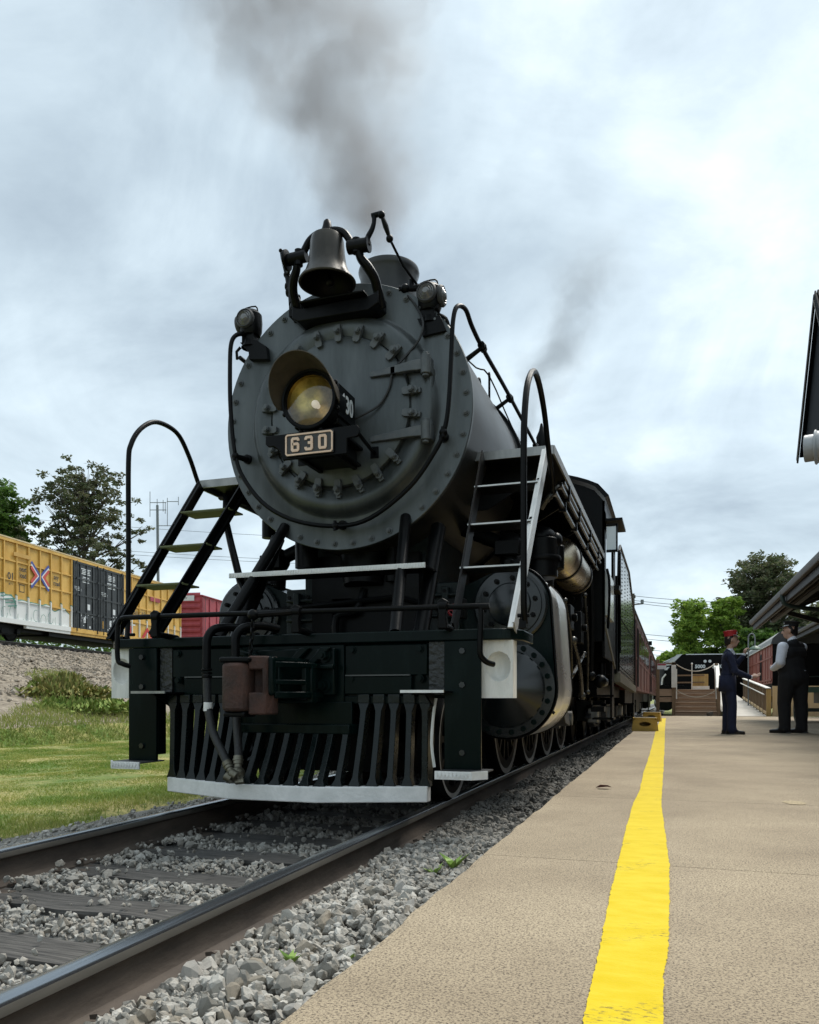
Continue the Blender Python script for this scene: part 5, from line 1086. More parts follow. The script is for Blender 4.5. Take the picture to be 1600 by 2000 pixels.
coach(13.55, 11.7, 'maroon passenger coach directly behind the black tender', 'coaches in the excursion train')
coach(25.45, 14, 'second maroon passenger coach, partly hidden behind the wooden stair platform', 'coaches in the excursion train')

# ------------------------------------------------------------------ freight line on the bank at the left
FD = Vector((-.143, .99, 0)).normalized(); FA = atan2(-FD.x, FD.y); F0 = Vector((-27.50, 22.79, 3.42))
ft = thing('freight_track', 'rails on the stony bank carrying the yellow and red boxcars', 'railway track', F0, FA)
frm = MB()
for i, (a, b_) in enumerate([(-38, 60)]): frm.bx(-.036, .036, a, b_, -.045, 0, 0).bx(-.01, .01, a, b_, -.14, -.045, 1).bx(-.07, .07, a, b_, -.165, -.14, 1)
frm = frm.mesh('rail', [M['railhead'], M['railweb']])
for x in (-.754, .754): link('rail', frm, ft, Matrix.Translation((x, 0, 0)))
ftm = MB().bx(-1.3, 1.3, -.11, .11, -.33, -.165).mesh('tie', M['tie'])
for k in range(90): link('tie', ftm, ft, Matrix.Translation((0, -16 + k * .56, 0)))

def on_side(y_, z, h=0): return Vector((1.52 + h, y_, z))
def boxcar(s0, length, label, kind):
    c = thing('boxcar', label, 'boxcar', F0 + FD * s0, FA, 'freight cars on the bank')
    y0, y1 = 0, length; zs, zr = .80, 4.55; xs_ = 1.50
    m = M['boxy'] if kind == 'y' else M['redcar']
    def bp(name, mb, mm=m, parent=c, **k): return mb.build(name, mm, parent, **k)
    bp('body', MB().bx(-1.5, xs_, y0, y1, zs + .1, zr))
    bp('roof', MB().prism([(-1.6, zr), (-1.6, zr + .06), (0, zr + .16), (1.6, zr + .06), (1.6, zr)], 'y', y0 - .05, y1 + .05), M['roofcream'] if kind == 'y' else m)
    bp('side_sill', MB().bx(xs_ - .1, xs_ + .09, y0, y1, zs - .06, zs + .16).bx(xs_ - .1, xs_ + .05, y0 + 3.5, y1 - 3.5, zs - .20, zs - .06))
    bp('underframe', MB().bx(-1.0, 1.1, y0 + .3, y1 - .3, .45, .74).bx(-1.3, 1.3, length / 2 - 4, length / 2 + 4, .4, .6), M['black'])
    if kind == 'y':
        d0, d1 = 7.06, 11.98
        cols = [7.0 - .84 * np.arange(8, -1, -1), np.linspace(d1, length, 9)]
        rb = MB()
        pm = MB().bx(0, .075, -.035, .035, zs + .16, zr - .14).mesh('rib', m)
        for cc in cols:
            for y_ in cc: link('rib', pm, c, Matrix.Translation((xs_, min(max(y_, .036), length - .036), 0)))
            for z in (zs + 1.02, zs + 1.90, zs + 2.78): bp('rail_rib', MB().bx(xs_, xs_ + .055, cc[0], cc[-1], z - .035, z + .035))
        bp('top_chord', MB().bx(xs_ - .02, xs_ + .09, y0, y1, zr - .14, zr))
        for k in range(2):
            a, b_ = d0 + .04 + k * 2.45, d0 + 2.45 + k * 2.45
            dr = bp('sliding_door', MB().bx(xs_, xs_ + .05, a, b_, zs + .12, zr - .12), M['doorblk'])
            q = MB()
            for t in np.linspace(a + .05, b_ - .05, 5): q.bx(xs_ + .05, xs_ + .09, t - .03, t + .03, zs + .12, zr - .14)
            for z in (zs + .16, zs + 1.0, zs + 1.9, zs + 2.75, zr - .2): q.bx(xs_ + .05, xs_ + .085, a, b_, z - .04, z + .04)
            bp('door_frame', q, M['doorblk'], dr)
            q = MB(); t0 = a + .75
            for j in range(9):
                if j == 4: continue
                w = .55 + .35 * random.random(); z = zs + 3.30 - j * .085; q.bx(xs_ + .051, xs_ + .056, t0 + .4 - w / 2, t0 + .4 + w / 2, z - .022, z + .022)
            q.bx(xs_ + .051, xs_ + .056, a + .15, a + .6, zs + 2.28, zs + 2.31).bx(xs_ + .051, xs_ + .056, a + .15, a + .75, zs + 2.20, zs + 2.23).bx(xs_ + .051, xs_ + .056, a + .25, a + .75, zs + 2.12, zs + 2.15)
            q.bx(xs_ + .051, xs_ + .056, t0 + .55, t0 + .78, zs + 1.2, zs + 1.5).bx(xs_ + .051, xs_ + .056, t0 + .2, t0 + .38, zs + .5, zs + .78).bx(xs_ + .051, xs_ + .056, t0 + .32, t0 + .55, zs + .75, zs + .86)
            for j in range(14):
                yy = t0 + random.uniform(-.1, 1.1); z = zs + random.uniform(.2, 1.0); q.bx(xs_ + .051, xs_ + .056, yy, yy + random.uniform(.04, .13), z, z + random.uniform(.04, .14))
            bp('stencil', q, M['signwhite'], dr); 
            bp('door_bar', MB().cyl((xs_ + .11, b_ - .25, zs), (xs_ + .11, b_ - .25, zr - .1), .03, n=6).cyl((xs_ + .11, a + .3, zs), (xs_ + .11, a + .3, zr - .1), .02, n=6), M['doorblk'], dr)
        bp('door_sticker', MB().bx(xs_ + .051, xs_ + .058, d0 + 2.75, d0 + 2.87, zs + .35, zs + .75), M['boxy_plain'])
        def tx(body, y_, z, s_, sxx=1, bold=.0, mm=None): text('lettering', body, s_, mm or M['doorblk'], c, frame((xs_ + .058, y_, z), (0, 1, 0), (1, 0, 0)), .003, sx=sxx, bold=bold)
        cw = d0 / 8
        # columns from the far (left) end; the photo shows the last six before the doors
        tx('01', 2.40, zs + 2.05, .44, 1, .008); tx('BLT 1', 2.40, zs + 1.70, .12); tx('next', 3.23, zs + 2.50, .33, .85, .006); tx('load', 3.23, zs + 2.20, .33, .85, .006)
        tx('any', 5.72, zs + 2.50, .33, .85, .006); tx('road', 5.76, zs + 2.20, .33, .85, .006)
        q = MB().ribbon([(-.16, -.16), (.16, -.16), (.16, .16), (-.16, .16)], .03, .004, lambda a, b_, d: (xs_ + .004 + d, 3.23 + a, zs + 1.62 + b_), True); bp('stencil', q, M['doorblk'])
        # crossed emblem: two arrows, red / white / blue stripes
        cy_, cz_ = 4.48, zs + 2.36
        f = lambda a, b_, d: (xs_ + .06 + d, cy_ + a, cz_ + b_)
        for shift, w, mm, dpt in ((0, .15, M['emblue'], .004), (.125, .09, M['signwhite'], .005), (.25, .15, M['emred'], .006)):
            q = MB()
            for s_ in (-1, 1): q.ribbon([(s_ * .66, (.66 - .03 - shift) * .95), (s_ * (.03 + shift), 0), (s_ * .66, -(.66 - .03 - shift) * .95)], w, dpt, f)
            bp('emblem_stripe', q, mm)
        tx('RAILCAR', 13.62, zs + 1.55, .42, 1.0); tx('VERS', 16.75, zs + 1.45, .42, 1.05)
        tx('18', 16.75, zs + 1.05, .2, 1, .02)
        q = MB(); f = lambda a, b_, d: (xs_ + .08 + d, a, b_)
        q.ribbon([(12.15, zs + .12), (13.05, zs + .12)], .16, .004, f).ribbon([(12.6, zs + .12), (12.6, zs + .76)], .26, .005, f).ribbon([(12.3, zs + .76), (12.65, zs + .78)], .12, .004, f)
        q.ribbon([(17.0, zs + .6), (17.4, zs + .2), (18.0, zs + .1)], .22, .005, f); q.ribbon([(14.0, zs + .1), (14.6, zs + .7), (15.3, zs + .1), (16.2, zs + .5)], .2, .005, f); bp('graffiti', q, M['grafred'])
        q = MB(); q.ribbon([(12.85, zs + .2), (12.9, zs + .84), (13.2, zs + .84)], .07, .007, f).ribbon([(15.6, zs + .1), (15.8, zs + .5), (16.4, zs + .2)], .1, .007, f).ribbon([(17.6, zs + .6), (18.2, zs + .45)], .16, .007, f); bp('graffiti', q, M['signwhite'])
        q = MB(); f2 = lambda a, b_, d: (xs_ + .077 + d, a, b_)
        for k in range(11):
            yy = .3 + k * .55; zz = zs + .25 + .3 * random.random(); q.ribbon([(yy + .2 * cos(t), zz + .28 * sin(t)) for t in np.linspace(random.uniform(0, 3), random.uniform(3.5, 6.5), 10)], .02, .003, f2)
        bp('graffiti', q, M['grafteal'])['kind'] = 'stuff'; q = MB()
        for k in range(4): q.ribbon([(2.0 + k * .16 - .3, zs + 1.1 - k * .14), (2.4 + k * .12, zs + 1.22 - k * .15), (2.7, zs + .95 - k * .1)], .05, .004, f2)
        bp('graffiti', q, M['grafteal'])
        bp('yellow_patch', MB().bx(xs_ + .002, xs_ + .012, 17.45, 17.9, zs + .2, zs + .6).bx(xs_ + .002, xs_ + .012, 18.0, 18.6, zs + .25, zs + .6), M['yellow'])
        bp('placard', MB().bx(xs_ + .06, xs_ + .07, 15.0, 16.2, zs + 2.5, zs + 2.75), M['redcar'])
        bp('placard_board', MB().bx(xs_ + .08, xs_ + .10, 2.55, 3.75, zs + 3.02, zs + 3.2), M['boxy_plain'])
    else:
        e = MB()
        for k in range(9): e.prism([(-.0, zs + .3 + k * .42), (-.07, zs + .4 + k * .42), (-.07, zs + .52 + k * .42), (0, zs + .62 + k * .42)], 'x', -1.4, 1.42)
        bp('end_corrugation', e)
        for y_ in np.linspace(.06, length - .06, 14): bp('rib', MB().bx(xs_, xs_ + .06, y_ - .04, y_ + .04, zs + .16, zr - .1))
        bp('end_sign', MB().bx(-1.2, 1.0, -.09, -.07, zr - .34, zr + .02), M['signwhite']); 
        text('lettering', 'GET LOW', .22, M['dkgrey'], c, frame((0, -.092, zr - .16), (1, 0, 0), (0, -1, 0)), .002)
        bp('dark_patch', MB().bx(xs_ + .0, xs_ + .008, .9, 3.2, zs + .25, zs + 1.35), M['dkgrey'])
        text('lettering', 'COR', .52, M['signwhite'], c, frame((xs_ + .012, 2.0, zs + 1.05), (0, 1, 0), (1, 0, 0)), .003); text('lettering', '374', .46, M['signwhite'], c, frame((xs_ + .012, 2.0, zs + .52), (0, 1, 0), (1, 0, 0)), .003)
    bp('coupler', MB().bx(-.15, .15, y1, y1 + 1.6, .75, 1.0) if kind == 'y' else MB().bx(-.15, .15, y0 - 1.6, y0, .75, 1.0), M['rust'])
    for y_ in (2.6, length - 2.6): truck(y_, c, .46, 'black')
    bp('end_ladder', MB().bx(xs_ + .06, xs_ + .075, .1, .14, zs, zr).bx(xs_ + .06, xs_ + .075, .5, .54, zs, zr), M['dkgrey'] if kind == 'r' else m)
    return c
M['roofcream'] = mat('boxcar_roof_cream', (.50, .38, .20), .6, 0, (.62, .52, .33), 3)
M['boxy_plain'] = mat('plain_yellow', (.46, .27, .06), .55, 0, (.52, .32, .085), 3)
M['emblue'] = mat('emblem_blue', (.045, .07, .28), .5); M['emred'] = mat('emblem_red', (.50, .07, .05), .5)
M['grafred'] = mat('graffiti_red', (.45, .02, .02), .5); M['grafteal'] = mat('graffiti_teal', (.07, .22, .17), .5)
boxcar(-1.85, 19.05, 'yellow boxcar with black double doors and graffiti on the bank', 'y')
boxcar(20.4, 16.5, 'dark red boxcar coupled behind the yellow boxcar', 'r')

# ------------------------------------------------------------------ right side: stools, stairs, ramp, coach, far locomotive
def stool(x, y_, rz, label):
    s_ = thing('step_stool', label, 'step stool', (x, y_, .11), rz, 'yellow step stools by the track')
    w, d, h = .245, .19, .235
    def panel(yy, t):
        mb = MB(); o_ = [(-w, 0), (w, 0), (w * .86, h), (-w * .86, h)]; n = 24; hole = [(.105 * cos(2 * pi * k / n), .135 + .043 * sin(2 * pi * k / n)) for k in range(n)]
        out = []
        for k in range(n):
            a = 2 * pi * k / n; dx, dz = cos(a), sin(a); best = 9
            for e in range(4):
                p, q = Vector(o_[e]) - Vector((0, .135)), Vector(o_[(e + 1) % 4]) - Vector((0, .135)); r_2 = q - p; den = dx * r_2.y - dz * r_2.x
                if abs(den) > 1e-9:
                    tt = (p.x * r_2.y - p.y * r_2.x) / den; uu = (p.x * dz - p.y * dx) / den
                    if tt > 0 and -1e-6 <= uu <= 1 + 1e-6: best = min(best, tt)
            out.append((dx * best, .135 + dz * best))
        for yy2 in (yy, yy + t): mb.v += [(a, yy2, b_) for a, b_ in hole] + [(a, yy2, b_) for a, b_ in out]
        for k in range(n):
            j = (k + 1) % n; mb.f += [(k, j, n + j, n + k), (2 * n + k, 3 * n + k, 3 * n + j, 2 * n + j), (k, 2 * n + k, 2 * n + j, j), (n + k, n + j, 3 * n + j, 3 * n + k)]; mb.m += [0] * 4
        return mb
    tp('side_panel', panel(-d, .012), M['stool'], s_, sharp=20); tp('back_panel', MB().prism([(-w, 0), (w, 0), (w * .86, h), (-w * .86, h)], 'y', d - .012, d), M['stool'], s_)
    for sx in (-1, 1): tp('end_panel', MB().beam((sx * w * .985, 0, .004), (sx * w * .86, 0, h - .004), 2 * d - .03, .012, (sx, 0, .2)), M['stool'], s_)
    tp('top', MB().bx(-w * .9, w * .9, -d - .01, d + .01, h, h + .022), M['stool'], s_, bevel=.008)
    tp('tread_mat', MB().bx(-w * .8, w * .8, -d + .02, d - .02, h + .022, h + .026), M['dkgrey'], s_)
    return s_
stool(1.80, 11.25, R(3), 'nearer yellow step stool with an oval hand hole standing beside the yellow line')
stool(1.78, 18.0, R(-4), 'farther yellow step stool at the end of the yellow line')

SY = 26.35
st_ = thing('wooden_stairs', 'brown wooden stairs and boarding platform with pale railings beyond the platform', 'stairs', (0, SY, .11))
nr = 6; rh = .165; x0, x1 = 2.42, 3.86
for k in range(nr):
    tp('riser', MB().bx(x0, x1, k * .28, k * .28 + .03, k * rh, (k + 1) * rh - .035), M['wood'], st_)
    tp('step', MB().bx(x0, x1, k * .28 - .03, k * .28 + .28, (k + 1) * rh - .035, (k + 1) * rh), M['wood'], st_, bevel=.005)
DZ_ = nr * rh
tp('deck', MB().bx(1.75, 4.4, nr * .28, nr * .28 + 4.5, DZ_ - .05, DZ_).bx(1.75, 2.42, .0, nr * .28, DZ_ - .05, DZ_), M['wood'], st_)
tp('fascia', MB().bx(1.72, x0, -.03, .0, DZ_ - .26, DZ_).bx(1.72, x0, .0, .03, DZ_ - .48, DZ_ - .30), M['wood'], st_)
for x, y_, z0, z1 in ((1.80, 0, 0, DZ_ + 1.1), (2.36, -.02, 0, DZ_ + 1.0), (3.92, -.02, 0, 1.0), (3.92, 1.6, 0, DZ_ + 1.0), (2.36, 1.6, 0, DZ_ + 1.0)):
    tp('post', MB().bx(x - .06, x + .06, y_ - .05, y_ + .05, z0, z1), M['woodd'], st_, bevel=.006)
tp('rail_board', MB().bx(1.74, 2.42, -.07, .03, DZ_ + .92, DZ_ + .98), M['woodd'], st_)
tp('pale_cap', MB().bx(2.28, 2.44, -.13, -.09, DZ_ + .05, DZ_ + .88), M['capwhite'], st_, bevel=.01)
tp('pale_cap', MB().beam((3.92, -.1, 1.02), (3.92, 1.7, DZ_ + .98), .18, .04), M['capwhite'], st_)
tp('handrail', MB().tube([(2.46, -.05, .62), (2.46, -.05, .72), (2.46, .1, DZ_ + .75)], .022, 6).tube([(3.84, -.05, .62), (3.84, .0, .72), (3.80, .1, DZ_ + .8)], .022, 6), M['capwhite'], st_)
def sag(p, q, s_): return [Vector(p).lerp(Vector(q), t) - Vector((0, 0, s_ * 4 * t * (1 - t))) for t in np.linspace(0, 1, 13)]
tp('rope', MB().tube(sag((2.46, -.06, .95), (3.84, -.06, .95), .26), .014, 5), M['rope'], st_); tp('rope', MB().tube(sag((2.46, .2, DZ_ + .92), (3.84, 1.6, DZ_ + .95), .25), .02, 5), M['rope'], st_)
tp('back_rail', MB().bx(2.4, 3.6, 4.4, 4.45, DZ_ + .6, DZ_ + .66).bx(2.4, 3.6, 4.4, 4.45, DZ_ + .3, DZ_ + .36), M['woodd'], st_)
tp('fence_panel', MB().bx(3.1, 3.75, 4.5, 4.53, DZ_ - .2, DZ_ + .68), M['plyd'], st_)
tp('pale_board', MB().bx(3.08, 3.7, 2.2, 2.24, DZ_ + .01, DZ_ + .14), M['capwhite'], st_)
tp('signpost', MB().cyl((3.05, 2.2, DZ_), (3.05, 2.2, DZ_ + 1.0), .018, n=8).ball((3.05, 2.2, DZ_ + 1.02), .04), M['capwhite'], st_)
sg = tp('warning_sign', MB().bx(1.78, 2.10, -.085, -.075, DZ_ + .74, DZ_ + .95), M['signwhite'], st_)
tp('sign_band', MB().bx(1.79, 2.09, -.088, -.085, DZ_ + .88, DZ_ + .94), M['redcar'], sg)
rk = tag(link('rock', npmesh('rock', *scatter_rocks(np.array([[0, 0, 0]]), np.array([.17]), R2, 2), M['stone3'])), 'grey rock lying at the foot of the wooden stairs', 'rock'); rk.location = (3.60, SY - .22, .19)

# ramp with railing
rp = thing('concrete_ramp', 'pale concrete ramp rising away beside the wooden railing', 'ramp', (0, 26.4, .11))
tp('ramp_surface', MB().prism([(0, -.4), (0, 0), (22, 1.3), (22, -.4)], 'x', 4.15, 5.55), mat('pale_concrete', (.44, .41, .36), .85, 0, (.52, .49, .44), 2), rp)
wr = thing('ramp_railing', 'wooden railing with pale cap along the concrete ramp', 'railing', (0, 26.2, .11))
for k in range(9):
    y_ = k * 1.2; z = .06 * y_
    tp('post', MB().bx(5.50, 5.60 if k else 5.66, y_ - .05, y_ + .05, z - .1, z + .98), M['plyd' if k == 0 else 'woodd'], wr)
    if k < 8:
        for j in (1, 2, 3): tp('baluster', MB().bx(5.52, 5.56, y_ + j * .3 - .02, y_ + j * .3 + .02, z + .1, z + .95), M['woodd'], wr)
tp('pale_cap', MB().beam((5.56, -.1, 1.0), (5.56, 10, 1.6), .16, .035), M['capwhite'], wr)
tp('grip_rail', MB().tube([(5.42, -.05, .78), (5.42, 10, 1.38)], .024, 6), M['capwhite'], wr)
tp('kick_board', MB().beam((5.52, 0, .1), (5.52, 10, .7), .03, .1), M['ply'], wr)
pw = thing('plywood_wall', 'yellow plywood hoarding standing behind the man in the white shirt', 'hoarding', (0, 25.9, .11))
for k in range(2): tp('panel', MB().bx(5.70 + k * .8, 6.49 + k * .8, .3, .33, 0, 1.08 - .0 * k), M['ply'], pw, bevel=.003)
tp('frame', MB().bx(5.7, 7.28, .34, .42, .9, 1.0), M['woodd'], pw); tp('frame', MB().bx(5.7, 7.28, .34, .42, .05, .15), M['woodd'], pw)

# maroon coach with grey roof standing on the right
rc = thing('display_coach', 'faded red railway coach with grey arched roof behind the hoarding', 'railway coach', (8.15, 34.9, 0))
tp('body', MB().bx(-1.5, 1.5, 0, 20, 1.45, 3.25), M['maroon2'], rc)
rarc = [(1.56, 3.24), (1.5, 3.5), (1.2, 3.78), (.6, 3.97), (0, 4.02), (-.6, 3.97), (-1.2, 3.78), (-1.5, 3.5), (-1.56, 3.24)]
tp('roof', MB().prism(rarc, 'y', -.1, 20.1), M['greyroof'], rc); tp('roof_end', MB().prism(rarc, 'y', -.16, -.101), M['dkgrey'], rc); tp('end_wall', MB().bx(-1.48, 1.5, -.04, -.001, 1.45, 3.24), M['black'], rc)  # end wall is black: the shade under the canopy is put into its colour
for y_ in (.4, 1.6, 2.6, 3.9, 5.4, 7.0, 9, 11, 13, 15): tp('side_batten', MB().bx(-1.53, -1.5, y_ - .04, y_ + .04, 1.5, 3.2), M['maroon2'], rc)
for z in (1.62, 2.65): tp('side_belt', MB().bx(-1.54, -1.5, 0, 20, z - .04, z + .04), M['maroon2'], rc)
dr_ = tp('door', MB().bx(-1.515, -1.5, 4.3, 5.1, 1.6, 3.0), M['black'], rc)
tp('underframe', MB().bx(-1.3, 1.3, .2, 19.8, .9, 1.45).bx(-1.5, 1.5, -.05, .05, 1.2, 1.5), M['black'], rc)
tp('drip_rail', MB().bx(-1.60, -1.56, -.1, 20, 3.22, 3.26), M['capwhite'], rc)
truck(2.2, rc); truck(17.5, rc)
c2 = thing('slatted_railcar', 'dark red slatted railcar in the shade under the far canopy', 'railway car', (10.3, 27.5, 0))
tp('body', MB().bx(-1.4, 1.4, 0, 6, .95, 3.0), M['maroon'], c2)
for k in range(16): tp('slat', MB().bx(-1.43, -1.4, .0, 6, 1.0 + k * .12, 1.09 + k * .12).bx(-1.4, 1.4, -.03, 0, 1.0 + k * .12, 1.09 + k * .12), M['maroon2'], c2)
truck(1.6, c2); truck(4.4, c2)

# black diesel far down the track
bk = thing('black_diesel_locomotive', 'distant black diesel locomotive with white numbers and pale cab windows', 'diesel locomotive', (3.1, 47, 0), R(8))
tp('long_hood', MB().bx(-.2, 5.5, -.8, 9, 1.55, 3.45), M['black'], bk)
tp('cab', MB().prism([(-.2, 1.6), (-.2, 3.45), (-.55, 3.4), (-1.35, 2.75), (-1.35, 1.6)], 'y', -.8, 1.9), M['black'], bk)
tp('nose', MB().prism([(-1.35, 1.6), (-1.35, 2.95), (-1.9, 2.9), (-2.2, 2.6), (-2.2, 1.6)], 'y', -.6, 1.7), M['dkgrey'], bk)
tp('windscreen', MB().prism([(-.62, 3.44), (-.30, 3.47), (-.98, 2.80), (-1.30, 2.77)], 'y', -.83, -.805), M['paintrefl'], bk)
tp('windscreen', MB().prism([(-1.40, 3.02), (-1.0, 3.2), (-1.05, 3.12), (-1.45, 2.95)], 'y', -.83, -.805), M['signwhite'], bk)  # white pane: its reflection is put into the colour
tp('side_window', MB().prism([(-1.2, 2.68), (-1.05, 2.7), (-1.2, 2.5), (-1.38, 2.5)], 'y', -.83, -.805), M['paintrefl'], bk)
tp('roof_line', MB().bx(-.1, 5.5, -.84, -.80, 3.42, 3.47), M['signwhite'], bk)
for x in (1.0, 1.28): tp('headlamp', MB().cyl((x, -.8, 3.02), (x, -.85, 3.02), .09), M['signwhite'], bk)
text('road_number', '5000', .30, M['signwhite'], bk, frame((.72, -.81, 2.70), (1, 0, 0), (0, -1, 0)), .003, bold=.01); text('road_number', '5000', .30, M['signwhite'], bk, frame((1.72, -.81, 2.70), (1, 0, 0), (0, -1, 0)), .003, bold=.01)
tp('walkway', MB().bx(-2.3, 5.5, -1.0, 9, 1.3, 1.55), M['black'], bk)
tp('arch_rail', MB().tube([(-1.55, -1.05, 1.6), (-1.5, -1.05, 2.0), (-1.3, -1.05, 2.25)], .05, 6).tube([(-.95, -1.05, 2.25), (-.75, -1.05, 2.0), (-.7, -1.05, 1.6)], .05, 6), M['capwhite'], bk)
tp('wheel_set', MB().cyl((-1.2, -.6, .5), (-1.2, 1.6, .5), .48, n=24).cyl((1.0, -.6, .5), (1.0, 1.6, .5), .48, n=24).bx(-2, 5, -.7, 1.6, .7, 1.3), M['black'], bk)

# green baggage cart, gooseneck lamp
ct = thing('baggage_cart', 'dark green baggage cart at the right edge behind the man in black', 'baggage cart', (5.50, 18.7, .11))
tp('bed', MB().bx(0, 1.4, -.5, 1.6, .80, .90), M['cartgreen'], ct, bevel=.006); tp('bed_edge', MB().bx(-.02, 1.42, -.53, -.5, .78, .93), M['lampgreen'], ct)
tp('end_rack', MB().tube([(.55, -.45, .9), (.55, -.45, 1.55), (.65, -.45, 1.68), (.9, -.45, 1.68), (1.0, -.45, 1.55), (1.0, -.45, .9)], .022, 8).tube([(.2, -.45, 1.2), (1.2, -.45, 1.2)], .018, 6), M['cartgreen'], ct)
for x, y_ in ((.12, -.3), (.12, 1.3), (1.28, -.3), (1.28, 1.3)):
    w = tp('wheel', MB().lathe([(.26, -.03), (.32, -.03), (.32, .03), (.26, .03), (.26, -.03)], (x, y_, .32), (1, 0, 0), 28).cyl((x - .05, y_, .32), (x + .05, y_, .32), .06), M['cartgreen'], ct)
    q = MB()
    for k in range(8): q.beam((x, y_, .32), (x, y_ + .28 * cos(k * pi / 4), .32 + .28 * sin(k * pi / 4)), .03, .03, (1, 0, 0))
    tp('spokes', q, M['cartgreen'], w)
tp('running_gear', MB().bx(.1, 1.3, -.34, -.26, .28, .36).bx(.1, 1.3, 1.26, 1.34, .28, .36).bx(.6, .8, -.4, 1.5, .5, .8), M['cartgreen'], ct)
tp('brass_ring', MB().tube([(.05 + .09 * cos(t), -.55, 1.0 + .09 * sin(t)) for t in [2 * pi * i / 14 for i in range(14)]], .014, 6, closed=True), M['capwhite'], ct)
gl = thing('platform_lamp', 'gooseneck lamp post with a pale green shade beside the red coach', 'street lamp', (5.42, 32.2, .3))
tp('post', MB().tube([(0, 0, 0), (0, 0, 2.9), (.0, 0, 3.05), (.04, 0, 3.18), (.13, 0, 3.24), (.22, 0, 3.18), (.26, 0, 3.0), (.26, 0, 2.72)], .028, 8, smooth=3), M['galv'], gl)
tp('shade', MB().lathe([(.03, .12), (.09, .10), (.24, .0), (.27, -.05), (.25, -.05), (.2, 0)], (.26, 0, 2.60), (0, 0, 1), 24), M['lampgreen'], gl)

# ------------------------------------------------------------------ station canopies and gable at the right edge
def canopy(name, label, x_e, y0, y1, z_e, run, rise, seam=None):
    c = thing(name, label, 'canopy', (0, 0, 0))
    xr = x_e + run; zr = z_e + rise
    for k in range(14):
        t0, t1 = k / 14, (k + 1) / 14
        tp('roof_sheet', MB().add([(x_e + run * t0, y0, z_e + rise * t0), (x_e + run * t1, y0, z_e + rise * t1), (x_e + run * t1, y1, z_e + rise * t1), (x_e + run * t0, y1, z_e + rise * t0),
                           (x_e + run * t0, y0, z_e + rise * t0 + .03), (x_e + run * t1, y0, z_e + rise * t1 + .03), (x_e + run * t1, y1, z_e + rise * t1 + .03), (x_e + run * t0, y1, z_e + rise * t0 + .03)],
                           [(0, 3, 2, 1), (4, 5, 6, 7), (0, 1, 5, 4), (1, 2, 6, 5), (2, 3, 7, 6), (3, 0, 4, 7)]), M['rooftin'], c, sharp=0)
    gp = [(x_e - .12, z_e + .02), (x_e - .125, z_e - .02), (x_e - .10, z_e - .11), (x_e - .02, z_e - .11), (x_e - .01, z_e + .02)]
    segs = [y0, seam, y1] if seam else [y0, y1]
    for a, b_ in zip(segs[:-1], segs[1:]): tp('gutter', MB().prism(gp, 'y', a + .01, b_ - .01), M['gutter'], c, bevel=.01)
    tp('fascia', MB().bx(x_e - .005, x_e + .03, y0, y1, z_e - .26, z_e - .02), M['soffit'], c)
    tp('inner_beam', MB().bx(x_e + .5, x_e + .62, y0, y1, z_e - .05, z_e + .12).bx(x_e + 1.9, x_e + 2.1, y0, y1, z_e + .2, z_e + .5), M['soffit'], c)
    tp('soffit_trim', MB().bx(x_e + .06, x_e + .10, y0, y1, z_e - .26, z_e - .22).bx(x_e + .48, x_e + .5, y0, y1, z_e - .02, z_e + .02), M['gutter'], c)
    n = max(2, int((y1 - y0) / 2.4))
    for k in range(n + 1):
        y_ = y0 + .1 + (y1 - y0 - .2) * k / n
        tp('rafter', MB().beam((x_e + .05, y_, z_e - .08), (xr, y_, zr - .08), .09, .15), M['soffit'], c)
    for y_ in np.arange(y1 - 2.5, y0 + 1, -5.2):
        tp('post', MB().bx(x_e + 2.9, x_e + 3.1, y_ - .1, y_ + .1, .1, z_e + .9), M['soffit'], c)
        tp('brace', MB().beam((x_e + .6, y_, z_e + .02), (x_e + 2.95, y_, z_e - .75), .1, .12), M['soffit'], c)
    return c
cn = canopy('station_canopy', 'dark station canopy with brown gutter along the right edge', 4.74, -4, 22.5, 3.17, 4.6, 1.9, 15.0)
tp('downspout', MB().tube([(4.66, 15.0, 3.08), (4.68, 15.0, 2.94), (4.76, 15.02, 2.84), (5.2, 15.1, 2.76), (6.6, 15.4, 2.62)], .05, 10, smooth=3), M['cartgreen'], cn)
tp('end_barge', MB().beam((4.66, 22.5, 3.12), (9.4, 22.5, 5.05), .06, .2), M['gutter'], cn)
canopy('far_canopy', 'second station canopy further away beyond the man in black', 7.35, 25, 40, 3.55, 4, 1.5)
gb = thing('station_gable', 'steep dark gable of the station roof high at the right edge', 'gable roof', (0, 0, 0))
gy0, gz0, gy1, gz1 = 17.05, 6.72, 14.55, 9.62
tri = [(gy0 - .12, gz0 - .02), (gy1, gz1 - .2), (2 * gy1 - gy0 + .12, gz0 - .02), (2 * gy1 - gy0 + .12, 5.0), (gy0 - .12, 5.0)]
tp('gable_wall', MB().prism([(gy0 - .25, gz0 - .06), (gy1, gz1 - .25), (2 * gy1 - gy0 + .25, gz0 - .06)], 'x', 5.36, 5.5), M['navy_roof'], gb)
for s_ in (1, -1):
    ye = gy1 + s_ * (gy0 - gy1)
    tp('roof_slope', MB().beam((7.85, gy1, gz1), (7.85, ye, gz0), 5.1, .05, (0, s_ * .7, .7)), M['navy_roof'], gb)
    tp('barge_board', MB().beam((5.25, gy1, gz1 - .10), (5.25, ye, gz0 - .10), .03, .22, (0, s_ * .7, .7)), M['navy_roof'], gb)
    tp('barge_trim', MB().beam((5.23, gy1, gz1 - .20), (5.23, ye - s_ * .1, gz0 - .16), .02, .035, (0, s_ * .7, .7)), M['gutter'], gb)
sb = thing('station_building', 'brick station building behind the canopy at the far right', 'station building', (0, 0, 0))
tp('wall', MB().bx(8.6, 14, -5, 22, .1, 5.2), M['station'], sb)
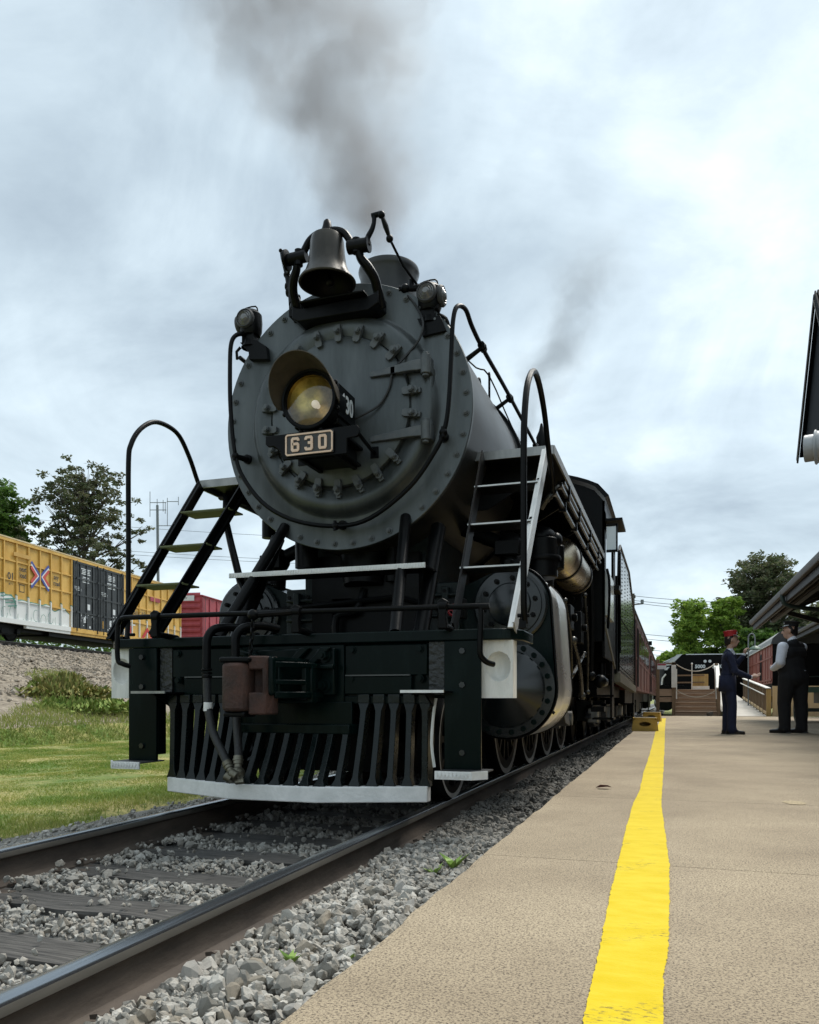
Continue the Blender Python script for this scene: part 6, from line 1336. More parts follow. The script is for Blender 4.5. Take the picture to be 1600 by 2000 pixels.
tp('roof', MB().prism([(8.2, 5.2), (11.5, 8.0), (14.5, 5.2)], 'y', -5.5, 22.5), M['rooftin'], sb)
for k in range(6):
    w = tp('window', MB().bx(8.58, 8.6, -3 + k * 4, -1.8 + k * 4, 1.0, 2.6), M['winglass'], sb); tp('frame', MB().bx(8.56, 8.6, -3.08 + k * 4, -3 + k * 4, .95, 2.65).bx(8.56, 8.6, -1.8 + k * 4, -1.72 + k * 4, .95, 2.65).bx(8.56, 8.6, -3 + k * 4, -1.8 + k * 4, 2.6, 2.68), M['dkgrey'], w)
dm = thing('vent_drum', 'round grey metal vent drum in front of the dark gable', 'vent drum', (4.05, 7.63, 4.21))
tp('cap', MB().lathe([(0, 0), (.175, .0), (.182, .01), (.182, .13), (.19, .14)], (0, 0, 0), (1, -.25, 0), 36), M['drum'], dm)
tp('body', MB().lathe([(.15, .12), (.225, .13), (.235, .14), (.235, .15), (.215, .17), (.215, .60), (.2, .62)], (0, 0, 0), (1, -.25, 0), 36), M['drum'], dm)
tp('mount', MB().cyl((.35, -.08, -.2), (.35, -.08, -.85), .05).bx(.2, 1.4, -.14, -.02, -.85, -.79), M['drum'], dm)
M['leafbright'] = mat('weed_green', (.16, .27, .04), .5, 0, (.24, .36, .07), 30)
M['bushtan'] = mat('scrub_tan', (.1, .1, .03), .7, 0, None, island=[(.09, .13, .025), (.20, .20, .06), (.32, .26, .09), (.16, .22, .045), (.14, .11, .04)], spec=.2)
M['bushgreen'] = mat('scrub_green', (.1, .1, .03), .7, 0, None, island=[(.10, .16, .03), (.18, .26, .05), (.28, .30, .09), (.15, .22, .04)], spec=.2)
# ------------------------------------------------------------------ trees
def leafmesh(name, C, size, m, seed=0, flat=.5):
    r = np.random.default_rng(seed); n = len(C)
    a = r.normal(size=(n, 3)); a[:, 2] *= flat; a /= np.linalg.norm(a, axis=1)[:, None]
    b = r.normal(size=(n, 3)); b -= a * (a * b).sum(1)[:, None]; b /= np.linalg.norm(b, axis=1)[:, None]
    s_ = (size * r.uniform(.6, 1.3, n))[:, None]
    V = np.stack([C - a * s_, C + b * s_ * .42, C + a * s_, C - b * s_ * .42], 1).reshape(-1, 3)
    return npmesh(name, V, np.arange(n)[:, None] * 4 + np.arange(4)[None], m)
def tree(name, label, base, H, rad, m, leaf, nleaf, nclump, seed, low=.35, group='trees beyond the railway', cat='tree', conif=False, trunk_r=.28, shell=.9, tall=1.0):
    r = np.random.default_rng(seed); t = thing(name, label, cat, base, 0, group)
    cl = []
    for k in range(nclump):
        h = low + (1 - low) * (k + .5) / nclump; a = k * 2.4 + r.uniform(-.5, .5)
        prof = (1 - (h - low) / (1 - low)) ** .8 if conif else math.sin(pi * min(1, max(0, (h - low * .75) / (1.04 - low * .75)))) ** .75
        q = rad * prof * r.uniform(.35, 1.0) * (1 if k % 3 else .45)
        cl.append((np.array([cos(a) * q, sin(a) * q, H * min(h, .97)]), rad * r.uniform(.20, .36) * (.6 if conif else 1)))
    mb = MB(); lean = r.uniform(-.3, .3, 2) * .4
    pts = [(lean[0] * k / 6 * 1.5 + r.uniform(-.1, .1) * (k > 0), lean[1] * k / 6, H * .92 * k / 6) for k in range(7)]
    mb.tube(pts, list(np.linspace(trunk_r, .04, 7)), 8)
    for c, q in cl:
        h0 = max(.12, c[2] / H - .16); j = min(5.99, h0 / .92 * 6); p = Vector(pts[int(j)]).lerp(Vector(pts[int(j) + 1]), j % 1)
        mid = p.lerp(Vector(c), .5) + Vector((0, 0, -.05 * H * .3)); mb.tube([p, mid, Vector(c)], [trunk_r * .32, trunk_r * .2, .02], 5)
        for e in range(3): mb.tube([mid, Vector(c) + Vector(r.uniform(-.7, .7, 3)) * q], [trunk_r * .12, .012], 4)
    tp('trunk', mb, M['bark'], t)
    per = nleaf // nclump; P_ = []
    for c, q in cl:
        sub = r.normal(size=(7, 3)) * q * (.62 if shell > .6 else .8); sub[:, 2] *= .6
        for sc in sub:
            d = r.normal(size=(per // 7, 3)); d /= np.linalg.norm(d, axis=1)[:, None]; d *= (r.random(len(d)) ** .5)[:, None] * q * (.62 if shell > .6 else .36); d[:, 2] *= .55 * tall; P_.append(c + sc + d)
    link('crown', leafmesh('crown', np.concatenate(P_), leaf, M[m], seed), t)
    return t
tree('pine_tree', 'tall sparse dark tree standing behind the yellow boxcar', (-41.6, 46.2, 3.0), 15.6, 4.7, 'leafd', .16, 24000, 80, 3, low=.22, trunk_r=.30, shell=.5)
tree('broadleaf_tree', 'dense green tree at the left edge behind the yellow boxcar', (-47.0, 42.6, 3.0), 13.8, 4.4, 'leafm', .24, 20000, 44, 5, low=.2)
tree('broadleaf_tree', 'small green tree behind the dark red boxcar', (-33, 74, 3.0), 6.4, 4.2, 'leafm', .26, 9000, 24, 9, low=.1)
tree('broadleaf_tree', 'low green tree glimpsed between the ladder and the smokebox', (-24, 84, 2.0), 5.8, 4.4, 'leafm', .26, 8000, 22, 12, low=.1)
tree('bamboo_clump', 'bright green feathery trees behind the red-capped man', (3.7, 59.5, 0), 8.0, 2.1, 'leafl', .16, 19000, 60, 14, low=.10, trunk_r=.1, tall=1.3)
tree('bamboo_clump', 'bright green feathery tree left of the tall dark pine', (6.2, 60.5, 0), 8.4, 1.9, 'leafl', .16, 17000, 54, 15, low=.12, trunk_r=.1, tall=1.3)
tree('pine_tree', 'tall dark tree rising behind the station canopy', (9.2, 64, 0), 11.7, 3.9, 'leafd', .17, 24000, 70, 22, low=.36, trunk_r=.28)
tree('broadleaf_tree', 'dark green tree filling the gap under the canopy', (12.6, 60, 0), 7.4, 3.6, 'leafd', .26, 12000, 30, 24, low=.08)
tree('broadleaf_tree', 'low dark green tree above the grey coach roof', (8.7, 58, 0), 5.6, 2.6, 'leafm', .23, 11000, 26, 25, low=.08)
tree('conifer_tree', 'small dark conifer just behind the last red coach', (.2, 60, 0), 5.1, 1.7, 'leafd', .26, 5200, 30, 27, low=.25, conif=True, trunk_r=.12)
tree('bush', 'pale green shrub above the black diesel', (2.0, 66, 0), 4.6, 1.8, 'leafl', .18, 5000, 20, 29, low=.1, trunk_r=.08)
# undergrowth beyond the freight track
n = 16000; s_ = rng.uniform(-25, 36, n); off = rng.uniform(2.6, 7, n)
Pn = np.stack([F0.x + FD.x * s_ - FD.y * off, F0.y + FD.y * s_ + FD.x * off, 2.8 + rng.random(n) ** 1.2 * (2.0 + .7 * fbm(s_, off, .5, 3)).clip(1.0, 3)], 1)
tag(link('undergrowth', leafmesh('undergrowth', Pn, .16, M['leafm'], 8)), kind='stuff')
# scrubby bush and weeds on the bank
def bush(label, x, y_, h, rad, seed, m, n=2600, leaf=.09, cat='bush', name='bush'):
    r = np.random.default_rng(seed); t = thing(name, label, cat, (x, y_, float(ground_z(x, y_)) - .05), 0, 'scrub on the stony bank')
    d = r.normal(size=(n, 3)); d /= np.linalg.norm(d, axis=1)[:, None]; d *= (r.random(n) ** .45)[:, None] * np.array([rad, rad, h]) * (1 + .35 * np.sin(d[:, :1] * 5 + seed)); d[:, 2] = np.abs(d[:, 2])
    link('foliage', leafmesh('foliage', d, leaf, M[m], seed, 1.4), t)
    mb = MB()
    for k in range(6): a = k * 1.05; mb.tube([(0, 0, 0), (cos(a) * rad * .3, sin(a) * rad * .3, h * .5), (cos(a) * rad * .6, sin(a) * rad * .6, h * .8)], [.02, .012, .005], 5)
    tp('stem', mb, M['bark'], t)
bush('brownish green scrub bush on the middle of the stony bank', -13.1, 12.6, .55, 1.1, 3, 'bushtan', 3400)
bush('low green weedy bush at the foot of the stony bank', -11.7, 11.6, .32, 1.1, 4, 'bushgreen', 2600)
bush('small brown scrub higher on the stony bank', -15.6, 15.2, .45, .7, 6, 'bushtan', 1600)
bush('small green scrub on the bank beside the white beam end', -14.8, 18.4, .6, 1.0, 7, 'bushgreen', 1800)

# weed sprouts in the ballast and a dead leaf
def weed(x, y_, z, h, label, seed):
    r = random.Random(seed); t = thing('weed', label, 'weed', (x, y_, z), 0, 'weeds in the ballast'); mb = MB()
    for k in range(7):
        a = k * .9 + r.random(); l = h * r.uniform(.6, 1.1); d = Vector((cos(a), sin(a), 0)); p = d * l * .4 + Vector((0, 0, l * .7)); q = d * l * .85 + Vector((0, 0, l * r.uniform(.6, .95))); s2 = Vector((-d.y, d.x, 0)) * l * .2
        mb.add([d * .004, p * .6 + s2, q, p * .6 - s2], [(0, 1, 2, 3)])
    tp('leaves', mb, M['leafbright'], t, sharp=0); tp('stem', MB().tube([(0, 0, -.03), (0, 0, h * .4)], .003, 5), M['leafbright'], t)
weed(1.30, -.93, -.10, .10, 'green weed sprouting from the ballast beside the platform edge', 1)
weed(1.24, -1.05, -.11, .07, 'lower green weed just in front of the first one by the platform', 2)
weed(1.18, -2.38, -.10, .05, 'tiny pale green sprout in the ballast near the bottom of the photo', 3)
weed(1.34, -2.28, -.10, .035, 'tiniest green sprout right against the near platform edge', 4)
lf = MB(); lf.v = [(-.05, 0, .004), (-.02, .03, .022), (.03, .032, .020), (.06, 0, .010), (.03, -.03, .016), (-.02, -.032, .010)]; lf.f = [(0, 1, 4, 5), (1, 2, 3, 4)]; lf.m = [0, 0]
o = lf.build('dead_leaf', M['dirt'], None, sharp=0); o.location = (1.85, .90, .113); tag(o, 'dark curled dead leaf lying on the platform near its edge', 'leaf')

# ------------------------------------------------------------------ masts, poles and wires
am = thing('antenna_mast', 'thin antenna mast with crossed arms behind the freight cars', 'antenna mast', (-43.97, 59.1, 3))
tp('pole', MB().cyl((0, 0, 0), (-.2, 0, 16.2), .16, .12, 8), M['galv'], am)
ax = Vector((.95, .316, 0)); an = MB(); c0 = Vector((-.2, 0, 16.0))
def A(u_, z): return c0 + ax * u_ + Vector((0, 0, z))
for u0, u1, z in ((-.7, .85, -.25), (-.7, .85, .45), (.9, 2.0, .55), (.0, 2.0, -1.75)): an.cyl(A(u0, z), A(u1, z), .035, n=6)
for u_, z0, z1 in ((-.7, -.9, 1.5), (-.02, -.2, .8), (.55, -.4, .7), (.95, -1.8, .9), (.75, -.6, .5), (2.0, .2, 1.0), (2.0, -2.2, -1.3)): an.cyl(A(u_, z0), A(u_, z1), .03, n=6)
tp('antenna_arms', an, M['galv'], am)
up = thing('utility_pole', 'grey utility pole with crossarm rising behind the coaches', 'utility pole', (-.94, 68.1, 0))
tp('pole', MB().cyl((0, 0, 0), (0, 0, 10.1), .16, .12, 10), M['polewood'], up); tp('crossarm', MB().beam((-.2, 0, 9.1), (.85, .2, 9.2), .1, .1).cyl((.75, .18, 9.2), (.75, .18, 9.45), .05).cyl((.15, 0, 9.7), (.15, 0, 9.95), .05), M['polewood'], up)
tp('transformer', MB().cyl((.75, .18, 9.2), (.75, .18, 9.55), .14), M['galv'], up)
up2 = thing('utility_pole', 'distant utility pole with insulators glimpsed left of the smokebox', 'utility pole', (-29.5, 88, 2.5))
tp('pole', MB().cyl((0, 0, 0), (0, 0, 19), .16, .12, 10), M['polewood'], up2)
q = MB()
for z, x0, x1 in ((18.3, -2.2, .6), (16.0, -2.2, .8)):
    q.beam((x0, 0, z), (x1, 0, z), .12, .12)
    for x in (x0 + .1, x0 + .9): q.cyl((x, 0, z), (x, 0, z + .9), .07, n=8)
tp('crossarm', q, M['polewood'], up2)
def wire(p, q_, s_, label, group):
    o = MB().tube([Vector(p).lerp(Vector(q_), t) - Vector((0, 0, s_ * 4 * t * (1 - t))) for t in np.linspace(0, 1, 15)], .022, 5).build('power_wire', M['wire'], None); tag(o, label, 'wire', group)
WL = ['%s thin power wire crossing the sky behind the left ladder' % s_ for s_ in ('topmost', 'middle', 'lowest')]; WR = ['%s thin power wire running right from the pole behind the coaches' % s_ for s_ in ('topmost', 'second highest', 'third highest', 'middle', 'third lowest', 'second lowest', 'lowest')]
for k, (z0, z1) in enumerate(((21.2, 20.4), (18.4, 17.6), (18.0, 17.2))): wire((-75, 62, z0 + .5), (-29.5, 88, z1), .5, WL[k], 'power wires at the left')
for k, (z0, z1) in enumerate(((9.9, 9.6), (9.5, 9.0), (9.3, 8.4), (6.6, 6.4), (6.2, 5.9), (5.3, 4.6), (4.9, 4.2))): wire((-.94, 68.1, z0), (22, 72, z1), .7, WR[k], 'power wires at the right')

# ------------------------------------------------------------------ the two railwaymen
def capsule(mb, p0, p1, r0, r1, n=14, sq=(1, 1, 1)):
    p0, p1 = Vector(p0), Vector(p1); d = p1 - p0; L_ = d.length
    u, v, a = basis(d) if L_ > 1e-5 else (Vector((1, 0, 0)), Vector((0, 1, 0)), Vector((0, 0, 1)))
    prof = [(r0 * cos(t), -r0 * sin(t)) for t in np.linspace(pi / 2, 0, 6)] + [(r1 * cos(t), L_ + r1 * sin(t)) for t in np.linspace(0, pi / 2, 6)]
    vs = []; fs = []
    for q, h in prof:
        for i in range(n):
            t = 2 * pi * i / n; w = (u * cos(t) + v * sin(t)) * q; vs.append(p0 + a * h + Vector((w.x * sq[0], w.y * sq[1], w.z * sq[2])))
    for j in range(len(prof) - 1):
        for i in range(n): fs.append((j * n + i, j * n + (i + 1) % n, (j + 1) * n + (i + 1) % n, (j + 1) * n + i))
    mb.add(vs, fs)
def body(name, prims, parent, vox=.0105, smooth=5):
    """prims: (material key, p0, p1, r0, r1[, squash]) -> one continuous surface, faces coloured by the nearest limb"""
    mb = MB()
    for pr in prims: capsule(mb, pr[1], pr[2], pr[3], pr[4], 14, pr[5] if len(pr) > 5 else (1, 1, 1))
    me = mb.mesh(name, M['skin'], 0); bm = bmesh.new(); bm.from_mesh(me); bmesh.ops.remove_doubles(bm, verts=bm.verts, dist=1e-6); bmesh.ops.recalc_face_normals(bm, faces=bm.faces); bm.to_mesh(me); bm.free()
    t = bpy.data.objects.new(name, me); COL.objects.link(t)
    rmd = t.modifiers.new('r', 'REMESH'); rmd.mode = 'VOXEL'; rmd.voxel_size = vox; sm = t.modifiers.new('s', 'SMOOTH'); sm.factor = .5; sm.iterations = smooth
    dg = bpy.context.evaluated_depsgraph_get(); me2 = bpy.data.meshes.new_from_object(t.evaluated_get(dg)); me2.name = name
    bpy.data.objects.remove(t, do_unlink=True)
    keys = []
    for pr in prims:
        if pr[0] not in keys: keys.append(pr[0])
    me2.materials.clear(); [me2.materials.append(M[k]) for k in keys]
    nf = len(me2.polygons); c = np.zeros(nf * 3, np.float32); me2.polygons.foreach_get('center', c); c = c.reshape(-1, 3); best = np.full(nf, 1e9); mi = np.zeros(nf, np.int32)
    for pr in prims:
        sq = np.array(pr[5] if len(pr) > 5 else (1, 1, 1), float); a = np.array(pr[1], float); b = np.array(pr[2], float); ab = b - a; L2 = max(1e-9, ab @ ab)
        t_ = np.clip(((c - a) @ ab) / L2, 0, 1); dv = (c - (a + t_[:, None] * ab)) / sq; dist = np.linalg.norm(dv, axis=1) - (pr[3] + (pr[4] - pr[3]) * t_)
        k = dist < best; best[k] = dist[k]; mi[k] = keys.index(pr[0])
    me2.polygons.foreach_set('material_index', mi); me2.polygons.foreach_set('use_smooth', np.ones(nf, bool)); me2.update()
    return link(name, me2, parent)
def hand(key, wrist, palm_dir, side, curl, s_=1.0):
    """palm + four unequal bent fingers + thumb; palm_dir = forearm direction, side = towards the thumb"""
    w = Vector(wrist); d = Vector(palm_dir).normalized(); sd = (Vector(side) - d * Vector(side).dot(d)).normalized(); nrm = d.cross(sd); P = []
    P.append((key, w, w + d * .055 * s_, .026 * s_, .030 * s_)); P.append((key, w + d * .05 * s_ + sd * .018, w + d * .075 * s_ + sd * .028, .020 * s_, .018 * s_)); P.append((key, w + d * .05 * s_ - sd * .018, w + d * .07 * s_ - sd * .028, .020 * s_, .017 * s_))
    for k, (o_, l) in enumerate(((.031, .070), (.011, .078), (-.010, .072), (-.029, .056))):
        a = w + d * .082 * s_ + sd * o_ * s_; c1 = curl; p1 = a + (d * cos(c1) + nrm * sin(c1)) * l * .5 * s_; c2 = curl * 2.1; p2 = p1 + (d * cos(c2) + nrm * sin(c2)) * l * .32 * s_; c3 = curl * 2.9; p3 = p2 + (d * cos(c3) + nrm * sin(c3)) * l * .24 * s_
        P += [(key, a, p1, .0105 * s_, .0095 * s_), (key, p1, p2, .0095 * s_, .0085 * s_), (key, p2, p3, .0085 * s_, .0075 * s_)]
    a = w + d * .02 * s_ + sd * .022 * s_; p1 = a + (d * .7 + sd * .75 + nrm * .2).normalized() * .038 * s_; p2 = p1 + (d * .95 + sd * .15 + nrm * .4).normalized() * .032 * s_
    P += [(key, a, p1, .014 * s_, .012 * s_), (key, p1, p2, .012 * s_, .0095 * s_)]
    return P
def head(key, c, f, hair='hair', up=(0, 0, 1)):
    """c = centre of the skull, f = way the face looks"""
    c = Vector(c); f = Vector(f).normalized(); u = Vector(up); l = u.cross(f).normalized(); q = lambda a, b_, h: c + f * a + l * b_ + u * h
    P = [(key, q(.0, 0, .02), q(-.015, 0, .04), .088, .088), (key, q(.03, 0, -.03), q(.045, 0, -.075), .066, .046), (key, q(.02, 0, .0), q(.04, 0, .035), .078, .068), (key, q(.072, 0, -.088), q(.066, 0, -.098), .022, .022),
         (key, q(.102, 0, .012), q(.122, 0, -.028), .011, .015), (key, q(.10, .018, -.03), q(.10, -.018, -.03), .014, .014), (key, q(.092, .02, -.062), q(.092, -.02, -.062), .012, .012), (key, q(.094, .014, -.073), q(.094, -.014, -.073), .010, .010),
         (key, q(.092, .036, .028), q(.095, .012, .026), .012, .012), (key, q(.092, -.036, .028), q(.095, -.012, .026), .012, .012)]
    for s_ in (-1, 1): P.append((key, q(-.005, s_ * .088, .012), q(-.008, s_ * .088, -.03), .016, .012))
    P += [(hair, q(-.045, 0, .03), q(-.06, 0, -.04), .074, .058), (hair, q(-.01, .05, .055), q(-.035, .06, -.005), .042, .036), (hair, q(-.01, -.05, .055), q(-.035, -.06, -.005), .042, .036)]
    return P
def face_bits(parent, c, f):
    c = Vector(c); f = Vector(f).normalized(); l = Vector((0, 0, 1)).cross(f).normalized(); u = Vector((0, 0, 1))
    for s_ in (-1, 1):
        tp('eye', MB().ball(c + f * .090 + l * .032 * s_ + u * .008, .0125, 10, 8), M['eye'], parent)
        tp('eyebrow', MB().tube([c + f * .099 + l * .016 * s_ + u * .032, c + f * .097 + l * .034 * s_ + u * .036, c + f * .086 + l * .052 * s_ + u * .030], .005, 6), M['hair'], parent)
    tp('lips', MB().tube([c + f * .094 + l * .022 - u * .066, c + f * .104 - u * .0655, c + f * .094 - l * .022 - u * .066], .0055, 6), M['lips'], parent)
M['eye'] = mat('eye', (.05, .035, .03), .2); M['lips'] = mat('lips', (.32, .11, .09), .5)
def peaked_cap(parent, c, f, crown, h, r0, r1, peak):
    c = Vector(c); f = Vector(f).normalized(); ca = tp('cap', MB().lathe([(r0, 0), (r0, .035), (r0 * 1.005, .04), (r1, h * .9), (r1 * .985, h), (r1 * .8, h + .004), (0, h + .002)], c, (-.08 * f.x, -.08 * f.y, 1), 36), crown, parent)
    tp('cap_band', MB().lathe([(r0 * 1.012, .002), (r0 * 1.015, .034)], c, (-.08 * f.x, -.08 * f.y, 1), 36), peak, ca)
    l = Vector((0, 0, 1)).cross(f); pk = MB(); n = 14
    for e in range(2):
        for k in range(n + 1):
            a = R(-68 + 136 * k / n); d = f * cos(a) + l * sin(a); g = max(0, cos(a * 1.28)) ** .6
            for t in (0, 1): pk.v.append(c + d * (r0 * .97 + t * .062 * g) + Vector((0, 0, .012 - t * .022 * g - e * .005)))
    m_ = 2 * (n + 1)
    for k in range(n): pk.f += [(2 * k, 2 * k + 1, 2 * k + 3, 2 * k + 2), (m_ + 2 * k, m_ + 2 * k + 2, m_ + 2 * k + 3, m_ + 2 * k + 1), (2 * k + 1, m_ + 2 * k + 1, m_ + 2 * k + 3, 2 * k + 3)]; pk.m += [0, 0, 0]
    tp('cap_peak', pk, M['leather'], ca)
    tp('cap_badge', MB().beam(c + f * (r0 * 1.0) - l * .045 + Vector((0, 0, .055)), c + f * (r0 * 1.0) + l * .045 + Vector((0, 0, .055)), .008, .028), M['silver'], ca)
    tp('chin_cord', MB().tube([c + (f * cos(a) + l * sin(a)) * (r0 * 1.03) + Vector((0, 0, .016)) for a in np.linspace(R(-75), R(75), 14)], .005, 6), M['silver'], ca)
    return ca
def shoe(prims, x, y_, f, L_=.27):
    f = Vector(f).normalized(); a = Vector((x, y_, 0))
    prims += [('leather', a - f * .06 + Vector((0, 0, .042)), a + f * .05 + Vector((0, 0, .04)), .042, .046), ('leather', a + f * .05 + Vector((0, 0, .037)), a + f * (L_ - .09) + Vector((0, 0, .03)), .046, .033), ('leather', a + Vector((0, 0, .06)), a + Vector((0, 0, .12)), .045, .05)]
def soles(parent, spots, f, L_=.27):
    f = Vector(f).normalized(); l = Vector((-f.y, f.x, 0)); q = MB()
    for x, y_ in spots:
        a = Vector((x, y_, 0)); pts = [a - f * .105 + l * .02, a - f * .105 - l * .02, a - f * .06 - l * .045, a + f * .06 - l * .048, a + f * (L_ - .075) - l * .032, a + f * (L_ - .055), a + f * (L_ - .075) + l * .032, a + f * .06 + l * .048, a - f * .06 + l * .045]
        q.prism([(p.x, p.y) for p in pts], 'z', .0, .02)
    tp('shoe_sole', q, M['leather'], parent)

# man with the red cap, in profile, facing +x; local x = forward, y = his left
p1 = thing('person', 'young man in navy uniform suit and red cap gesturing with both hands', 'person', (3.24, 10.2, .11), R(5))
P_ = []
for y_, dx in ((.10, -.015), (-.10, .03)):
    P_ += [('navy', (-.02 + dx * .3, y_ * .95, .86), (0 + dx, y_, .50), .105, .082), ('navy', (0 + dx, y_, .50), (-.01 + dx, y_, .11), .082, .078), ('navy', (-.01 + dx, y_, .10), (.0 + dx, y_, .085), .078, .082)]; shoe(P_, .0 + dx, y_, (1, -.05 if y_ < 0 else .12, 0))
P_ += [('navy', (-.03, 0, .82), (-.03, 0, .95), .125, .12, (1, 1.35, 1)), ('navy', (-.03, 0, .95), (-.005, 0, 1.10), .125, .118, (.98, 1.32, 1)), ('navy', (-.005, 0, 1.10), (-.01, 0, 1.27), .118, .125, (.98, 1.35, 1)), ('navy', (-.02, .09, 1.33), (-.02, -.09, 1.33), .098, .098), ('navy', (-.025, .15, 1.375), (-.025, -.15, 1.375), .062, .062), ('navy', (-.02, 0, 1.40), (-.015, 0, 1.42), .08, .07),
       ('skin', (.0, 0, 1.42), (.018, 0, 1.53), .055, .053), ('shirt', (.004, 0, 1.435), (.010, 0, 1.462), .061, .058), ('shirt', (.075, 0, 1.38), (.055, 0, 1.43), .028, .03)]
HC = (.035, 0, 1.63); P_ += head('skin', HC, (1, .0, .0))
# raised left arm (far) and lowered right arm (near), both reaching forward
P_ += [('navy', (-.02, .19, 1.35), (.12, .24, 1.17), .064, .056), ('navy', (.12, .24, 1.17), (.26, .20, 1.36), .056, .042), ('shirt', (.265, .198, 1.375), (.275, .195, 1.39), .036, .035)]
P_ += hand('skin', (.28, .193, 1.405), (.18, -.05, .9), (0, -1, 0), .85)
P_ += [('navy', (-.02, -.19, 1.35), (.06, -.235, 1.08), .066, .058), ('navy', (.04, -.235, 1.09), (.29, -.19, .985), .058, .045), ('shirt', (.295, -.19, .983), (.315, -.187, .98), .037, .036)]
P_ += hand('skin', (.33, -.185, .985), (.95, .1, .22), (.1, .7, .7), .25)
b1 = body('body', P_, p1)
face_bits(b1, HC, (1, 0, 0)); peaked_cap(p1, (.02, 0, 1.70), (1, 0, 0), M['caphat'], .095, .100, .114, M['caphat'])
soles(p1, [(-.015, .10), (.03, -.10)], (1, 0, 0))
sk = MB(); sk.lathe([(.145, .0), (.14, .12), (.132, .28)], (0, 0, 0), (0, 0, 1), 40); sk.v = [(x * 1.03 - .028 + .012 * sin(y_ * 40), y_ * 1.38, z + .74) for x, y_, z in sk.v]
so = tp('coat_skirt', sk, M['navy'], p1); sm = so.modifiers.new('thick', 'SOLIDIFY'); sm.thickness = .008
tp('coat_lapel', MB().prism([(.095, 1.40), (.128, 1.22), (.122, 1.10), (.108, 1.22), (.075, 1.38)], 'y', -.06, -.04).prism([(.095, 1.40), (.128, 1.22), (.122, 1.10), (.108, 1.22), (.075, 1.38)], 'y', .04, .06), M['navy'], p1, bevel=.006)
tp('coat_button', (lambda q: [q.ball((.128, -.03, z), .011, 8, 6) for z in (1.0, 1.1, 1.2)] + [q.ball((.0 + .02, -.262, 1.02 + k * .03), .009, 8, 6) for k in range(2)] and q)(MB()), M['brass'], p1)

# man seen from behind, head turned to his left, heavier, black waistcoat over a white shirt; local x = forward
p2 = thing('person', 'heavier man in black waistcoat, white shirt and flat black cap seen from behind', 'person', (4.34, 11.0, .11), R(132)); p2.scale = (1.1, 1.1, 1.1)
P_ = []
for y_, dx in ((.13, .03), (-.12, -.06)):
    P_ += [('cloth_black', (-.02 + dx * .4, y_ * .9, .90), (.01 + dx, y_ * 1.05, .50), .145, .105), ('cloth_black', (.01 + dx, y_ * 1.05, .50), (-.01 + dx, y_ * 1.1, .12), .105, .088), ('cloth_black', (-.01 + dx, y_ * 1.1, .14), (-.005 + dx, y_ * 1.1, .085), .086, .094)]; shoe(P_, dx, y_ * 1.1, (1, .55 if y_ > 0 else .35, 0), .29)
P_ += [('cloth_black', (-.03, 0, .90), (-.01, 0, 1.0), .17, .172, (1, 1.38, 1)), ('cloth_black', (.01, 0, 1.02), (.02, 0, 1.18), .182, .172, (.98, 1.38, 1)), ('cloth_black', (.0, .11, 1.30), (.0, -.11, 1.30), .145, .145), ('cloth_black', (-.02, .13, 1.41), (-.02, -.13, 1.41), .085, .085), ('cloth_black', (-.02, 0, 1.46), (-.01, 0, 1.48), .085, .08),
       ('skin', (.0, 0, 1.48), (.02, .01, 1.58), .066, .062), ('shirt', (-.005, 0, 1.495), (.002, 0, 1.525), .077, .072)]
H2 = (.03, .015, 1.665); F2 = (.83, .56, 0); P_ += head('skin', H2, F2)
P_ += [('shirt', (-.01, .225, 1.395), (-.03, .31, 1.14), .085, .070), ('shirt', (-.03, .29, 1.14), (.19, .20, 1.06), .070, .052), ('shirt', (.19, .20, 1.06), (.215, .19, 1.06), .050, .046)]
P_ += hand('skin', (.225, .185, 1.06), (.9, -.5, .0), (.3, .2, .9), .6)
P_ += [('shirt', (.0, -.215, 1.395), (.09, -.255, 1.15), .085, .070), ('shirt', (.09, -.255, 1.15), (.25, -.12, 1.08), .070, .052)]
P_ += hand('skin', (.26, -.11, 1.08), (.9, .45, .0), (.3, -.2, .9), .6)
b2 = body('body', P_, p2)
face_bits(b2, H2, F2); peaked_cap(p2, (.018, .0, 1.735), F2, M['cloth_black'], .082, .104, .132, M['cloth_black'])
soles(p2, [(.03, .143), (-.06, -.132)], (1, .45, 0), .29)
bt = MB(); bt.lathe([(.172, 0), (.175, .005), (.175, .032), (.172, .037)], (0, 0, 0), (0, 0, 1), 40); bt.v = [(x - .005, y_ * 1.24, z + .965) for x, y_, z in bt.v]; tp('belt', bt, M['leather'], p2)
bt = MB(); bt.lathe([(.176, 0), (.180, .01), (.174, .02)], (0, 0, 0), (0, 0, 1), 24, a0=R(150), a1=R(262)); bt.v = [(x - .005, y_ * 1.24, z + 1.002) for x, y_, z in bt.v]; tp('shirt_tail', bt, M['shirt'], p2)

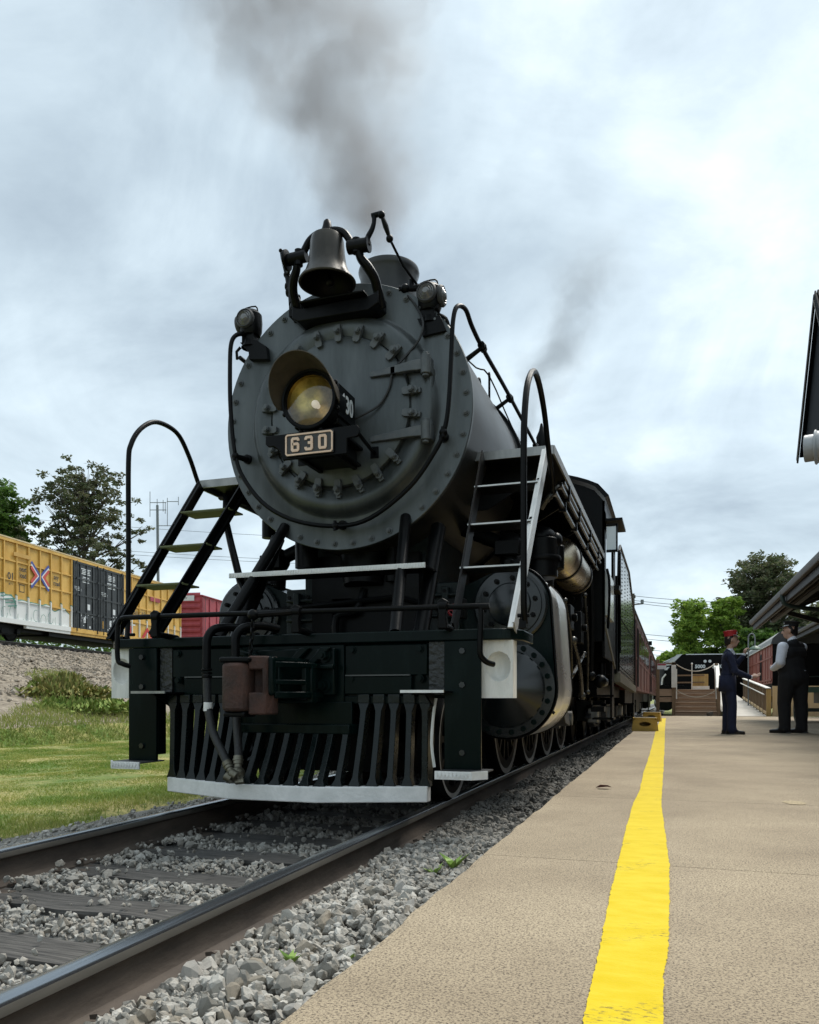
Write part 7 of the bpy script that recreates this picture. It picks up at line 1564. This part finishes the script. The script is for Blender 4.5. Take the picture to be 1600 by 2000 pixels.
# ------------------------------------------------------------------ smoke
def smoke(name, label, loc, axx, axy, w0, w1, H, dens, scale, seed, col, thr):
    mb = MB(); n = 20; k_ = 8
    for j in range(k_ + 1):
        z = H * j / k_; w = (w0 + w1 * z) * 1.02
        mb.v += [(axx * z + w * cos(2 * pi * i / n), axy * z + w * sin(2 * pi * i / n), z) for i in range(n)]
    for j in range(k_):
        for i in range(n): mb.f.append((j * n + i, j * n + (i + 1) % n, (j + 1) * n + (i + 1) % n, (j + 1) * n + i)); mb.m.append(0)
    mb.f += [tuple(range(n)), tuple(range(k_ * n, k_ * n + n))]; mb.m += [0, 0]
    m = bpy.data.materials.new(name); m.use_nodes = True; nt = m.node_tree; N = nt.nodes; L = nt.links; N.clear()
    out = N.new('ShaderNodeOutputMaterial'); v = N.new('ShaderNodeVolumePrincipled'); L.new(v.outputs[0], out.inputs['Volume'])
    v.inputs['Color'].default_value = (*col, 1); v.inputs['Anisotropy'].default_value = .2
    tc = N.new('ShaderNodeTexCoord'); sp = N.new('ShaderNodeSeparateXYZ')
    nz0 = N.new('ShaderNodeTexNoise'); nz0.inputs['Scale'].default_value = scale * .45; nz0.inputs['Detail'].default_value = 2
    mp0 = N.new('ShaderNodeMapping'); mp0.inputs['Location'].default_value = (seed, 2 * seed, 0); L.new(tc.outputs['Object'], mp0.inputs[0]); L.new(mp0.outputs[0], nz0.inputs['Vector'])
    vs = N.new('ShaderNodeVectorMath'); vs.operation = 'SUBTRACT'; vs.inputs[1].default_value = (.5, .5, .5); L.new(nz0.outputs['Color'], vs.inputs[0])
    sc = N.new('ShaderNodeVectorMath'); sc.operation = 'SCALE'; L.new(vs.outputs[0], sc.inputs[0])
    def mm(op, a, b=None):
        x = N.new('ShaderNodeMath'); x.operation = op; x.use_clamp = False
        for i, q in enumerate((a, b)):
            if q is None: continue
            if isinstance(q, (int, float)): x.inputs[i].default_value = q
            else: L.new(q, x.inputs[i])
        return x.outputs[0]
    sp0 = N.new('ShaderNodeSeparateXYZ'); L.new(tc.outputs['Object'], sp0.inputs[0])
    wz = mm('ADD', mm('MULTIPLY', sp0.outputs[2], w1), w0); L.new(mm('MULTIPLY', wz, 1.5), sc.inputs['Scale'])
    ad = N.new('ShaderNodeVectorMath'); ad.operation = 'ADD'; L.new(tc.outputs['Object'], ad.inputs[0]); L.new(sc.outputs[0], ad.inputs[1]); L.new(ad.outputs[0], sp.inputs[0])
    z = sp0.outputs[2]; dx = mm('SUBTRACT', sp.outputs[0], mm('MULTIPLY', z, axx)); dy = mm('SUBTRACT', sp.outputs[1], mm('MULTIPLY', z, axy))
    rr = mm('DIVIDE', mm('SQRT', mm('ADD', mm('MULTIPLY', dx, dx), mm('MULTIPLY', dy, dy))), wz)
    fall = mm('MAXIMUM', mm('SUBTRACT', 1.0, rr), 0.0)
    nz = N.new('ShaderNodeTexNoise'); nz.inputs['Scale'].default_value = scale; nz.inputs['Detail'].default_value = 5; nz.inputs['Roughness'].default_value = .58
    mp = N.new('ShaderNodeMapping'); mp.inputs['Location'].default_value = (seed * 3, seed, -seed); L.new(ad.outputs[0], mp.inputs[0]); L.new(mp.outputs[0], nz.inputs['Vector'])
    t = mm('MAXIMUM', mm('SUBTRACT', mm('ADD', nz.outputs['Fac'], mm('MULTIPLY', fall, .45)), thr), 0.0)
    hfade = mm('DIVIDE', dens, wz)
    top = mm('MINIMUM', mm('MAXIMUM', mm('MULTIPLY', mm('SUBTRACT', H, z), 1.2 / H * 2.5), 0.0), 1.0)
    L.new(mm('MULTIPLY', mm('MULTIPLY', mm('MULTIPLY', t, fall), hfade), top), v.inputs['Density'])
    o = link(name, mb.mesh(name, m, 0)); o.location = loc; tag(o, label, None, None, 'stuff'); return o
smoke('smoke', 'brownish grey smoke rising from the stack', (-.01, 1.8, 4.42), -.36, .05, .24, .56, 5.4, 5.2, 2.5, 3.1, (.50, .47, .455), .60)
smoke('smoke', 'thin blue grey smoke drifting up behind the boiler', (.35, 5.6, 3.8), .36, .1, .2, .30, 3.2, 3.4, 3.0, 5.7, (.50, .54, .58), .62)
